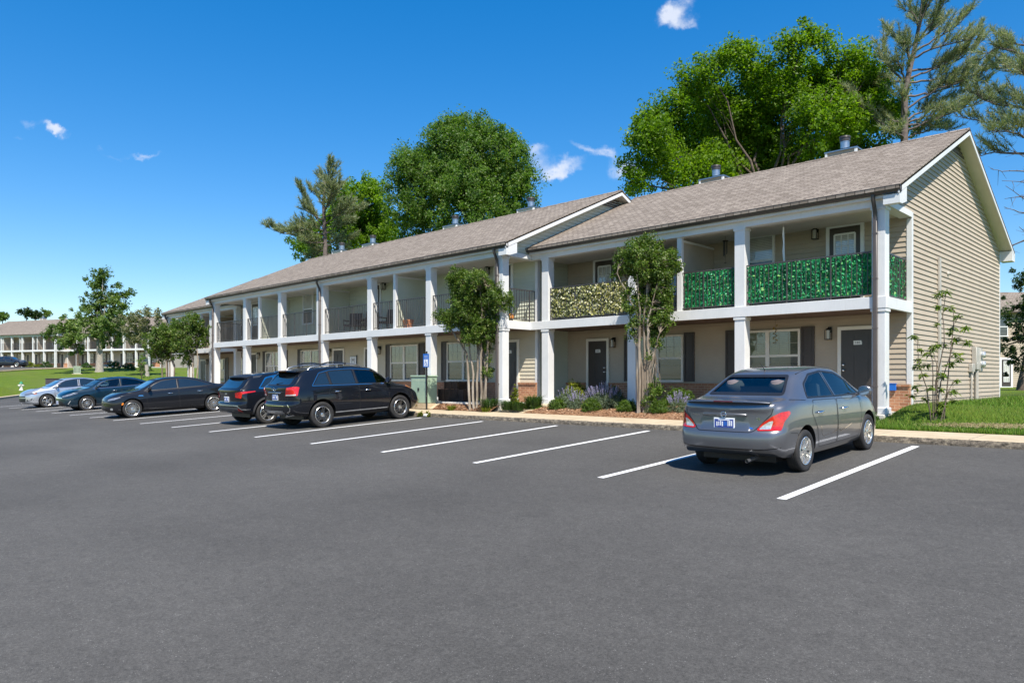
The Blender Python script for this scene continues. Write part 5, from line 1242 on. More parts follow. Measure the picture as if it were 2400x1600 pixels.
def resample(pts, step):
    out = []; N = len(pts)
    for i in range(N):
        a, b = Vector(pts[i]), Vector(pts[(i + 1) % N]); k = max(1, int((b - a).length / step))
        for j in range(k): out.append(tuple(a + (b - a) * j / k))
    return out

class Skin:
    """projects outlines onto the finished car body"""
    VIEWS = {'left': ((0, 3, 0), (1, 0, 0), (0, 0, 1), (0, -1, 0)), 'right': ((0, -3, 0), (1, 0, 0), (0, 0, 1), (0, 1, 0)),
             'rear': ((-6, 0, 0), (0, 1, 0), (0, 0, 1), (1, 0, 0)), 'front': ((6, 0, 0), (0, 1, 0), (0, 0, 1), (-1, 0, 0))}
    def __init__(s, mesh):
        bm = bmesh.new(); bm.from_mesh(mesh); s.t = BVHTree.FromBMesh(bm); bm.free()
    def view(s, v):
        if isinstance(v, str): return [Vector(a) for a in s.VIEWS[v]]
        k, ang, = v     # ('rear', degrees) : seen from a slanted corner
        O, U, V, D = [Vector(a) for a in s.VIEWS[k]]; m = Matrix.Rotation(R(ang), 3, 'Z')
        return m @ O, m @ U, V, m @ D
    def hit(s, v, u, w, off):
        O, U, V, D = s.view(v); P = O + U * u + V * w
        h = s.t.ray_cast(P, D)
        if h[0] is None:
            n = s.t.find_nearest(P + D * (-(P.dot(D))))
            h = n
        nn = h[1] if h[1].dot(D) < 0 else -h[1]
        return h[0] + nn * off
    def fill(s, mb, view, poly, off=.004, step=.05, m=0, sm=True):
        us = [p[0] for p in poly]; u0, u1 = min(us), max(us)
        n = max(2, int((u1 - u0) / step)); cols = sorted(set([u0 + (u1 - u0) * i / n for i in range(n + 1)] + [p[0] for p in poly]))
        c2 = [cols[0]]
        for c in cols[1:]:
            if c - c2[-1] > .0015: c2.append(c)
        c2[-1] = u1; c2[0] += 1e-5; c2[-1] -= 1e-5
        rng = []
        for c in c2:
            z = []
            for i in range(len(poly)):
                a, b = poly[i], poly[(i + 1) % len(poly)]
                if (a[0] - c) * (b[0] - c) <= 0 and abs(a[0] - b[0]) > 1e-9: z.append(a[1] + (b[1] - a[1]) * (c - a[0]) / (b[0] - a[0]))
            rng.append((min(z), max(z)) if z else rng[-1])
        H = max(b - a for a, b in rng); nv = max(2, int(H / step))
        vs = []; fs = []
        for c, (a, b) in zip(c2, rng):
            for k in range(nv + 1): vs.append(s.hit(view, c, a + (b - a) * k / nv, off))
        for i in range(len(c2) - 1):
            for k in range(nv):
                q = i * (nv + 1) + k; fs.append((q, q + nv + 1, q + nv + 2, q + 1))
        mb.add(vs, fs, m, sm)
    def ring(s, mb, view, poly, d=.03, off=.003, step=.05, m=0):
        P = resample(poly, step); Q = inset(P, d); n = len(P)
        vs = [s.hit(view, *p, off) for p in P] + [s.hit(view, *p, off) for p in Q]
        mb.add(vs, [(i, (i + 1) % n, n + (i + 1) % n, n + i) for i in range(n)], m, True)
    def line(s, mb, view, path, w=.008, off=.003, step=.05, m=0):
        P = []
        for a, b in zip(path[:-1], path[1:]):
            a, b = Vector(a), Vector(b); k = max(1, int((b - a).length / step)); P += [a + (b - a) * j / k for j in range(k)]
        P.append(Vector(path[-1])); vs = []
        for i, p in enumerate(P):
            t = (P[min(i + 1, len(P) - 1)] - P[max(i - 1, 0)]).normalized(); nn = Vector((-t.y, t.x)) * w / 2
            vs += [s.hit(view, *(p + nn), off), s.hit(view, *(p - nn), off)]
        mb.add(vs, [(2 * i, 2 * i + 1, 2 * i + 3, 2 * i + 2) for i in range(len(P) - 1)], m, True)

def car_body_mesh(P, shrink=None):
    """closed loft of the car's outer skin (x from the rear bumper 0 to the nose L)"""
    L = P['L']; zs, zb, zt, w, wt = [pchip(P[k]) for k in ('zs', 'zb', 'zt', 'w', 'wt')]
    rp, fp = pchip(P['rprof']), pchip(P['fprof']); rb, fb = P.get('rbow', .16), P.get('fbow', .30); Wm = max(k[1] for k in P['w'])
    if shrink is None:
        xs = [0, .012, .04, .09]; x = .16
        while x < L - .16: xs.append(x); x += .085
        xs += [L - .15, L - .09, L - .04, L - .012, L]
        sc_ = {0: .86, .012: .93, .04: .972, .09: .993, L: .84, L - .012: .91, L - .04: .962, L - .09: .99}
    else:
        a, b = shrink['x']; xs = [a + (b - a) * i / 24 for i in range(25)]; sc_ = {}
    vs = []; fs = []; n = None
    for x in xs:
        s_, b_, t_, w_, wt_ = zs(x), zb(x), zt(x), w(x), wt(x); h = b_ - s_; hg = max(t_ - b_, .012)
        if shrink is not None:
            d = shrink['d']; t_ -= d; w_ -= d * 1.3; wt_ -= d; s_ = shrink['z']; h = max(b_ - s_, .02); hg = max(t_ - b_, .02)
        k = P.get('wb', .955)
        ctrl = [(w_ * .90, s_), (w_ * .968, s_ + .13 * h), (w_ * .996, s_ + .38 * h), (w_, s_ + .60 * h), (w_ * .985, s_ + .82 * h), (w_ * k, b_),
                (w_ * k + (wt_ - w_ * k) * .5, b_ + hg * .46), (wt_, b_ + hg * .86), (wt_ * .80, b_ + hg * .965), (wt_ * .4, b_ + hg * .994), (0, b_ + hg)]
        half = [(0, s_)] + crom(ctrl, 4)
        q = sc_.get(x, 1.0); zm = s_ + (t_ - s_) * .5
        half = [(y * q, zm + (z - zm) * q) for y, z in half]
        ring = half + [(-y, z) for y, z in half[-2:0:-1]]; n = len(ring)
        for y, z in ring:
            X = x
            f = max(0, 1 - x / .75); X += f * f * (rp(z) + rb * (abs(y) / Wm) ** 2.6)
            f = max(0, 1 - (L - x) / .95); X -= f * f * (fp(z) + fb * (abs(y) / Wm) ** 2.4)
            vs.append((X, y, z))
    for i in range(len(xs) - 1):
        for k in range(n):
            k2 = (k + 1) % n; fs.append((i * n + k, (i + 1) * n + k, (i + 1) * n + k2, i * n + k2))
    # end caps: a curved grid between the two halves of the ring
    hn = n // 2; NC = 8
    for base, xe, rev in ((0, xs[0], True), ((len(xs) - 1) * n, xs[-1], False)):
        rows = []
        for k in range(hn + 1):
            if k in (0, hn): rows.append([base + k]); continue
            ya, za = vs[base + k][1], vs[base + k][2]; row = [base + k]
            for j in range(1, NC):
                y = ya * (1 - 2 * j / NC); X = xe
                f = max(0, 1 - xe / .75); X += f * f * (rp(za) + rb * (abs(y) / Wm) ** 2.6)
                f = max(0, 1 - (L - xe) / .95); X -= f * f * (fp(za) + fb * (abs(y) / Wm) ** 2.4)
                row.append(len(vs)); vs.append((X, y, za))
            row.append(base + n - k); rows.append(row)
        for k in range(hn):
            A, B = rows[k], rows[k + 1]
            if len(A) == 1 or len(B) == 1:
                Q = B if len(A) == 1 else A; p = A[0] if len(A) == 1 else B[0]
                for j in range(NC): t = (p, Q[j], Q[j + 1]); fs.append(t)
            else:
                for j in range(NC): fs.append((A[j], A[j + 1], B[j + 1], B[j]))
    return vs, fs

def wheel(P, root, x, side, tag_spoke):
    r = P['r']; wd = P.get('tw', .205); y = side * (P['track'] / 2)
    rim_r = P['rim']; s = side; h = wd / 2
    mb = MB()
    prof = [(rim_r + .004, -h * .80), (rim_r + .03, -h * .98), (r - .035, -h), (r - .010, -h * .90), (r, -h * .70), (r + .0005, 0), (r, h * .70), (r - .010, h * .90), (r - .035, h), (rim_r + .03, h * .98), (rim_r + .004, h * .80)]
    mb.lathe(prof, (0, 0, 0), 'y', 40)
    for q in (-.42, 0, .42): mb.lathe([(r + .0012, h * q - .006), (r + .0014, h * q + .006)], (0, 0, 0), 'y', 40, 1)
    w = mb.build('wheel', [M['rubber'], M['black_trim']], root); w.location = (x, y, r - .006)
    mb = MB(); f = s * h * .62
    mb.lathe([(rim_r + .006, s * h * .90), (rim_r - .004, s * h * .97), (rim_r - .016, s * h * .90), (rim_r - .022, s * h * .5), (rim_r - .03, -s * h * .6)], (0, 0, 0), 'y', 40, 0)
    mb.lathe([(rim_r - .02, -s * h * .3), (.0, -s * h * .3)], (0, 0, 0), 'y', 24, 1)      # dark brake behind
    mb.lathe([(rim_r * .62, -s * h * .05), (rim_r * .60, s * h * .02), (.02, s * h * .02)], (0, 0, 0), 'y', 28, 2)
    n, kind = tag_spoke
    mb.lathe([(.062, f - s * .012), (.058, f + s * .012), (.030, f + s * .020), (.0, f + s * .021)], (0, 0, 0), 'y', 18, 0)
    for i in range(n):
        a = 2 * pi * i / n + .2
        offs = (0,) if kind == 'single' else (-.17, .17)
        for o in offs:
            a0, a1 = a + o * .5, a + o
            p0 = Vector((sin(a0) * .045, f, cos(a0) * .045)); p1 = Vector((sin(a1) * (rim_r - .010), s * h * .70, cos(a1) * (rim_r - .010)))
            d = (p1 - p0).normalized(); t = d.cross(Vector((0, 1, 0))).normalized(); wds = (P.get('sw0', .024), P.get('sw1', .032)); up = Vector((0, s * .012, 0))
            v = []
            for p, q in ((p0, wds[0]), ((p0 + p1) / 2 + up * .6, (wds[0] + wds[1]) / 2 * 1.02), (p1, wds[1])):
                v += [p + t * q + up * -1.5, p + t * q * .72 + up, p - t * q * .72 + up, p - t * q + up * -1.5]
            fs = []
            for j in range(2):
                for k in range(4): fs.append((j * 4 + k, j * 4 + (k + 1) % 4, j * 4 + 4 + (k + 1) % 4, j * 4 + 4 + k))
            mb.add(v, fs, 3 if P.get('dark_spokes') else 0)
    mb.build('rim', [M['alloy'], M['black_trim'], M['steel'], M['alloy_dark']], w, angle=35)
    return w

def mesh_vol(me):
    bm = bmesh.new(); bm.from_mesh(me); v = bm.calc_volume(); bm.free(); return v
def boolcut(o, cutters):
    for c in cutters:
        v0 = mesh_vol(o.data); vc = abs(mesh_vol(c.data))
        for trial in range(6):
            if trial: c.scale = (1 + .0021 * trial, 1 + .0013 * trial, 1 + .0008 * trial)
            md = o.modifiers.new('b', 'BOOLEAN'); md.operation = 'DIFFERENCE'; md.solver = 'EXACT'; md.object = c; md.material_mode = 'TRANSFER'
            md.use_self = trial > 1
            bpy.context.view_layer.update()
            dg = bpy.context.evaluated_depsgraph_get()
            me = bpy.data.meshes.new_from_object(o.evaluated_get(dg), preserve_all_data_layers=True, depsgraph=dg)
            o.modifiers.clear(); v1 = mesh_vol(me)
            if v0 - vc - .02 < v1 < v0 + .0005 and max(abs(v.co.y) for v in me.vertices) < 1.1: break
            bpy.data.meshes.remove(me); me = None
        if me is None: print('BOOL FAIL', [round(q, 2) for q in c.bound_box[0]], [round(q, 2) for q in c.bound_box[6]])
        else:
            old = o.data; o.data = me; bpy.data.meshes.remove(old)
        cm = c.data; bpy.data.objects.remove(c); bpy.data.meshes.remove(cm)
    return o

def make_car(name, P, label, cat, loc, heading, pitch=0., roll=0.):
    """P in car space: x from rear bumper; the root sits under the middle of the wheelbase"""
    L, xr, wb = P['L'], P['ro'], P['wb_len']; x0 = xr + wb / 2
    root = empty(name, loc, (0, 0, 0), label, cat)
    h = heading; X = Vector((cos(h), sin(h), pitch)).normalized(); Z = X.cross(Vector((-sin(h), cos(h), 0))).normalized(); Yv = Z.cross(X)
    root.rotation_euler = Matrix((X, Yv, Z)).transposed().to_euler()
    pm = M[P['paint']]
    vs, fs = car_body_mesh(P)
    mb = MB(); mb.add([(x - x0, y, z) for x, y, z in vs], fs, 0, True)
    body = mb.build('body', [pm, M['black_trim'], M['interior']], root)
    sk = Skin(body.data)
    S = lambda pts: [(u - x0, v) for u, v in pts]
    cut = []
    r = P['r']; ra = r + P.get('gap', .055)
    def cutter(mbb, i):
        o = mbb.build('cutter', [pm, M['black_trim'], M['interior']], root); cut.append(o); return o
    for wx in (xr, xr + wb):
        for sd in (1, -1):
            c = MB(); y1 = P['track'] / 2 - .17; y2 = P['track'] / 2 + .35; N = 36
            pts = [(wx - x0 + ra * cos(2 * pi * k / N), r + .015 + ra * sin(2 * pi * k / N)) for k in range(N)]
            c.prism(pts, 'y', min(sd * y1, sd * y2), max(sd * y1, sd * y2), 1); cutter(c, 1)
    hollow = P.get('hollow', False)
    if hollow:
        v2, f2 = car_body_mesh(P, P['cavity']); c = MB(); c.add([(x - x0, y, z) for x, y, z in v2], f2, 2, False); cutter(c, 2)
        for pn in P['panes']:
            q = rpoly(inset(pn, .010), .03, 3); c = MB(); c.prism(S(q), 'y', -1.3, 1.3, 1); cutter(c, 1)
        for key, xa, xb in (('ws', P['wsx'][0] - x0, 3.5), ('rw', -3.5, P['rwx'][1] - x0)):
            q = rpoly(inset(P[key], .02), .045, 3); c = MB(); c.prism(q, 'x', xa, xb, 1); cutter(c, 1)
    boolcut(body, cut)
    body.data.set_sharp_from_angle(angle=R(38))
    glass = M['clear_glass'] if hollow else M['car_glass']
    # windows
    for sd, vw in ((1, 'left'), (-1, 'right')):
        fr = MB(); sk.ring(fr, vw, S(rpoly(P['dlo'], .04)), P.get('dlo_w', .026), .003, .05)
        for a, b in P.get('pillars', []):
            sk.fill(fr, vw, S([(a - .03, P_z(P['dlo'], a - .03, 0)), (a + .03, P_z(P['dlo'], a + .03, 0)), (b + .03, P_z(P['dlo'], b + .03, 1)), (b - .03, P_z(P['dlo'], b - .03, 1))]), .0034, .06)
        fo = fr.build('window_frame', M['chrome'] if P.get('chrome_dlo') == 2 else M['black_trim'], body)
        if P.get('chrome_dlo'):
            ch = MB(); sk.ring(ch, vw, S(rpoly(inset(P['dlo'], -.012), .04)), .014, .006, .05); ch.build('window_trim', M['chrome'], body)
        for pn in P['panes']:
            g = MB(); sk.fill(g, vw, S(rpoly(pn, .035)), .0025 if not hollow else -.004, .07); g.build('side_window', glass if not (P.get('tint_rear') and max(p[0] for p in pn) < P['tint_rear']) else M['car_glass'], root)
    for key, vw, nm in (('ws', 'front', 'windshield'), ('rw', 'rear', 'rear_window')):
        g = MB(); sk.fill(g, vw, rpoly(P[key], .05), .0025 if not hollow else -.003, .07)
        wo_ = g.build(nm, glass if not (nm == 'rear_window' and P.get('tint_rear')) else M['car_glass'], root)
        b = MB(); sk.ring(b, vw, rpoly(P[key], .05), .035, .004, .06); b.build('window_border', M['black_trim'], wo_)
    # doors: seams, handles
    for sd, vw in ((1, 'left'), (-1, 'right')):
        for dr in P['doors']:
            d = MB(); sk.fill(d, vw, S(rpoly(dr['poly'], .03)), .0022, .06, 0); sk.ring(d, vw, S(rpoly(inset(dr['poly'], -.004), .03)), .009, .0032, .06, 1)
            dob = d.build('door', [pm, M['black_trim']], root)
            hx, hz = dr['handle']; c = sk.hit(vw, hx - x0, hz, 0); hm = MB()
            hm.tube([c + Vector((-.095, sd * .006, 0)), c + Vector((-.075, sd * .034, .004)), c + Vector((.07, sd * .036, .006)), c + Vector((.095, sd * .006, .004))], [.010, .016, .016, .010], 8)
            hm.build('handle', M[P.get('handle', 'chrome')], dob)
        # wing mirror
        mxp, mz = P['mirror']; c = sk.hit(vw, mxp - x0, mz - .05, 0); m_ = MB()
        pr = [(.0, -.105), (.055, -.095), (.085, -.04), (.09, .03), (.065, .09), (.0, .11)]
        base = c + Vector((0, sd * .13, .075)); m0 = len(m_.v)
        m_.lathe([(r_ * .95, z_ * sd) for r_, z_ in pr], (0, 0, 0), 'y', 16)
        for i in range(m0, len(m_.v)):
            x_, y_, z_ = m_.v[i]; x_ = x_ * (.95 if x_ > 0 else .35); m_.v[i] = (base.x + x_, base.y + y_, base.z + z_)
        m_.tube([c - Vector((0, sd * .03, 0)), c + Vector((0, sd * .07, .045))], [.03, .026], 8)
        mo = m_.build('wing_mirror', P.get('mirror_mat') and M[P['mirror_mat']] or pm, root)
        g = MB(); g.lathe([(.0, -.0), (.075, -.0)], (0, 0, 0), 'x', 16)
        g.v = [(base.x - .036, base.y + y_ * 1.15, base.z + z_) for x_, y_, z_ in g.v]; g.build('mirror_glass', M['chrome'], mo)
    for sd in (1, -1):
        for wx in (xr, xr + wb): wheel(P, root, wx - x0, sd, P['spokes'])
    u = MB(); u.box(xr - x0 - .45, xr + wb - x0 + .35, -P['track'] / 2 + .16, P['track'] / 2 - .16, P.get('uz', .17), .34); u.build('underbody', M['black_trim'], root)
    # interior
    if hollow:
        for (sx, sy) in P['seats']:
            s_ = MB(); X0 = sx - x0; zz = P['seat_z']
            s_.bbox(X0 - .05, X0 + .45, sy - .24, sy + .24, zz - .12, zz + .06, .05, 0, True)
            s_.obox((X0 - .13, sy, zz + .30), (.055, 0, -.015), (0, .23, 0), (-.085, 0, .30))
            s_.lathe([(.001, .62), (.10, .625), (.135, .67), (.135, .74), (.105, .80), (.001, .815)], (X0 - .22, sy, zz), 'z', 16)
            s_.tube([(X0 - .2, sy, zz + .55), (X0 - .21, sy, zz + .66)], .02, 6)
            s_.build('seat', M['seat'], root, angle=40)
        if P.get('bench'):
            bx, bz = P['bench']; X0 = bx - x0; s_ = MB()
            s_.bbox(X0, X0 + .50, -.60, .60, bz - .12, bz + .05, .05, 0, True); s_.obox((X0 - .06, 0, bz + .30), (.055, 0, -.02), (0, .60, 0), (-.10, 0, .28))
            for sy in (-.36, .36): s_.lathe([(.001, .50), (.11, .50), (.145, .55), (.145, .62), (.11, .68), (.001, .70)], (X0 - .14, sy, bz), 'z', 18)
            s_.box(X0 - .55, X0 - .10, -.58, .58, bz + .42, bz + .46)
            s_.build('rear_seat', M['seat'], root, angle=40)
        dx, dz = P['dash']; d = MB(); d.bbox(dx - x0 - .25, dx - x0 + .35, -.62, .62, dz - .25, dz, .05)
        d.build('dashboard', M['interior'], root)
        sw = MB(); cx_, cy_, cz_ = dx - x0 - .42, .34, dz - .02; rr = .18
        sw.tube([(cx_ + sin(a) * rr * .35, cy_ + cos(a) * rr, cz_ + sin(a) * rr * .9) for a in [2 * pi * k / 20 for k in range(21)]], .016, 6, cap=False); sw.tube([(cx_, cy_ - rr, cz_), (cx_, cy_ + rr, cz_)], .02, 6); sw.tube([(cx_, cy_, cz_), (cx_ + .25, cy_, cz_ - .08)], .03, 6)
        sw.build('steering_wheel', M['black_trim'], root)
    return root, body, sk, x0

def P_z(poly, u, top):
    z = []
    for i in range(len(poly)):
        a, b = poly[i], poly[(i + 1) % len(poly)]
        if (a[0] - u) * (b[0] - u) <= 0 and abs(a[0] - b[0]) > 1e-9: z.append(a[1] + (b[1] - a[1]) * (u - a[0]) / (b[0] - a[0]))
    return (max(z) if top else min(z)) if z else 1.0

def number_plate(root, c, nrm_x, tilt=0.0):
    """blue plate with pale rim and blocks, as the blurred plates read"""
    p = MB(); p.bbox(-.006, .006, -.165, .165, -.082, .082, .004, 0)
    p.box(-.0085, -.006, -.148, .148, -.058, .062, 1)
    rnd = random.Random(int(abs(c[1]) * 1000) + 5)
    for k in range(9):
        y = -.13 + k * .029
        p.box(-.0105, -.0085, y, y + .012 + rnd.random() * .008, -.04 + rnd.random() * .01, .025 + rnd.random() * .02, 0 if k not in (3, 4) else 2)
    p.box(-.0105, -.0085, -.09, .09, .066 - .02, .058, 0)
    o = p.build('number_plate', [M['sign_white'], M['plate_blue'], M['blue']], root); o.location = c; o.rotation_euler = (0, tilt, 0)
    if nrm_x > 0: o.rotation_euler = (0, -tilt, pi)
    return o
VERSA = dict(L=4.455, ro=.93, wb_len=2.60, r=.31, rim=.205, track=1.485, tw=.19, paint='paint_grey', hollow=True,
    zs=[(0, .37), (.25, .275), (.6, .25), (.93, .23), (2.3, .205), (3.53, .21), (4.1, .21), (4.455, .25)],
    zb=[(0, .90), (.3, .99), (.8, 1.03), (1.6, 1.005), (2.6, .955), (3.2, .925), (3.7, .86), (4.2, .70), (4.455, .55)],
    zt=[(0, .99), (.10, 1.055), (.45, 1.085), (.60, 1.10), (1.28, 1.43), (1.6, 1.49), (2.05, 1.515), (2.5, 1.49), (2.8, 1.43), (3.5, 1.03), (3.7, .965), (4.1, .86), (4.35, .73), (4.455, .60)],
    w=[(0, .765), (.25, .83), (.8, .8475), (2.2, .8475), (3.5, .845), (4.0, .82), (4.3, .76), (4.455, .68)],
    wt=[(0, .67), (.5, .70), (.75, .665), (1.3, .565), (2.0, .57), (2.6, .58), (3.0, .605), (3.4, .68), (3.6, .72), (4.2, .64), (4.455, .52)],
    rprof=[(.2, .10), (.36, .02), (.52, 0), (.64, .02), (.70, .075), (.9, .085), (1.02, .05), (1.1, .0)], fprof=[(.2, .12), (.4, 0), (.6, .05), (.75, .18), (.9, .4)],
    dlo=[(1.10, 1.06), (2.3, 1.005), (3.36, .975), (3.02, 1.225), (2.62, 1.385), (2.1, 1.435), (1.62, 1.405), (1.30, 1.275)],
    pillars=[(2.14, 2.08)],
    panes=[[(1.16, 1.075), (2.10, 1.03), (2.05, 1.412), (1.63, 1.385), (1.33, 1.265)], [(2.19, 1.027), (3.27, .995), (3.0, 1.205), (2.61, 1.363), (2.13, 1.412)]],
    ws=[(-.66, 1.06), (.66, 1.06), (.54, 1.43), (-.54, 1.43)], rw=[(-.61, 1.125), (.61, 1.125), (.475, 1.405), (-.475, 1.405)], wsx=(2.4, 0), rwx=(0, 1.7),
    cavity=dict(x=(.72, 3.40), d=.05, z=.42),
    doors=[dict(poly=[(1.42, .31), (2.10, .30), (2.14, .985), (1.26, 1.025), (1.17, .84), (1.33, .60)], handle=(1.45, .83)), dict(poly=[(2.125, .30), (3.08, .305), (3.17, .60), (3.16, .93), (2.165, .983)], handle=(2.42, .815))],
    mirror=(3.12, 1.02), spokes=(10, 'single'), sw0=.016, sw1=.040, seats=[(2.2, .37), (2.2, -.37)], seat_z=.62, bench=(1.25, .64), dash=(3.1, .96))

def car_z(x, y): return -.2116 + .0028 * x + .0528 * y
def build_versa():
    x, y = .165, -5.33
    root, body, sk, x0 = make_car('parked_car', VERSA, 'grey four-door saloon with a dented right side, parked nose-in nearest the camera', 'car', (x, y, car_z(x, y)), R(90), .0528)
    root['group'] = 'cars parked along the kerb'
    S = lambda pts: [(u - x0, v) for u, v in pts]
    # boot lid lines, bumper line, number recess
    g = MB()
    lid = [(-.70, 1.03), (-.67, .90), (-.45, .665), (-.40, .645), (.40, .645), (.45, .665), (.67, .90), (.70, 1.03)]
    sk.line(g, 'rear', lid, .010, .003)
    sk.line(g, 'left', S([(.42, .62), (.62, .60), (.66, .56)]), .008, .003); sk.line(g, 'right', S([(.42, .62), (.62, .60), (.66, .56)]), .008, .003)
    for vw in ('left', 'right'): sk.line(g, vw, S([(1.02, 1.04), (.82, 1.06), (.62, 1.075)]), .007, .003)
    g.build('panel_gap', M['black_trim'], body)
    t = MB(); sk.fill(t, 'rear', rpoly([(-.40, .665), (.40, .665), (.37, .865), (-.37, .865)], .03), .0012, .05); t.build('boot_recess', M['paint_grey'], body)
    # chrome-backed grip bar
    b = MB(); c = sk.hit('rear', 0, .885, 0); b.bbox(c.x - .02, c.x + .03, -.345, .345, .862, .905, .012, 0, True); b.build('boot_grip', M['paint_grey'], root, angle=40)
    # emblem: ring with a bar
    e = MB(); ex = c.x - .025; e.lathe([(.036, 0), (.047, 0), (.047, -.008), (.036, -.008), (.036, 0)], (ex, 0, .884), 'x', 28); e.bbox(ex - .012, ex, -.052, .052, .874, .894, .003); e.build('emblem', M['chrome'], root)
    number_plate(root, (sk.hit('rear', 0, .75, 0).x - .012, 0, .755), -1, .04)
    # lettering
    tx = MB()
    for s_, yy, zz, hh in (('V E R S A', .50, .868, .030), ('SV', -.50, .832, .040)):
        text_geo(s_, hh, tx, lambda u, v, yy=yy, zz=zz: tuple(sk.hit('rear', yy - u, zz + v, .006)))
    bl = MB(); sk.fill(bl, 'rear', rpoly([(-.43, .690), (-.33, .695), (-.30, .712), (-.36, .716), (-.42, .705)], .008), .004, .02); bl.build('badge', M['blue'], root)
    tx.build('lettering', M['chrome'], root)
    # spoiler with brake lamp
    sp = MB(); n = 24; vs = []
    for i in range(n + 1):
        yy = -.66 + 1.32 * i / n; k = (abs(yy) / .66) ** 3
        xa = .045 - x0 + .10 * k; zz = 1.075 - .018 * k
        for dx_, dz_ in ((0, 0), (.01, .022), (.10, .030), (.26, .018), (.30, -.01), (.04, -.018)): vs.append((xa + dx_ * (1 - .3 * k), yy, zz + dz_ * (1 - .6 * k)))
    fs = []
    for i in range(n):
        for k in range(6): fs.append((i * 6 + k, i * 6 + (k + 1) % 6, i * 6 + 6 + (k + 1) % 6, i * 6 + 6 + k))
    fs += [tuple(range(6)), tuple(range(n * 6, n * 6 + 6))]
    sp.add(vs, fs, 0, True); so = sp.build('spoiler', M['paint_grey'], root, angle=50)
    bl = MB(); bl.bbox(.040 - x0, .052 - x0, -.15, .15, 1.068, 1.086, .003); bl.build('brake_lamp', M['dark_red_lens'], so)
    # tail lamps wrap round the corner
    for sd in (1, -1):
        vw = ('rear', -48 * sd); P_ = lambda pts: [(sd * (u - 1.27), v) for u, v in pts]
        tl = MB(); sk.fill(tl, vw, rpoly(P_([(.0, .665), (.31, .672), (.365, .80), (.50, .90), (.47, .935), (.32, .925), (.19, .865), (.08, .77)]), .03), .008, .03)
        lamp = tl.build('tail_lamp', M['red_lens'], root)
        cl_ = MB(); sk.fill(cl_, vw, rpoly(P_([(.035, .68), (.17, .685), (.215, .81), (.165, .80), (.09, .745)]), .02), .011, .03); cl_.build('reversing_lamp', M['clear_lens'], lamp)
    # bumper details
    lo = MB()
    sk.line(lo, 'rear', [(-.78, .43), (-.5, .395), (.5, .395), (.78, .43)], .012, .003)
    lo.build('bumper_crease', M['black_trim'], body)
    ex = MB(); ex.tube([(.02 - x0, -.36, .235), (.35 - x0, -.36, .25)], .027, 12, 0, False); ex.tube([(.03 - x0, -.36, .235), (.04 - x0, -.36, .235)], .022, 12, 1); ex.build('exhaust_pipe', [M['steel'], M['black_trim']], root)
    an = MB(); an.lathe([(.03, 0), (.022, .015), (.008, .03), (.001, .03)], (1.42 - x0, 0, 1.448), 'z', 12); an.tube([(1.42 - x0, 0, 1.47), (1.24 - x0, 0, 1.60)], [.006, .003], 6); an.build('antenna', M['black_trim'], root)
    # roof gutters
    rg = MB()
    for sd in (1, -1):
        pts = [tuple(sk.t.ray_cast(Vector((xx - x0, sd * .53 * ww, 3)), Vector((0, 0, -1)))[0] + Vector((0, 0, .003))) for xx, ww in ((1.32, 1.0), (1.7, 1.0), (2.1, 1.0), (2.5, 1.01), (2.78, 1.04))]
        rg.tube(pts, .007, 6)
    rg.build('roof_gutter', M['black_trim'], body)
    # headlamps
    for sd in (1, -1):
        h = MB(); sk.fill(h, ('front', 42 * sd), rpoly([(u * sd, v) for u, v in ((-1.10, .62), (-.85, .66), (-.58, .80), (-.62, .845), (-.85, .78), (-1.10, .71))], .02), .006, .04); h.build('headlamp', M['amber_lens'], root)
    # the crease and dent low on the right doors
    dn = MB()
    sk.line(dn, 'right', S([(1.47, .62), (1.50, .50), (1.56, .455), (1.75, .462), (1.98, .47), (2.10, .50)]), .013, .004); sk.line(dn, 'right', S([(2.15, .52), (2.25, .47), (2.50, .50), (2.72, .54)]), .011, .004)
    dn.build('dent_scratch', M['chrome'], root)
    return root
def scaled(T, L, H, Wd, **kw):
    """the same family of shape stretched to another car's length, height and width"""
    L0 = T['L']; kx, kz, ky = L / L0, H / T['H'], Wd / T['Wd']; P = dict(T)
    for k in ('zs', 'zb', 'zt'): P[k] = [(a * kx, b * kz) for a, b in T[k]]
    for k in ('w', 'wt'): P[k] = [(a * kx, b * ky) for a, b in T[k]]
    for k in ('rprof', 'fprof'): P[k] = [(a * kz, b) for a, b in T[k]]
    for k in ('dlo',): P[k] = [(a * kx, b * kz) for a, b in T[k]]
    P['panes'] = [[(a * kx, b * kz) for a, b in p] for p in T['panes']]
    for k in ('ws', 'rw'): P[k] = [(a * ky, b * kz) for a, b in T[k]]
    P['doors'] = [dict(poly=[(a * kx, b * kz) for a, b in d['poly']], handle=(d['handle'][0] * kx, d['handle'][1] * kz)) for d in T['doors']]
    P['pillars'] = [(a * kx, b * kx) for a, b in T.get('pillars', [])]
    P['mirror'] = (T['mirror'][0] * kx, T['mirror'][1] * kz)
    P['wsx'] = (T['wsx'][0] * kx, 0); P['rwx'] = (0, T['rwx'][1] * kx)
    P['cavity'] = dict(x=(T['cavity']['x'][0] * kx, T['cavity']['x'][1] * kx), d=.05, z=T['cavity']['z'])
    P.update(L=L, H=H, Wd=Wd); P.update(kw); return P
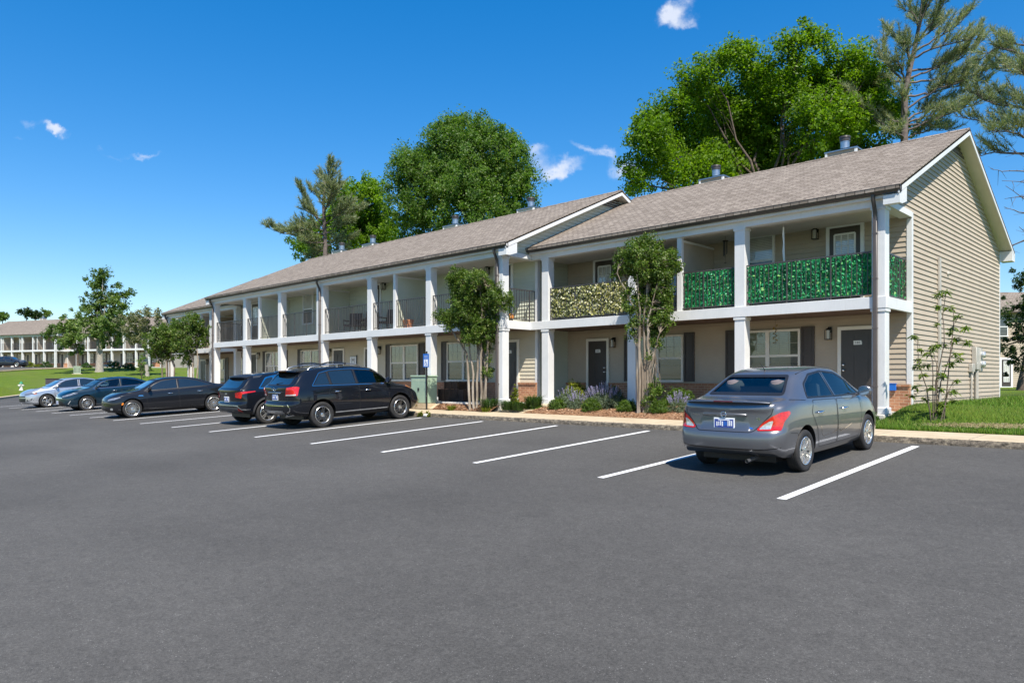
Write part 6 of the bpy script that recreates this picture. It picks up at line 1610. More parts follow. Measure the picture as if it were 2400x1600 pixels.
SALOON = dict(L=4.90, H=1.464, Wd=1.86, ro=1.10, wb_len=2.968, r=.335, rim=.245, track=1.60, tw=.235, paint='paint_black_warm',
    zs=[(0, .36), (.25, .27), (.7, .24), (1.1, .22), (2.5, .19), (4.0, .20), (4.5, .19), (4.9, .23)],
    zb=[(0, .86), (.3, .98), (1.0, 1.02), (2.5, .975), (3.5, .93), (4.0, .875), (4.6, .83), (4.9, .72)],
    zt=[(0, .94), (.1, 1.03), (.6, 1.09), (.85, 1.11), (1.75, 1.40), (2.3, 1.462), (2.75, 1.455), (3.05, 1.40), (3.78, 1.03), (4.0, .995), (4.5, .945), (4.8, .855), (4.9, .78)],
    w=[(0, .83), (.25, .90), (1.0, .93), (2.4, .93), (3.8, .925), (4.4, .905), (4.75, .86), (4.9, .79)],
    wt=[(0, .72), (.5, .76), (.85, .72), (1.7, .60), (2.3, .60), (2.8, .615), (3.3, .68), (3.7, .77), (4.0, .80), (4.9, .55)],
    rprof=[(.2, .10), (.4, 0), (.6, .02), (.9, .08), (1.05, .03)], fprof=[(.2, .08), (.4, 0), (.6, .01), (.75, .06), (.9, .16)], fbow=.26,
    dlo=[(1.05, 1.055), (2.5, 1.0), (3.66, .965), (3.24, 1.23), (2.96, 1.34), (2.5, 1.39), (2.1, 1.385), (1.66, 1.30), (1.25, 1.14)],
    pillars=[(2.42, 2.38)],
    panes=[[(1.16, 1.075), (2.37, 1.022), (2.33, 1.365), (2.1, 1.362), (1.68, 1.28), (1.28, 1.135)], [(2.47, 1.02), (3.55, .985), (3.2, 1.22), (2.94, 1.32), (2.43, 1.365)]],
    ws=[(-.72, 1.06), (.72, 1.06), (.58, 1.385), (-.58, 1.385)], rw=[(-.62, 1.13), (.62, 1.13), (.50, 1.375), (-.50, 1.375)], wsx=(2.6, 0), rwx=(0, 2.0),
    cavity=dict(x=(1.0, 3.7), d=.05, z=.42),
    doors=[dict(poly=[(1.62, .29), (2.36, .28), (2.40, .99), (1.36, 1.03), (1.28, .85), (1.50, .58)], handle=(1.62, .86)), dict(poly=[(2.385, .28), (3.50, .28), (3.56, .62), (3.54, .93), (2.43, .988)], handle=(2.72, .835))],
    mirror=(3.45, 1.04), spokes=(10, 'double'), sw0=.010, sw1=.014, seats=[(2.55, .38), (2.55, -.38)], seat_z=.58, bench=(1.6, .60), dash=(3.5, .95))
SUV = dict(L=4.685, H=1.71, Wd=1.885, ro=.98, wb_len=2.70, r=.365, rim=.235, track=1.635, tw=.235, paint='paint_black', gap=.065, uz=.24,
    zs=[(0, .44), (.3, .37), (.98, .30), (2.3, .28), (3.68, .30), (4.3, .28), (4.685, .33)],
    zb=[(0, 1.02), (.25, 1.12), (1.0, 1.145), (2.2, 1.11), (3.2, 1.07), (3.7, 1.01), (4.3, .90), (4.685, .74)],
    zt=[(0, 1.10), (.05, 1.19), (.20, 1.28), (.50, 1.585), (.72, 1.655), (1.6, 1.71), (2.2, 1.705), (2.75, 1.645), (3.55, 1.14), (3.8, 1.07), (4.3, .97), (4.6, .82), (4.685, .76)],
    w=[(0, .87), (.25, .925), (1, .9425), (3.6, .94), (4.2, .915), (4.55, .83), (4.685, .76)],
    wt=[(0, .80), (.2, .76), (.5, .70), (.8, .675), (1.5, .665), (2.5, .67), (3.0, .70), (3.5, .77), (3.8, .80), (4.685, .62)],
    rprof=[(.3, .12), (.45, .02), (.62, 0), (.72, .01), (.78, .06), (1.0, .05), (1.15, .0)], fprof=[(.3, .10), (.5, 0), (.8, .06), (1.0, .25)], rbow=.12, wb=.95,
    dlo=[(.70, 1.19), (2.3, 1.15), (3.48, 1.115), (3.08, 1.415), (2.76, 1.555), (2.1, 1.61), (1.4, 1.60), (1.02, 1.53)],
    pillars=[(1.32, 1.29), (2.20, 2.16)],
    panes=[[(.78, 1.205), (1.28, 1.19), (1.25, 1.575), (1.05, 1.52)], [(1.36, 1.188), (2.15, 1.166), (2.11, 1.59), (1.33, 1.58)], [(2.25, 1.163), (3.38, 1.13), (3.03, 1.405), (2.73, 1.535), (2.21, 1.588)]],
    ws=[(-.73, 1.16), (.73, 1.16), (.62, 1.60), (-.62, 1.60)], rw=[(-.64, 1.22), (.64, 1.22), (.565, 1.555), (-.565, 1.555)], wsx=(2.4, 0), rwx=(0, 1.2),
    cavity=dict(x=(.75, 3.45), d=.05, z=.55),
    doors=[dict(poly=[(1.42, .38), (2.20, .37), (2.22, 1.13), (1.30, 1.155), (1.20, .95), (1.38, .72)], handle=(1.50, .985)), dict(poly=[(2.225, .37), (3.22, .38), (3.28, .70), (3.26, 1.07), (2.245, 1.128)], handle=(2.52, .965))],
    mirror=(3.22, 1.20), spokes=(5, 'double'), sw0=.014, sw1=.024, seats=[(2.3, .40), (2.3, -.40)], seat_z=.78, bench=(1.35, .80), dash=(3.2, 1.08))

def corner(sd, end, a=48): return ('rear', -a * sd) if end == 'rear' else ('front', a * sd)
def lamp_at(sk, root, name, mat, sd, end, pts, off=.006, a=42, parent=None, r=.02):
    m_ = MB(); sk.fill(m_, corner(sd, end, a), rpoly([(sd * u, v) for u, v in pts], r), off, .04)
    return m_.build(name, M[mat], parent or root)
def on(sk, root, name, mat, view, pts, off=.004, r=.02, step=.05):
    m_ = MB(); sk.fill(m_, view, rpoly(pts, r), off, step); return m_.build(name, M[mat], root)

def saloon_front(root, sk, P, grille, lamps, plate=False):
    for sd in (1, -1):
        h = lamp_at(sk, root, 'headlamp', 'headlamp', sd, 'front', lamps)
        m_ = MB(); sk.ring(m_, corner(sd, 'front', 42), rpoly([(sd * u, v) for u, v in lamps], .02), .012, .008, .05); m_.build('lamp_rim', M['black_trim'], h)
def saloon_rear(root, sk, P):
    g = MB(); sk.line(g, 'rear', [(-.74, 1.0), (-.66, .70), (.66, .70), (.74, 1.0)], .009, .003); g.build('panel_gap', M['black_trim'], root)
    for sd in (1, -1): lamp_at(sk, root, 'tail_lamp', 'red_lens', sd, 'rear', [(-1.22, .80), (-.80, .84), (-.70, .93), (-.80, .96), (-1.2, .93)], .006, 48)
def hood_lines(root, sk, P, x0, zz):
    g = MB()
    for vw in ('left', 'right'): sk.line(g, vw, [(P['L'] - .30 - x0, zz - .10), (P['L'] - .75 - x0, zz), (P['L'] - 1.3 - x0, zz + .075)], .008, .003)
    g.build('panel_gap', M['black_trim'], root)

def build_bmw():
    c = Vector((-24.63, -6.22)); ang = atan2(-2.90, -.30)
    P = SALOON
    root, body, sk, x0 = make_car('parked_car', P, 'black saloon with multi-spoke silver wheels and amber corner marker, parked nose-out', 'car', (c.x, c.y, car_z(c.x, c.y)), ang, -.0528)
    root['group'] = 'cars parked along the kerb'
    saloon_front(root, sk, P, 0, [(-1.12, .64), (-.78, .69), (-.58, .765), (-.62, .81), (-.86, .785), (-1.12, .735)])
    for sd in (1, -1):
        k = on(sk, root, 'grille', 'black_trim', 'front', [(sd * .03, .50), (sd * .25, .52), (sd * .29, .66), (sd * .22, .70), (sd * .05, .70)], .005, .03)
        m_ = MB(); sk.ring(m_, 'front', rpoly([(sd * .03, .50), (sd * .25, .52), (sd * .29, .66), (sd * .22, .70), (sd * .05, .70)], .03), .016, .010, .04); m_.build('grille_rim', M['chrome'], k)
        lamp_at(sk, root, 'side_marker', 'amber_lens', sd, 'front', [(-.575, .49), (-.53, .50), (-.51, .58), (-.555, .58)], .006)
        lamp_at(sk, root, 'fog_lamp', 'clear_lens', sd, 'front', [(-.97, .32), (-.85, .32), (-.84, .40), (-.95, .40)], .006, 42, None, .035)
        on(sk, root, 'side_badge', 'chrome', 'left' if sd > 0 else 'right', [(3.66 - x0, .79), (3.86 - x0, .80), (3.82 - x0, .83), (3.70 - x0, .825)], .006, .01)
    on(sk, root, 'air_intake', 'black_trim', 'front', [(-.55, .25), (.55, .25), (.48, .40), (-.48, .40)], .004)
    cr = MB()
    for vw in ('left', 'right'):
        sk.line(cr, vw, [(.5 - x0, .865), (1.8 - x0, .855), (3.2 - x0, .80), (4.0 - x0, .76)], .010, .0045); sk.line(cr, vw, [(1.6 - x0, .38), (2.6 - x0, .345), (3.5 - x0, .34)], .012, .0045)
    cr.build('body_crease', M['black_trim'], body)
    hood_lines(root, sk, P, x0, .80); saloon_rear(root, sk, P); return root
def build_camry():
    x, y = -32.62, -5.80
    P = scaled(SALOON, 4.85, 1.475, 1.82, ro=1.09, wb_len=2.775, r=.33, rim=.22, track=1.585, tw=.215, paint='paint_teal', hollow=True, chrome_dlo=1, spokes=(8, 'double'), sw0=.010, sw1=.012)
    root, body, sk, x0 = make_car('parked_car', P, 'dark teal saloon parked nose-out between the silver car and the black saloon', 'car', (x, y, car_z(x, y)), R(-90), -.0528)
    root['group'] = 'cars parked along the kerb'
    saloon_front(root, sk, P, 0, [(-1.16, .63), (-.86, .68), (-.50, .80), (-.54, .84), (-.84, .80), (-1.16, .715)])
    on(sk, root, 'grille', 'black_trim', 'front', [(-.62, .28), (.62, .28), (.50, .50), (-.50, .50)], .004, .03)
    on(sk, root, 'upper_grille', 'chrome', 'front', [(-.55, .60), (.55, .60), (.45, .66), (-.45, .66)], .004, .02)
    for sd in (1, -1): lamp_at(sk, root, 'running_lamp', 'clear_lens', sd, 'front', [(-.86, .34), (-.83, .33), (-.73, .48), (-.75, .49)], .006, 42, None, .005)
    number_plate(root, (P['L'] - x0 - .005, 0, .42), 1)
    hood_lines(root, sk, P, x0, .80); saloon_rear(root, sk, P); return root
def build_malibu():
    x, y = -38.58, -6.0
    P = scaled(SALOON, 4.92, 1.46, 1.85, ro=1.10, wb_len=2.83, r=.33, rim=.215, track=1.60, tw=.215, paint='paint_silver', chrome_dlo=1, spokes=(5, 'double'), sw0=.020, sw1=.026)
    root, body, sk, x0 = make_car('parked_car', P, 'silver saloon at the far left end of the parked row, nose-out', 'car', (x, y, car_z(x, y)), R(-90), -.0528)
    root['group'] = 'cars parked along the kerb'
    saloon_front(root, sk, P, 0, [(-1.15, .67), (-.86, .70), (-.56, .775), (-.60, .81), (-.86, .775), (-1.15, .725)])
    on(sk, root, 'grille', 'black_trim', 'front', [(-.60, .34), (.60, .34), (.66, .52), (-.66, .52)], .004, .04)
    on(sk, root, 'upper_grille', 'black_trim', 'front', [(-.62, .57), (.62, .57), (.60, .635), (-.60, .635)], .004, .02)
    for sd in (1, -1):
        f = lamp_at(sk, root, 'fog_surround', 'black_trim', sd, 'front', [(-1.0, .36), (-.74, .44), (-.72, .50), (-.98, .45)], .005)
        lamp_at(sk, root, 'fog_lamp', 'clear_lens', sd, 'front', [(-.94, .405), (-.78, .45), (-.77, .485), (-.92, .445)], .009, 42, f)
        lamp_at(sk, root, 'side_marker', 'amber_lens', sd, 'front', [(-.66, .715), (-.56, .735), (-.60, .765), (-.70, .75)], .009)
    hood_lines(root, sk, P, x0, .80); saloon_rear(root, sk, P); return root
def build_far_car(loc, ang):
    P = scaled(SALOON, 4.9, 1.44, 1.88, paint='paint_navy', r=.345, rim=.25, spokes=(5, 'double'), sw0=.016, sw1=.022)
    root, body, sk, x0 = make_car('parked_car', P, 'dark navy saloon parked on the upper drive before the far building', 'car', loc, ang)
    saloon_front(root, sk, P, 0, [(-1.12, .64), (-.78, .69), (-.58, .765), (-.62, .81), (-.86, .785), (-1.12, .735)]); saloon_rear(root, sk, P); return root

def build_sorento():
    x, y = -13.69, -5.03
    P = dict(SUV, hollow=True, tint_rear=2.2, chrome_dlo=1, mirror_mat='paint_black')
    P['dark_spokes'] = True; P['spokes'] = (5, 'double')
    root, body, sk, x0 = make_car('parked_suv', P, 'large black sport utility vehicle with roof rails and big red tail lamps, parked nose-in', 'suv', (x, y, car_z(x, y)), R(90), .0528)
    root['group'] = 'cars parked along the kerb'
    for sd in (1, -1):   # roof rails
        pts = []
        for xx, dz in ((.75, .0), (.82, .055), (1.0, .085), (1.7, .090), (2.25, .080), (2.42, .050), (2.52, .0)):
            h = sk.t.ray_cast(Vector((xx - x0, sd * .60, 3)), Vector((0, 0, -1)))[0]; pts.append(h + Vector((0, 0, dz)))
        r_ = MB(); r_.tube(pts, [.018, .018, .016, .016, .016, .018, .018], 8)
        h = pts[3]; r_.obox(h - Vector((0, 0, .05)), (.03, 0, 0), (0, .012, 0), (0, 0, .045)); r_.build('roof_rail', M['steel'], root)
    for xx in (1.15, 1.95):
        b = MB(); z = 1.79; b.tube([(xx - x0, -.66, z - .02), (xx - x0, -.3, z + .02), (xx - x0, .3, z + .02), (xx - x0, .66, z - .02)], .022, 8); b.build('cross_bar', M['black_trim'], root)
    sp = MB(); n = 16; vs = []; fs = []
    for i in range(n + 1):
        yy = -.62 + 1.24 * i / n; k = (abs(yy) / .62) ** 3
        for dx_, dz_ in ((.30 + .06 * k, 1.605 - .02 * k), (.32 + .06 * k, 1.635 - .025 * k), (.62, 1.655 - .03 * k), (.80, 1.672 - .04 * k), (.56, 1.59 - .03 * k)): vs.append((dx_ - x0, yy, dz_))
    for i in range(n):
        for k in range(5): fs.append((i * 5 + k, i * 5 + (k + 1) % 5, i * 5 + 5 + (k + 1) % 5, i * 5 + 5 + k))
    fs += [tuple(range(5)), tuple(range(n * 5, n * 5 + 5))]; sp.add(vs, fs, 0, True); so = sp.build('spoiler', M['paint_black'], root, angle=45)
    b = MB(); b.bbox(.293 - x0, .31 - x0, -.20, .20, 1.607, 1.63, .003); b.build('brake_lamp', M['dark_red_lens'], so)
    for sd in (1, -1):
        # mostly on the tail face, a little round the side
        o = [(-1.19, .935), (-.80, .945), (-.77, 1.17), (-.88, 1.19), (-1.13, 1.165)]
        l = lamp_at(sk, root, 'tail_lamp', 'red_lens', sd, 'rear', o, .008, 44)
        lamp_at(sk, root, 'reversing_lamp', 'clear_lens', sd, 'rear', [(-1.17, .945), (-.85, .953), (-.85, .985), (-1.16, .98)], .012, 44, l, .008)
    number_plate(root, (sk.hit('rear', 0, .90, 0).x - .012, .0, .90), -1)
    s_ = MB(); xx = sk.hit('rear', 0, 1.03, 0).x; s_.bbox(xx - .025, xx + .02, -.36, .36, 1.012, 1.045, .008); s_.build('tailgate_strip', M['chrome'], root)
    e = MB(); e.lathe([(.040, 0), (.052, 0), (.052, -.008), (.040, -.008), (.040, 0)], (xx - .012, 0, 1.115), 'x', 24); e.v = [(a, b_ * 1.5, c_) for a, b_, c_ in e.v]
    e.build('emblem', M['chrome'], root)
    g = MB(); sk.line(g, 'rear', [(-.66, 1.19), (-.60, .80), (-.52, .745), (.52, .745), (.60, .80), (.66, 1.19)], .010, .003); sk.ring(g, 'rear', rpoly([(-.40, .83), (.40, .83), (.36, .99), (-.36, .99)], .03), .010, .003, .06); g.build('panel_gap', M['black_trim'], body)
    wp = MB(); wx_ = sk.hit('rear', 0, 1.25, .02); wp.tube([wx_ + Vector((0, .05, 0)), wx_ + Vector((.005, -.32, .045))], [.016, .008], 6); wp.build('wiper', M['black_trim'], root)
    on(sk, root, 'skid_plate', 'steel', 'rear', [(-.52, .45), (.52, .45), (.44, .53), (-.44, .53)], .012, .015)
    c_ = MB(); sk.line(c_, 'rear', [(-.50, .665), (.50, .665)], .016, .006); c_.build('bumper_strip', M['chrome'], root)
    for sd in (1, -1):
        j = MB(); sk.line(j, 'rear', [(sd * .66, .70), (sd * .76, .60), (sd * .74, .52), (sd * .62, .48)], .022, .008); j.build('bumper_trim', M['chrome'], root)
        ex = MB(); ex.tube([(.06 - x0, sd * .55, .38), (.4 - x0, sd * .55, .40)], .035, 12, 0, False); ex.build('exhaust_pipe', M['steel'], root)
        rk = MB(); vw = 'left' if sd > 0 else 'right'; sk.line(rk, vw, [(1.40 - x0, .40), (3.20 - x0, .40)], .028, .008); rk.build('sill_strip', M['steel'], root)
        wa = MB()
        for wx in (P['ro'], P['ro'] + P['wb_len']):
            pa = [(wx - x0 + (P['r'] + .085) * cos(a), P['r'] + .015 + (P['r'] + .085) * sin(a)) for a in [R(-4 + 188 * k / 24) for k in range(25)]]
            sk.line(wa, vw, pa, .035, .007, .2)
        wa.build('arch_trim', M['paint_black_warm'], body)
        lamp_at(sk, root, 'headlamp', 'amber_lens', sd, 'front', [(-.95, .84), (-.60, .89), (-.45, .985), (-.50, 1.01), (-.75, .95), (-.95, .90)], .006)
    return root
def build_trax():
    x, y = -16.58, -5.20
    P = scaled(SUV, 4.54, 1.585, 1.82, ro=.92, wb_len=2.70, r=.35, rim=.235, track=1.575, tw=.225, paint='paint_black', spokes=(5, 'double'), sw0=.018, sw1=.024, chrome_dlo=2, uz=.22)
    root, body, sk, x0 = make_car('parked_suv', P, 'smaller black crossover with slim red tail lamps, half hidden behind the big black one', 'suv', (x, y, car_z(x, y)), R(90), .0528)
    root['group'] = 'cars parked along the kerb'
    sp = MB(); n = 16; vs = []; fs = []
    for i in range(n + 1):
        yy = -.62 + 1.24 * i / n; k = (abs(yy) / .62) ** 3
        for dx_, dz_ in ((.33 + .10 * k, 1.455 - .03 * k), (.35 + .10 * k, 1.495 - .035 * k), (.60, 1.53 - .04 * k), (.80, 1.54 - .05 * k), (.56, 1.44 - .04 * k)): vs.append((dx_ - x0, yy, dz_))
    for i in range(n):
        for k in range(5): fs.append((i * 5 + k, i * 5 + (k + 1) % 5, i * 5 + 5 + (k + 1) % 5, i * 5 + 5 + k))
    fs += [tuple(range(5)), tuple(range(n * 5, n * 5 + 5))]; sp.add(vs, fs, 0, True); sp.build('spoiler', M['black_trim'], root, angle=45)
    for sd in (1, -1):
        lamp_at(sk, root, 'tail_lamp', 'red_lens', sd, 'rear', [(-1.20, .86), (-.98, .83), (-.95, .96), (-.62, 1.01), (-.62, 1.035), (-1.0, 1.03), (-1.20, 1.0)], .008, 46)
        lamp_at(sk, root, 'reflector', 'dark_red_lens', sd, 'rear', [(-1.10, .47), (-.93, .40), (-.96, .47), (-1.09, .55)], .012, 46)
        c_ = MB(); sk.line(c_, corner(sd, 'rear', 46), [(sd * -1.28, .62), (sd * -1.12, .60), (sd * -.98, .50), (sd * -.75, .485)], .022, .008); c_.build('bumper_trim', M['steel'], root)
        vw = 'left' if sd > 0 else 'right'; wa = MB()
        for wx in (P['ro'], P['ro'] + P['wb_len']):
            pa = [(wx - x0 + (P['r'] + .09) * cos(a), P['r'] + .015 + (P['r'] + .09) * sin(a)) for a in [R(-4 + 188 * k / 24) for k in range(25)]]
            sk.line(wa, vw, pa, .06, .007, .2)
        wa.build('arch_cladding', M['cladding'], body)
        f = MB(); h = sk.hit(vw, .62 - x0, 1.44, 0); f.add([h + Vector((0, sd * .01, -.10)), h + Vector((-.02, sd * .01, .05)), h + Vector((.30, sd * .005, .06))], [(0, 1, 2)]); f.build('spoiler_fin', M['steel'], root)
    on(sk, root, 'lower_bumper', 'cladding', 'rear', [(-.66, .37), (.66, .37), (.72, .56), (-.72, .56)], .006, .03)
    c_ = MB(); sk.line(c_, 'rear', [(-.72, .615), (.72, .615)], .018, .006); c_.build('bumper_strip', M['steel'], root)
    number_plate(root, (sk.hit('rear', 0, .80, 0).x - .012, 0, .80), -1)
    e = MB(); xx = sk.hit('rear', 0, .97, 0).x; e.bbox(xx - .012, xx, -.075, .075, .957, .977, .003); e.bbox(xx - .013, xx, -.03, .03, .943, .991, .003); e.build('emblem', M['alloy'], root)
    g = MB(); sk.line(g, 'rear', [(-.66, 1.12), (-.60, .74), (-.52, .68), (.52, .68), (.60, .74), (.66, 1.12)], .010, .003); g.build('panel_gap', M['black_trim'], body)
    an = MB(); an.lathe([(.05, 0), (.03, .03), (.01, .05), (.001, .05)], (.95 - x0, 0, 1.53), 'z', 10); an.build('antenna', M['black_trim'], root)
    return root
# ---------------------------------------------------------------- cars
build_versa(); build_bmw(); build_camry(); build_malibu(); build_sorento(); build_trax()
_p = at(20, 864, 98); build_far_car((_p.x, _p.y, ground_z(_p.x, _p.y) + .07), YAW + .12)

# ---------------------------------------------------------------- everything else
def thing(name, label, cat, loc, rz=0, group=None): return empty(name, tuple(loc), (0, 0, rz), label, cat, group)
def things():
    rs = np.random.RandomState(77); rnd = random.Random(5)
    # green electrical cabinet
    c, D = at_y(1000, -1.84, 0); X = c.x; t = thing('utility_cabinet', 'large pale green electrical cabinet behind the nose of the big black vehicle', 'cabinet', (X - .43, -1.60, -.05))
    m = MB(); m.box(-.50, .50, -.30, .26, -.18, -.0); m.build('pad', M['concrete'], t)
    m = MB(); m.bbox(-.43, .43, -.24, .22, 0, .90, .02); m.build('body', M['cabinet_green'], t)
    m = MB(); m.bbox(-.455, .455, -.265, .235, .885, .945, .018); m.build('lid', M['cabinet_green'], t)
    m = MB()
    for k in range(14): x = -.37 + .055 * k; m.box(x, x + .025, -.243, -.2385, .74, .82, 0)
    for k in range(6): y = -.19 + .06 * k; m.box(.4285, .433, y, y + .03, .74, .82, 0)
    m.box(-.005, .005, -.243, -.2385, .02, .88, 0); m.build('vent', M['pedestal_green'], t)
    m = MB(); m.bbox(-.05, .03, -.262, -.24, .42, .52, .006); m.build('latch', M['black_metal'], t)
    # accessible parking sign
    c, D = at_y(1000, -1.90, 0); t = thing('parking_sign', 'blue accessible parking sign on a thin dark post', 'road sign', (c.x, -1.90, -.235))
    m = MB(); m.bbox(-.022, .022, -.022, .022, -.2, 1.93, .004); 
    for k in range(18): m.box(-.006, .006, -.0235, -.022, .3 + .085 * k, .33 + .085 * k)
    m.build('post', M['black_metal'], t)
    m = MB(); m.bbox(-.155, .155, -.030, -.024, 1.40, 1.85, .003, 0); z0 = 1.55; yv = -.0315
    m.box(-.105, .105, -.0312, -.030, z0 - .115, z0 + .115, 1)
    def arc(cx, cz, r, w, a0, a1, n=16):
        for i in range(n):
            a, b = R(a0 + (a1 - a0) * i / n), R(a0 + (a1 - a0) * (i + 1) / n)
            m.add([(cx + (r - w) * cos(a), yv - .001, cz + (r - w) * sin(a)), (cx + (r + w) * cos(a), yv - .001, cz + (r + w) * sin(a)), (cx + (r + w) * cos(b), yv - .001, cz + (r + w) * sin(b)), (cx + (r - w) * cos(b), yv - .001, cz + (r - w) * sin(b))], [(0, 1, 2, 3)], 2)
    arc(-.022, z0 + .082, .008, .008, 0, 360); arc(-.008, z0 - .035, .052, .009, 125, 400)
    def bar(x0, z0_, x1, z1, w=.010): d = Vector((x1 - x0, z1 - z0_)).normalized() * w; m.add([(x0 - d.y, yv - .0008, z0_ + d.x), (x1 - d.y, yv - .0008, z1 + d.x), (x1 + d.y, yv - .0008, z1 - d.x), (x0 + d.y, yv - .0008, z0_ - d.x)], [(0, 1, 2, 3)], 2)
    bar(-.020, z0 + .06, -.012, z0 - .02); bar(-.012, z0 - .016, .038, z0 - .016); bar(.036, z0 - .012, .066, z0 - .085); bar(-.016, z0 + .025, .030, z0 + .025, .008); bar(.064, z0 - .083, .084, z0 - .075, .008)
    text_geo('RESERVED', .030, m, lambda u, v: (u * 1.0, yv + .001, 1.775 + v), 1); text_geo('PARKING', .030, m, lambda u, v: (u, yv + .001, 1.725 + v), 1)
    m.build('panel', [M['blue'], M['sign_white'], M['blue']], t)
    # sign with the block's letter
    t = thing('letter_sign', 'white square sign with a black letter M on the sage block', 'sign', (-21.5, .32, 1.36)); m = MB(); m.bbox(-.24, .24, -.03, 0, 0, .36, .004, 0); text_geo('M', .24, m, lambda u, v: (u, -.0315, .18 + v), 1); m.box(.24, .275, -.035, 0, -.02, .42, 1); m.build('panel', [M['sign_white'], M['letter']], t)
    # wooden crates on the porch
    c, D = at_y(1068, -.62, 0)
    def crate(x, z, w, d, h, label):
        t = thing('crate', label, 'crate', (x, -.62, z), 0, 'dark wooden crates on the porch'); m = MB(); n = 3
        for k in range(n):
            a = h * k / n + .01; b_ = h * (k + 1) / n - .012
            for sy in (-1, 1): m.box(-w / 2, w / 2, sy * d / 2 - .01, sy * d / 2 + .01, a, b_)
            for sx in (-1, 1): m.box(sx * (w / 2 - .01) - .01, sx * (w / 2 - .01) + .01, -d / 2 + .01, d / 2 - .01, a, b_)
        m.build('boards', M['crate_wood'], t); p = MB()
        for sx in (-1, 0, 1):
            for sy in (-1, 1): p.box(sx * (w / 2 - .035) - .03, sx * (w / 2 - .035) + .03, sy * (d / 2 + .018) - .008, sy * (d / 2 + .018) + .008, 0, h)
        p.box(-w / 2 + .02, w / 2 - .02, -d / 2 + .02, d / 2 - .02, h * .05, h * .92); p.build('battens', M['crate_wood'], t)
    crate(c.x - .34, 0, .66, .45, .42, 'left one of the two dark crates standing on the porch floor'); crate(c.x + .34, 0, .66, .45, .42, 'right one of the two dark crates standing on the porch floor'); crate(c.x - .02, .422, .70, .40, .26, 'dark crate stacked on top of the other two')
    # balcony furniture
    def chair(u, y, rz, label):
        c, D = at_y(u, y, 2.60); t = thing('chair', label, 'chair', c, rz, 'dark wicker chairs on the sage balcony')
        m = MB(); m.bbox(-.27, .27, -.27, .27, .34, .42, .02); m.build('seat', M['dark_wicker'], t)
        m = MB(); m.obox((0, .27, .66), (.27, 0, 0), (0, .025, .004), (0, .05, .26)); m.build('backrest', M['dark_wicker'], t)
        for sx in (-1, 1):
            m = MB(); m.bbox(sx * .28 - .03, sx * .28 + .03, -.26, .26, .56, .61, .012); m.tube([(sx * .28, -.24, .35), (sx * .28, -.24, .58)], .02, 6); m.build('armrest', M['dark_wicker'], t)
            for sy in (-1, 1): m = MB(); m.tube([(sx * .24, sy * .23, .35), (sx * .26, sy * .25, 0)], .02, 6); m.build('leg', M['dark_wicker'], t)
    chair(826, -.35, .5, 'dark wicker chair left of the white column on the sage balcony'); chair(848, -.30, -.9, 'dark low wicker chair beside the first, half behind the white column'); chair(908, -.35, .2, 'dark wicker chair just left of the white partition post on the balcony')
    def pot(name, u, y, z, r, h, mat, label, cat='pot', group=None):
        c, D = at_y(u, y, z); t = thing(name, label, cat, c, 0, group); m = MB(); m.lathe([(.001, 0), (r * .72, 0), (r * .94, h * .82), (r, h * .82), (r, h), (r * .88, h), (r * .84, h * .85), (.001, h * .85)], (0, 0, 0), 'z', 22); m.build('pot', M[mat], t, angle=35); s = MB(); s.lathe([(.001, h * .87), (r * .84, h * .86)], (0, 0, 0), 'z', 18); s.build('soil', M['bark'], t)
    pot('flower_pot', 957, -.75, 2.60, .20, .36, 'terracotta', 'orange terracotta pot on the balcony right of the partition post')
    c, D = at_y(1197, -.25, 2.60); t = thing('pumpkin', 'small orange pumpkin on a dark stand at the end of the sage balcony', 'pumpkin', c); m = MB(); m.lathe([(.001, .30), (.06, .305), (.11, .25), (.12, .19), (.10, .13), (.001, .12)], (0, 0, 0), 'z', 18)
    m.v = [(x * (1 + .06 * cos(8 * atan2(y, x))), y * (1 + .06 * cos(8 * atan2(y, x))), z) for x, y, z in m.v]; m.build('body', M['orange'], t); m = MB(); m.tube([(0, 0, .29), (.01, 0, .345)], [.014, .01], 6); m.build('stalk', M['stem'], t); m = MB(); m.lathe([(.001, 0), (.10, 0), (.08, .12), (.001, .12)], (0, 0, 0), 'z', 14); m.build('stand', M['black_metal'], t)
    # leafy privacy screens tied to the railings
    GS = 'leafy privacy screens on the near balcony'
    def screen(x0, x1, mat, label, y=.135, side=None, n=900, size=.075, strands=False):
        a = (x0, y) if side is None else (side, x0); b = (x1, y) if side is None else (side, x1); L = x1 - x0
        root = thing('privacy_screen', label, 'privacy screen', (a[0], a[1], 2.70), 0, GS); N = int(n * L); V = np.zeros((N, 3)); s = rs.rand(N) * L
        if strands: s = (np.floor(s / .095) + .5 + rs.randn(N) * .22) * .095; s = np.clip(s, .01, L - .01)
        V[:, 2] = rs.rand(N) * .92; V[:, 0 if side is None else 1] = s; V[:, 1 if side is None else 0] = rs.randn(N) * .022
        v = leaf_faces(V, np.full(N, .012), 1, size, rs, .1, (0, 3., .5) if side is None else (-3., 1, .5), 1.6, .55, .8)
        # turn the leaves towards the outside
        quads('leaves', v, M[mat], root)
        m = MB(); k = max(2, int(L / .05))
        if side is None: m.box(0, L, .030, .036, 0, .93)
        else: m.box(-.036, -.030, 0, L, 0, .93)
        m.build('backing', M['leaf_bush' if mat == 'leaf_cream' else 'leaf_fake'], root)
    xr = at_y(1568, .13, 0)[0].x
    screen(-9.93, -6.93, 'leaf_cream', 'cream and green leaf screen behind the tall crape myrtle, left part', y=.105, n=1000, size=.075); screen(-6.60, xr, 'leaf_cream', 'short cream and green leaf screen right of the tall crape myrtle', y=.105, n=1000, size=.075)
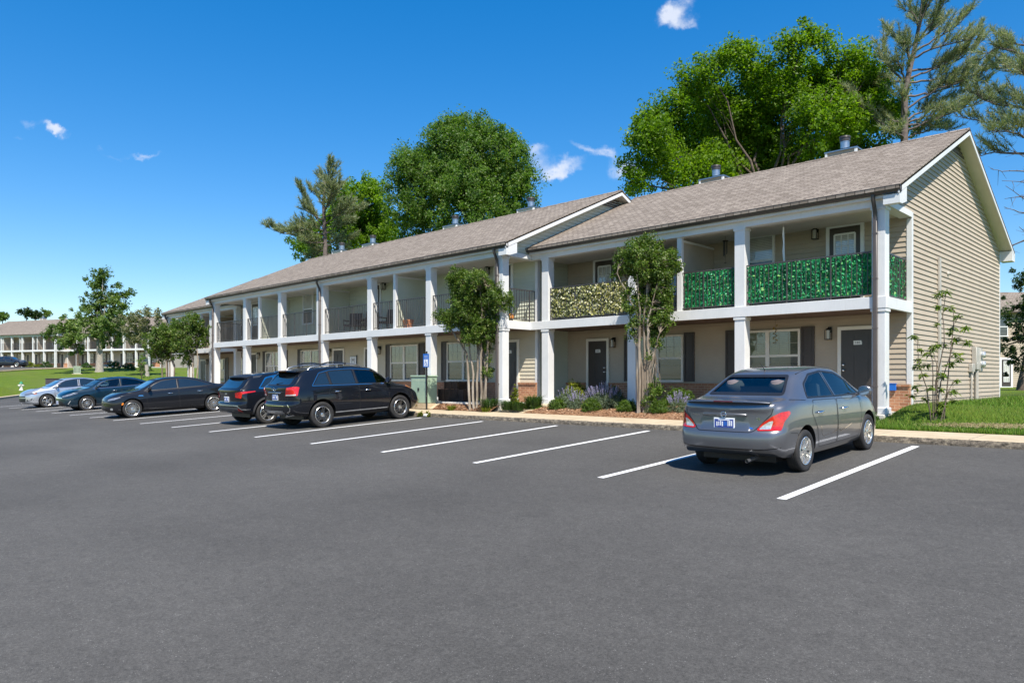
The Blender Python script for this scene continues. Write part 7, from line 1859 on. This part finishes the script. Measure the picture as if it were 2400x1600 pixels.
    screen(-5.12, -3.63, 'leaf_fake', 'vivid green leaf screen left of the second white column', n=1100, size=.07, strands=True); screen(-3.28, -.32, 'leaf_fake', 'widest vivid green leaf screen, left of the corner column', n=1100, size=.07, strands=True); screen(.32, 1.90, 'leaf_fake', 'vivid green leaf screen on the short end railing of the balcony', side=-.15, n=1100, size=.07, strands=True)
    # hanging things
    c, D = at_y(1836, .45, 4.68); t = thing('windsock', 'thin white windsock hanging from the upper porch ceiling', 'windsock', c); m = MB(); m.tube([(0, 0, 0), (.005, 0, -.12)], .004, 5); m.tube([(.005, 0, -.10), (.0, 0, -.3), (.012, 0, -.5), (.004, 0, -.72), (.02, 0, -.98)], [.018, .026, .020, .030, .026], 8); m.build('tube', M['plastic_white'], t)
    c, D = at_y(1700, 1.0, 4.68); t = thing('wind_chime', 'dark wind chime hanging on the upper porch', 'wind chime', c); m = MB(); m.lathe([(.001, -.12), (.075, -.12), (.075, -.145), (.001, -.145)], (0, 0, 0), 'z', 14); m.tube([(0, 0, 0), (0, 0, -.12)], .003, 4); m.build('top_disc', M['crate_wood'], t)
    m = MB()
    for k in range(5): a = 2 * pi * k / 5; m.tube([(.05 * cos(a), .05 * sin(a), -.145), (.05 * cos(a), .05 * sin(a), -.46 - .03 * k)], .011, 6)
    m.tube([(0, 0, -.145), (0, 0, -.72)], .003, 4); m.lathe([(.001, -.72), (.03, -.73), (.03, -.74), (.001, -.75)], (0, 0, 0), 'z', 8); m.build('tubes', M['black_metal'], t)
    c, D = at_y(1817, .9, 2.38); t = thing('wind_spinner', 'spiral of orange and yellow leaves hanging before the right window', 'ornament', c); m = MB(); m.tube([(0, 0, 0), (0, 0, -.72)], .003, 4); m.build('cord', M['black_metal'], t); L = []
    for k in range(26): a = k * .9; L.append([.045 * cos(a), .045 * sin(a), -.22 - .018 * k])
    quads('leaves', leaf_faces(np.array(L), np.full(26, .02), 3, .05, rs, .1), M['leaf_orange'], t)
    c, D = at_y(2093, 1.80, .60); t = thing('notice_box', 'small blue box fixed on the brick by the corner column', 'box', (c.x, 1.76, .50)); m = MB(); m.bbox(-.09, .09, -.06, 0, 0, .16, .01); m.build('box', M['blue'], t); m = MB(); m.bbox(-.10, .10, -.07, 0, .16, .18, .005); m.build('lid', M['blue'], t)
    # can at the kerb
    p = at_y(998, KY - .10, 0)[0]; z = lot_z(p.x, p.y); t = thing('drink_can', 'crushed white can lying at the kerb foot', 'can', (p.x, p.y, z)); m = MB(); m.lathe([(.001, -.085), (.045, -.085), (.05, -.07), (.05, .07), (.045, .085), (.001, .085)], (0, 0, .05), 'x', 16); m.build('can', M['plastic_white'], t); m = MB(); m.lathe([(.0, .0865), (.036, .0865)], (0, 0, .05), 'x', 14); m.build('lid', M['black_metal'], t)
    # hydrant
    p = at(49.5, 922, 62); z = ground_z(p.x, p.y); t = thing('fire_hydrant', 'white fire hydrant with a green cap on the left lawn', 'hydrant', (p.x, p.y, z)); m = MB()
    m.lathe([(.16, 0), (.16, .04), (.11, .05), (.11, .50), (.14, .51), (.14, .54)], (0, 0, 0), 'z', 18); m.build('barrel', M['hydrant_white'], t); m = MB(); m.lathe([(.14, .54), (.14, .57), (.12, .66), (.06, .71), (.03, .72), (.03, .78), (.001, .78)], (0, 0, 0), 'z', 18); m.build('bonnet', M['hydrant_green'], t)
    for a in (0, pi, -pi / 2): m = MB(); d = Vector((cos(a + YAW), sin(a + YAW), 0)); m.tube([d * .09 + Vector((0, 0, .42)), d * .20 + Vector((0, 0, .42))], [.055, .055], 12); m.tube([d * .20 + Vector((0, 0, .42)), d * .235 + Vector((0, 0, .42))], [.07, .07], 8); m.build('outlet', M['hydrant_white'], t)
    # dark board, green pedestal
    p = at(134, 905, 60); z = ground_z(p.x, p.y); t = thing('utility_box', 'dark grey box standing behind the silver car', 'utility box', (p.x, p.y, z), YAW); m = MB(); m.bbox(-.76, .76, -.35, .35, -.3, .70 - z + .02, .02); m.build('body', M['dark_box'], t); m = MB(); m.bbox(-.80, .80, -.39, .39, .70 - z + .02, .70 - z + .07, .015); m.build('lid', M['dark_box'], t)
    p = at(181, 864, 82); z = ground_z(p.x, p.y); t = thing('utility_pedestal', 'pale green utility box on the slope of the left lawn', 'utility box', (p.x, p.y, z), YAW + .5); m = MB(); m.bbox(-.34, .34, -.30, .30, 0, .82, .02); m.build('body', M['pedestal_green'], t); m = MB(); m.bbox(-.37, .37, -.33, .33, .82, .88, .02); m.build('lid', M['pedestal_green'], t); m = MB()
    for k in range(5): x = -.28 + .12 * k; m.box(x, x + .05, -.306, -.30, .12, .70)
    m.build('louvre', M['black_metal'], t); m = MB(); m.box(-.5, .5, -.45, .45, -.1, .03); m.build('pad', M['concrete'], t)
    # motorcycle by the far building
    p = at(251, 855, 95); z = ground_z(p.x, p.y); t = thing('motorcycle', 'dark motorcycle parked before a far window beside the pale tree trunk', 'motorcycle', (p.x, p.y, z), YAW + .9)
    for x in (-.70, .72):
        m = MB(); m.lathe([(.30, -.05), (.31, -.06), (.33, 0), (.31, .06), (.30, .05), (.24, .03), (.24, -.03), (.30, -.05)], (x, 0, .33), 'y', 24); w = m.build('wheel', M['rubber'], t); m = MB(); m.lathe([(.24, -.02), (.24, .02), (.05, .03), (.05, -.03), (.24, -.02)], (x, 0, .33), 'y', 16); m.build('rim', M['steel'], w)
    m = MB(); m.tube([(-.70, 0, .33), (-.2, 0, .40), (.35, 0, .45), (.62, 0, .85)], .05, 8); m.bbox(-.28, .28, -.17, .17, .22, .58, .06); m.build('frame', M['black_metal'], t); m = MB(); m.lathe([(.001, -.28), (.12, -.2), (.16, .0), (.12, .2), (.001, .28)], (.22, 0, .78), 'x', 14); m.build('fuel_tank', M['paint_navy'], t); m = MB(); m.bbox(-.70, .0, -.15, .15, .66, .78, .05); m.build('seat', M['black_trim'], t)
    for s in (-1, 1): m = MB(); m.tube([(.72, s * .09, .33), (.52, s * .09, .98)], .03, 8); m.build('fork', M['chrome'], t); m = MB(); m.tube([(.52, s * .05, .98), (.48, s * .30, 1.10), (.36, s * .40, 1.08)], .018, 6); m.build('handlebar', M['chrome'], t); m = MB(); m.tube([(.1, s * .18, .28), (-.8, s * .2, .30)], .045, 8); m.build('exhaust_pipe', M['chrome'], t)
    m = MB(); m.lathe([(.001, .08), (.09, .07), (.10, 0), (.06, -.08), (.001, -.1)], (.62, 0, .92), 'x', 14); m.build('headlight', M['clear_lens'], t)
things()
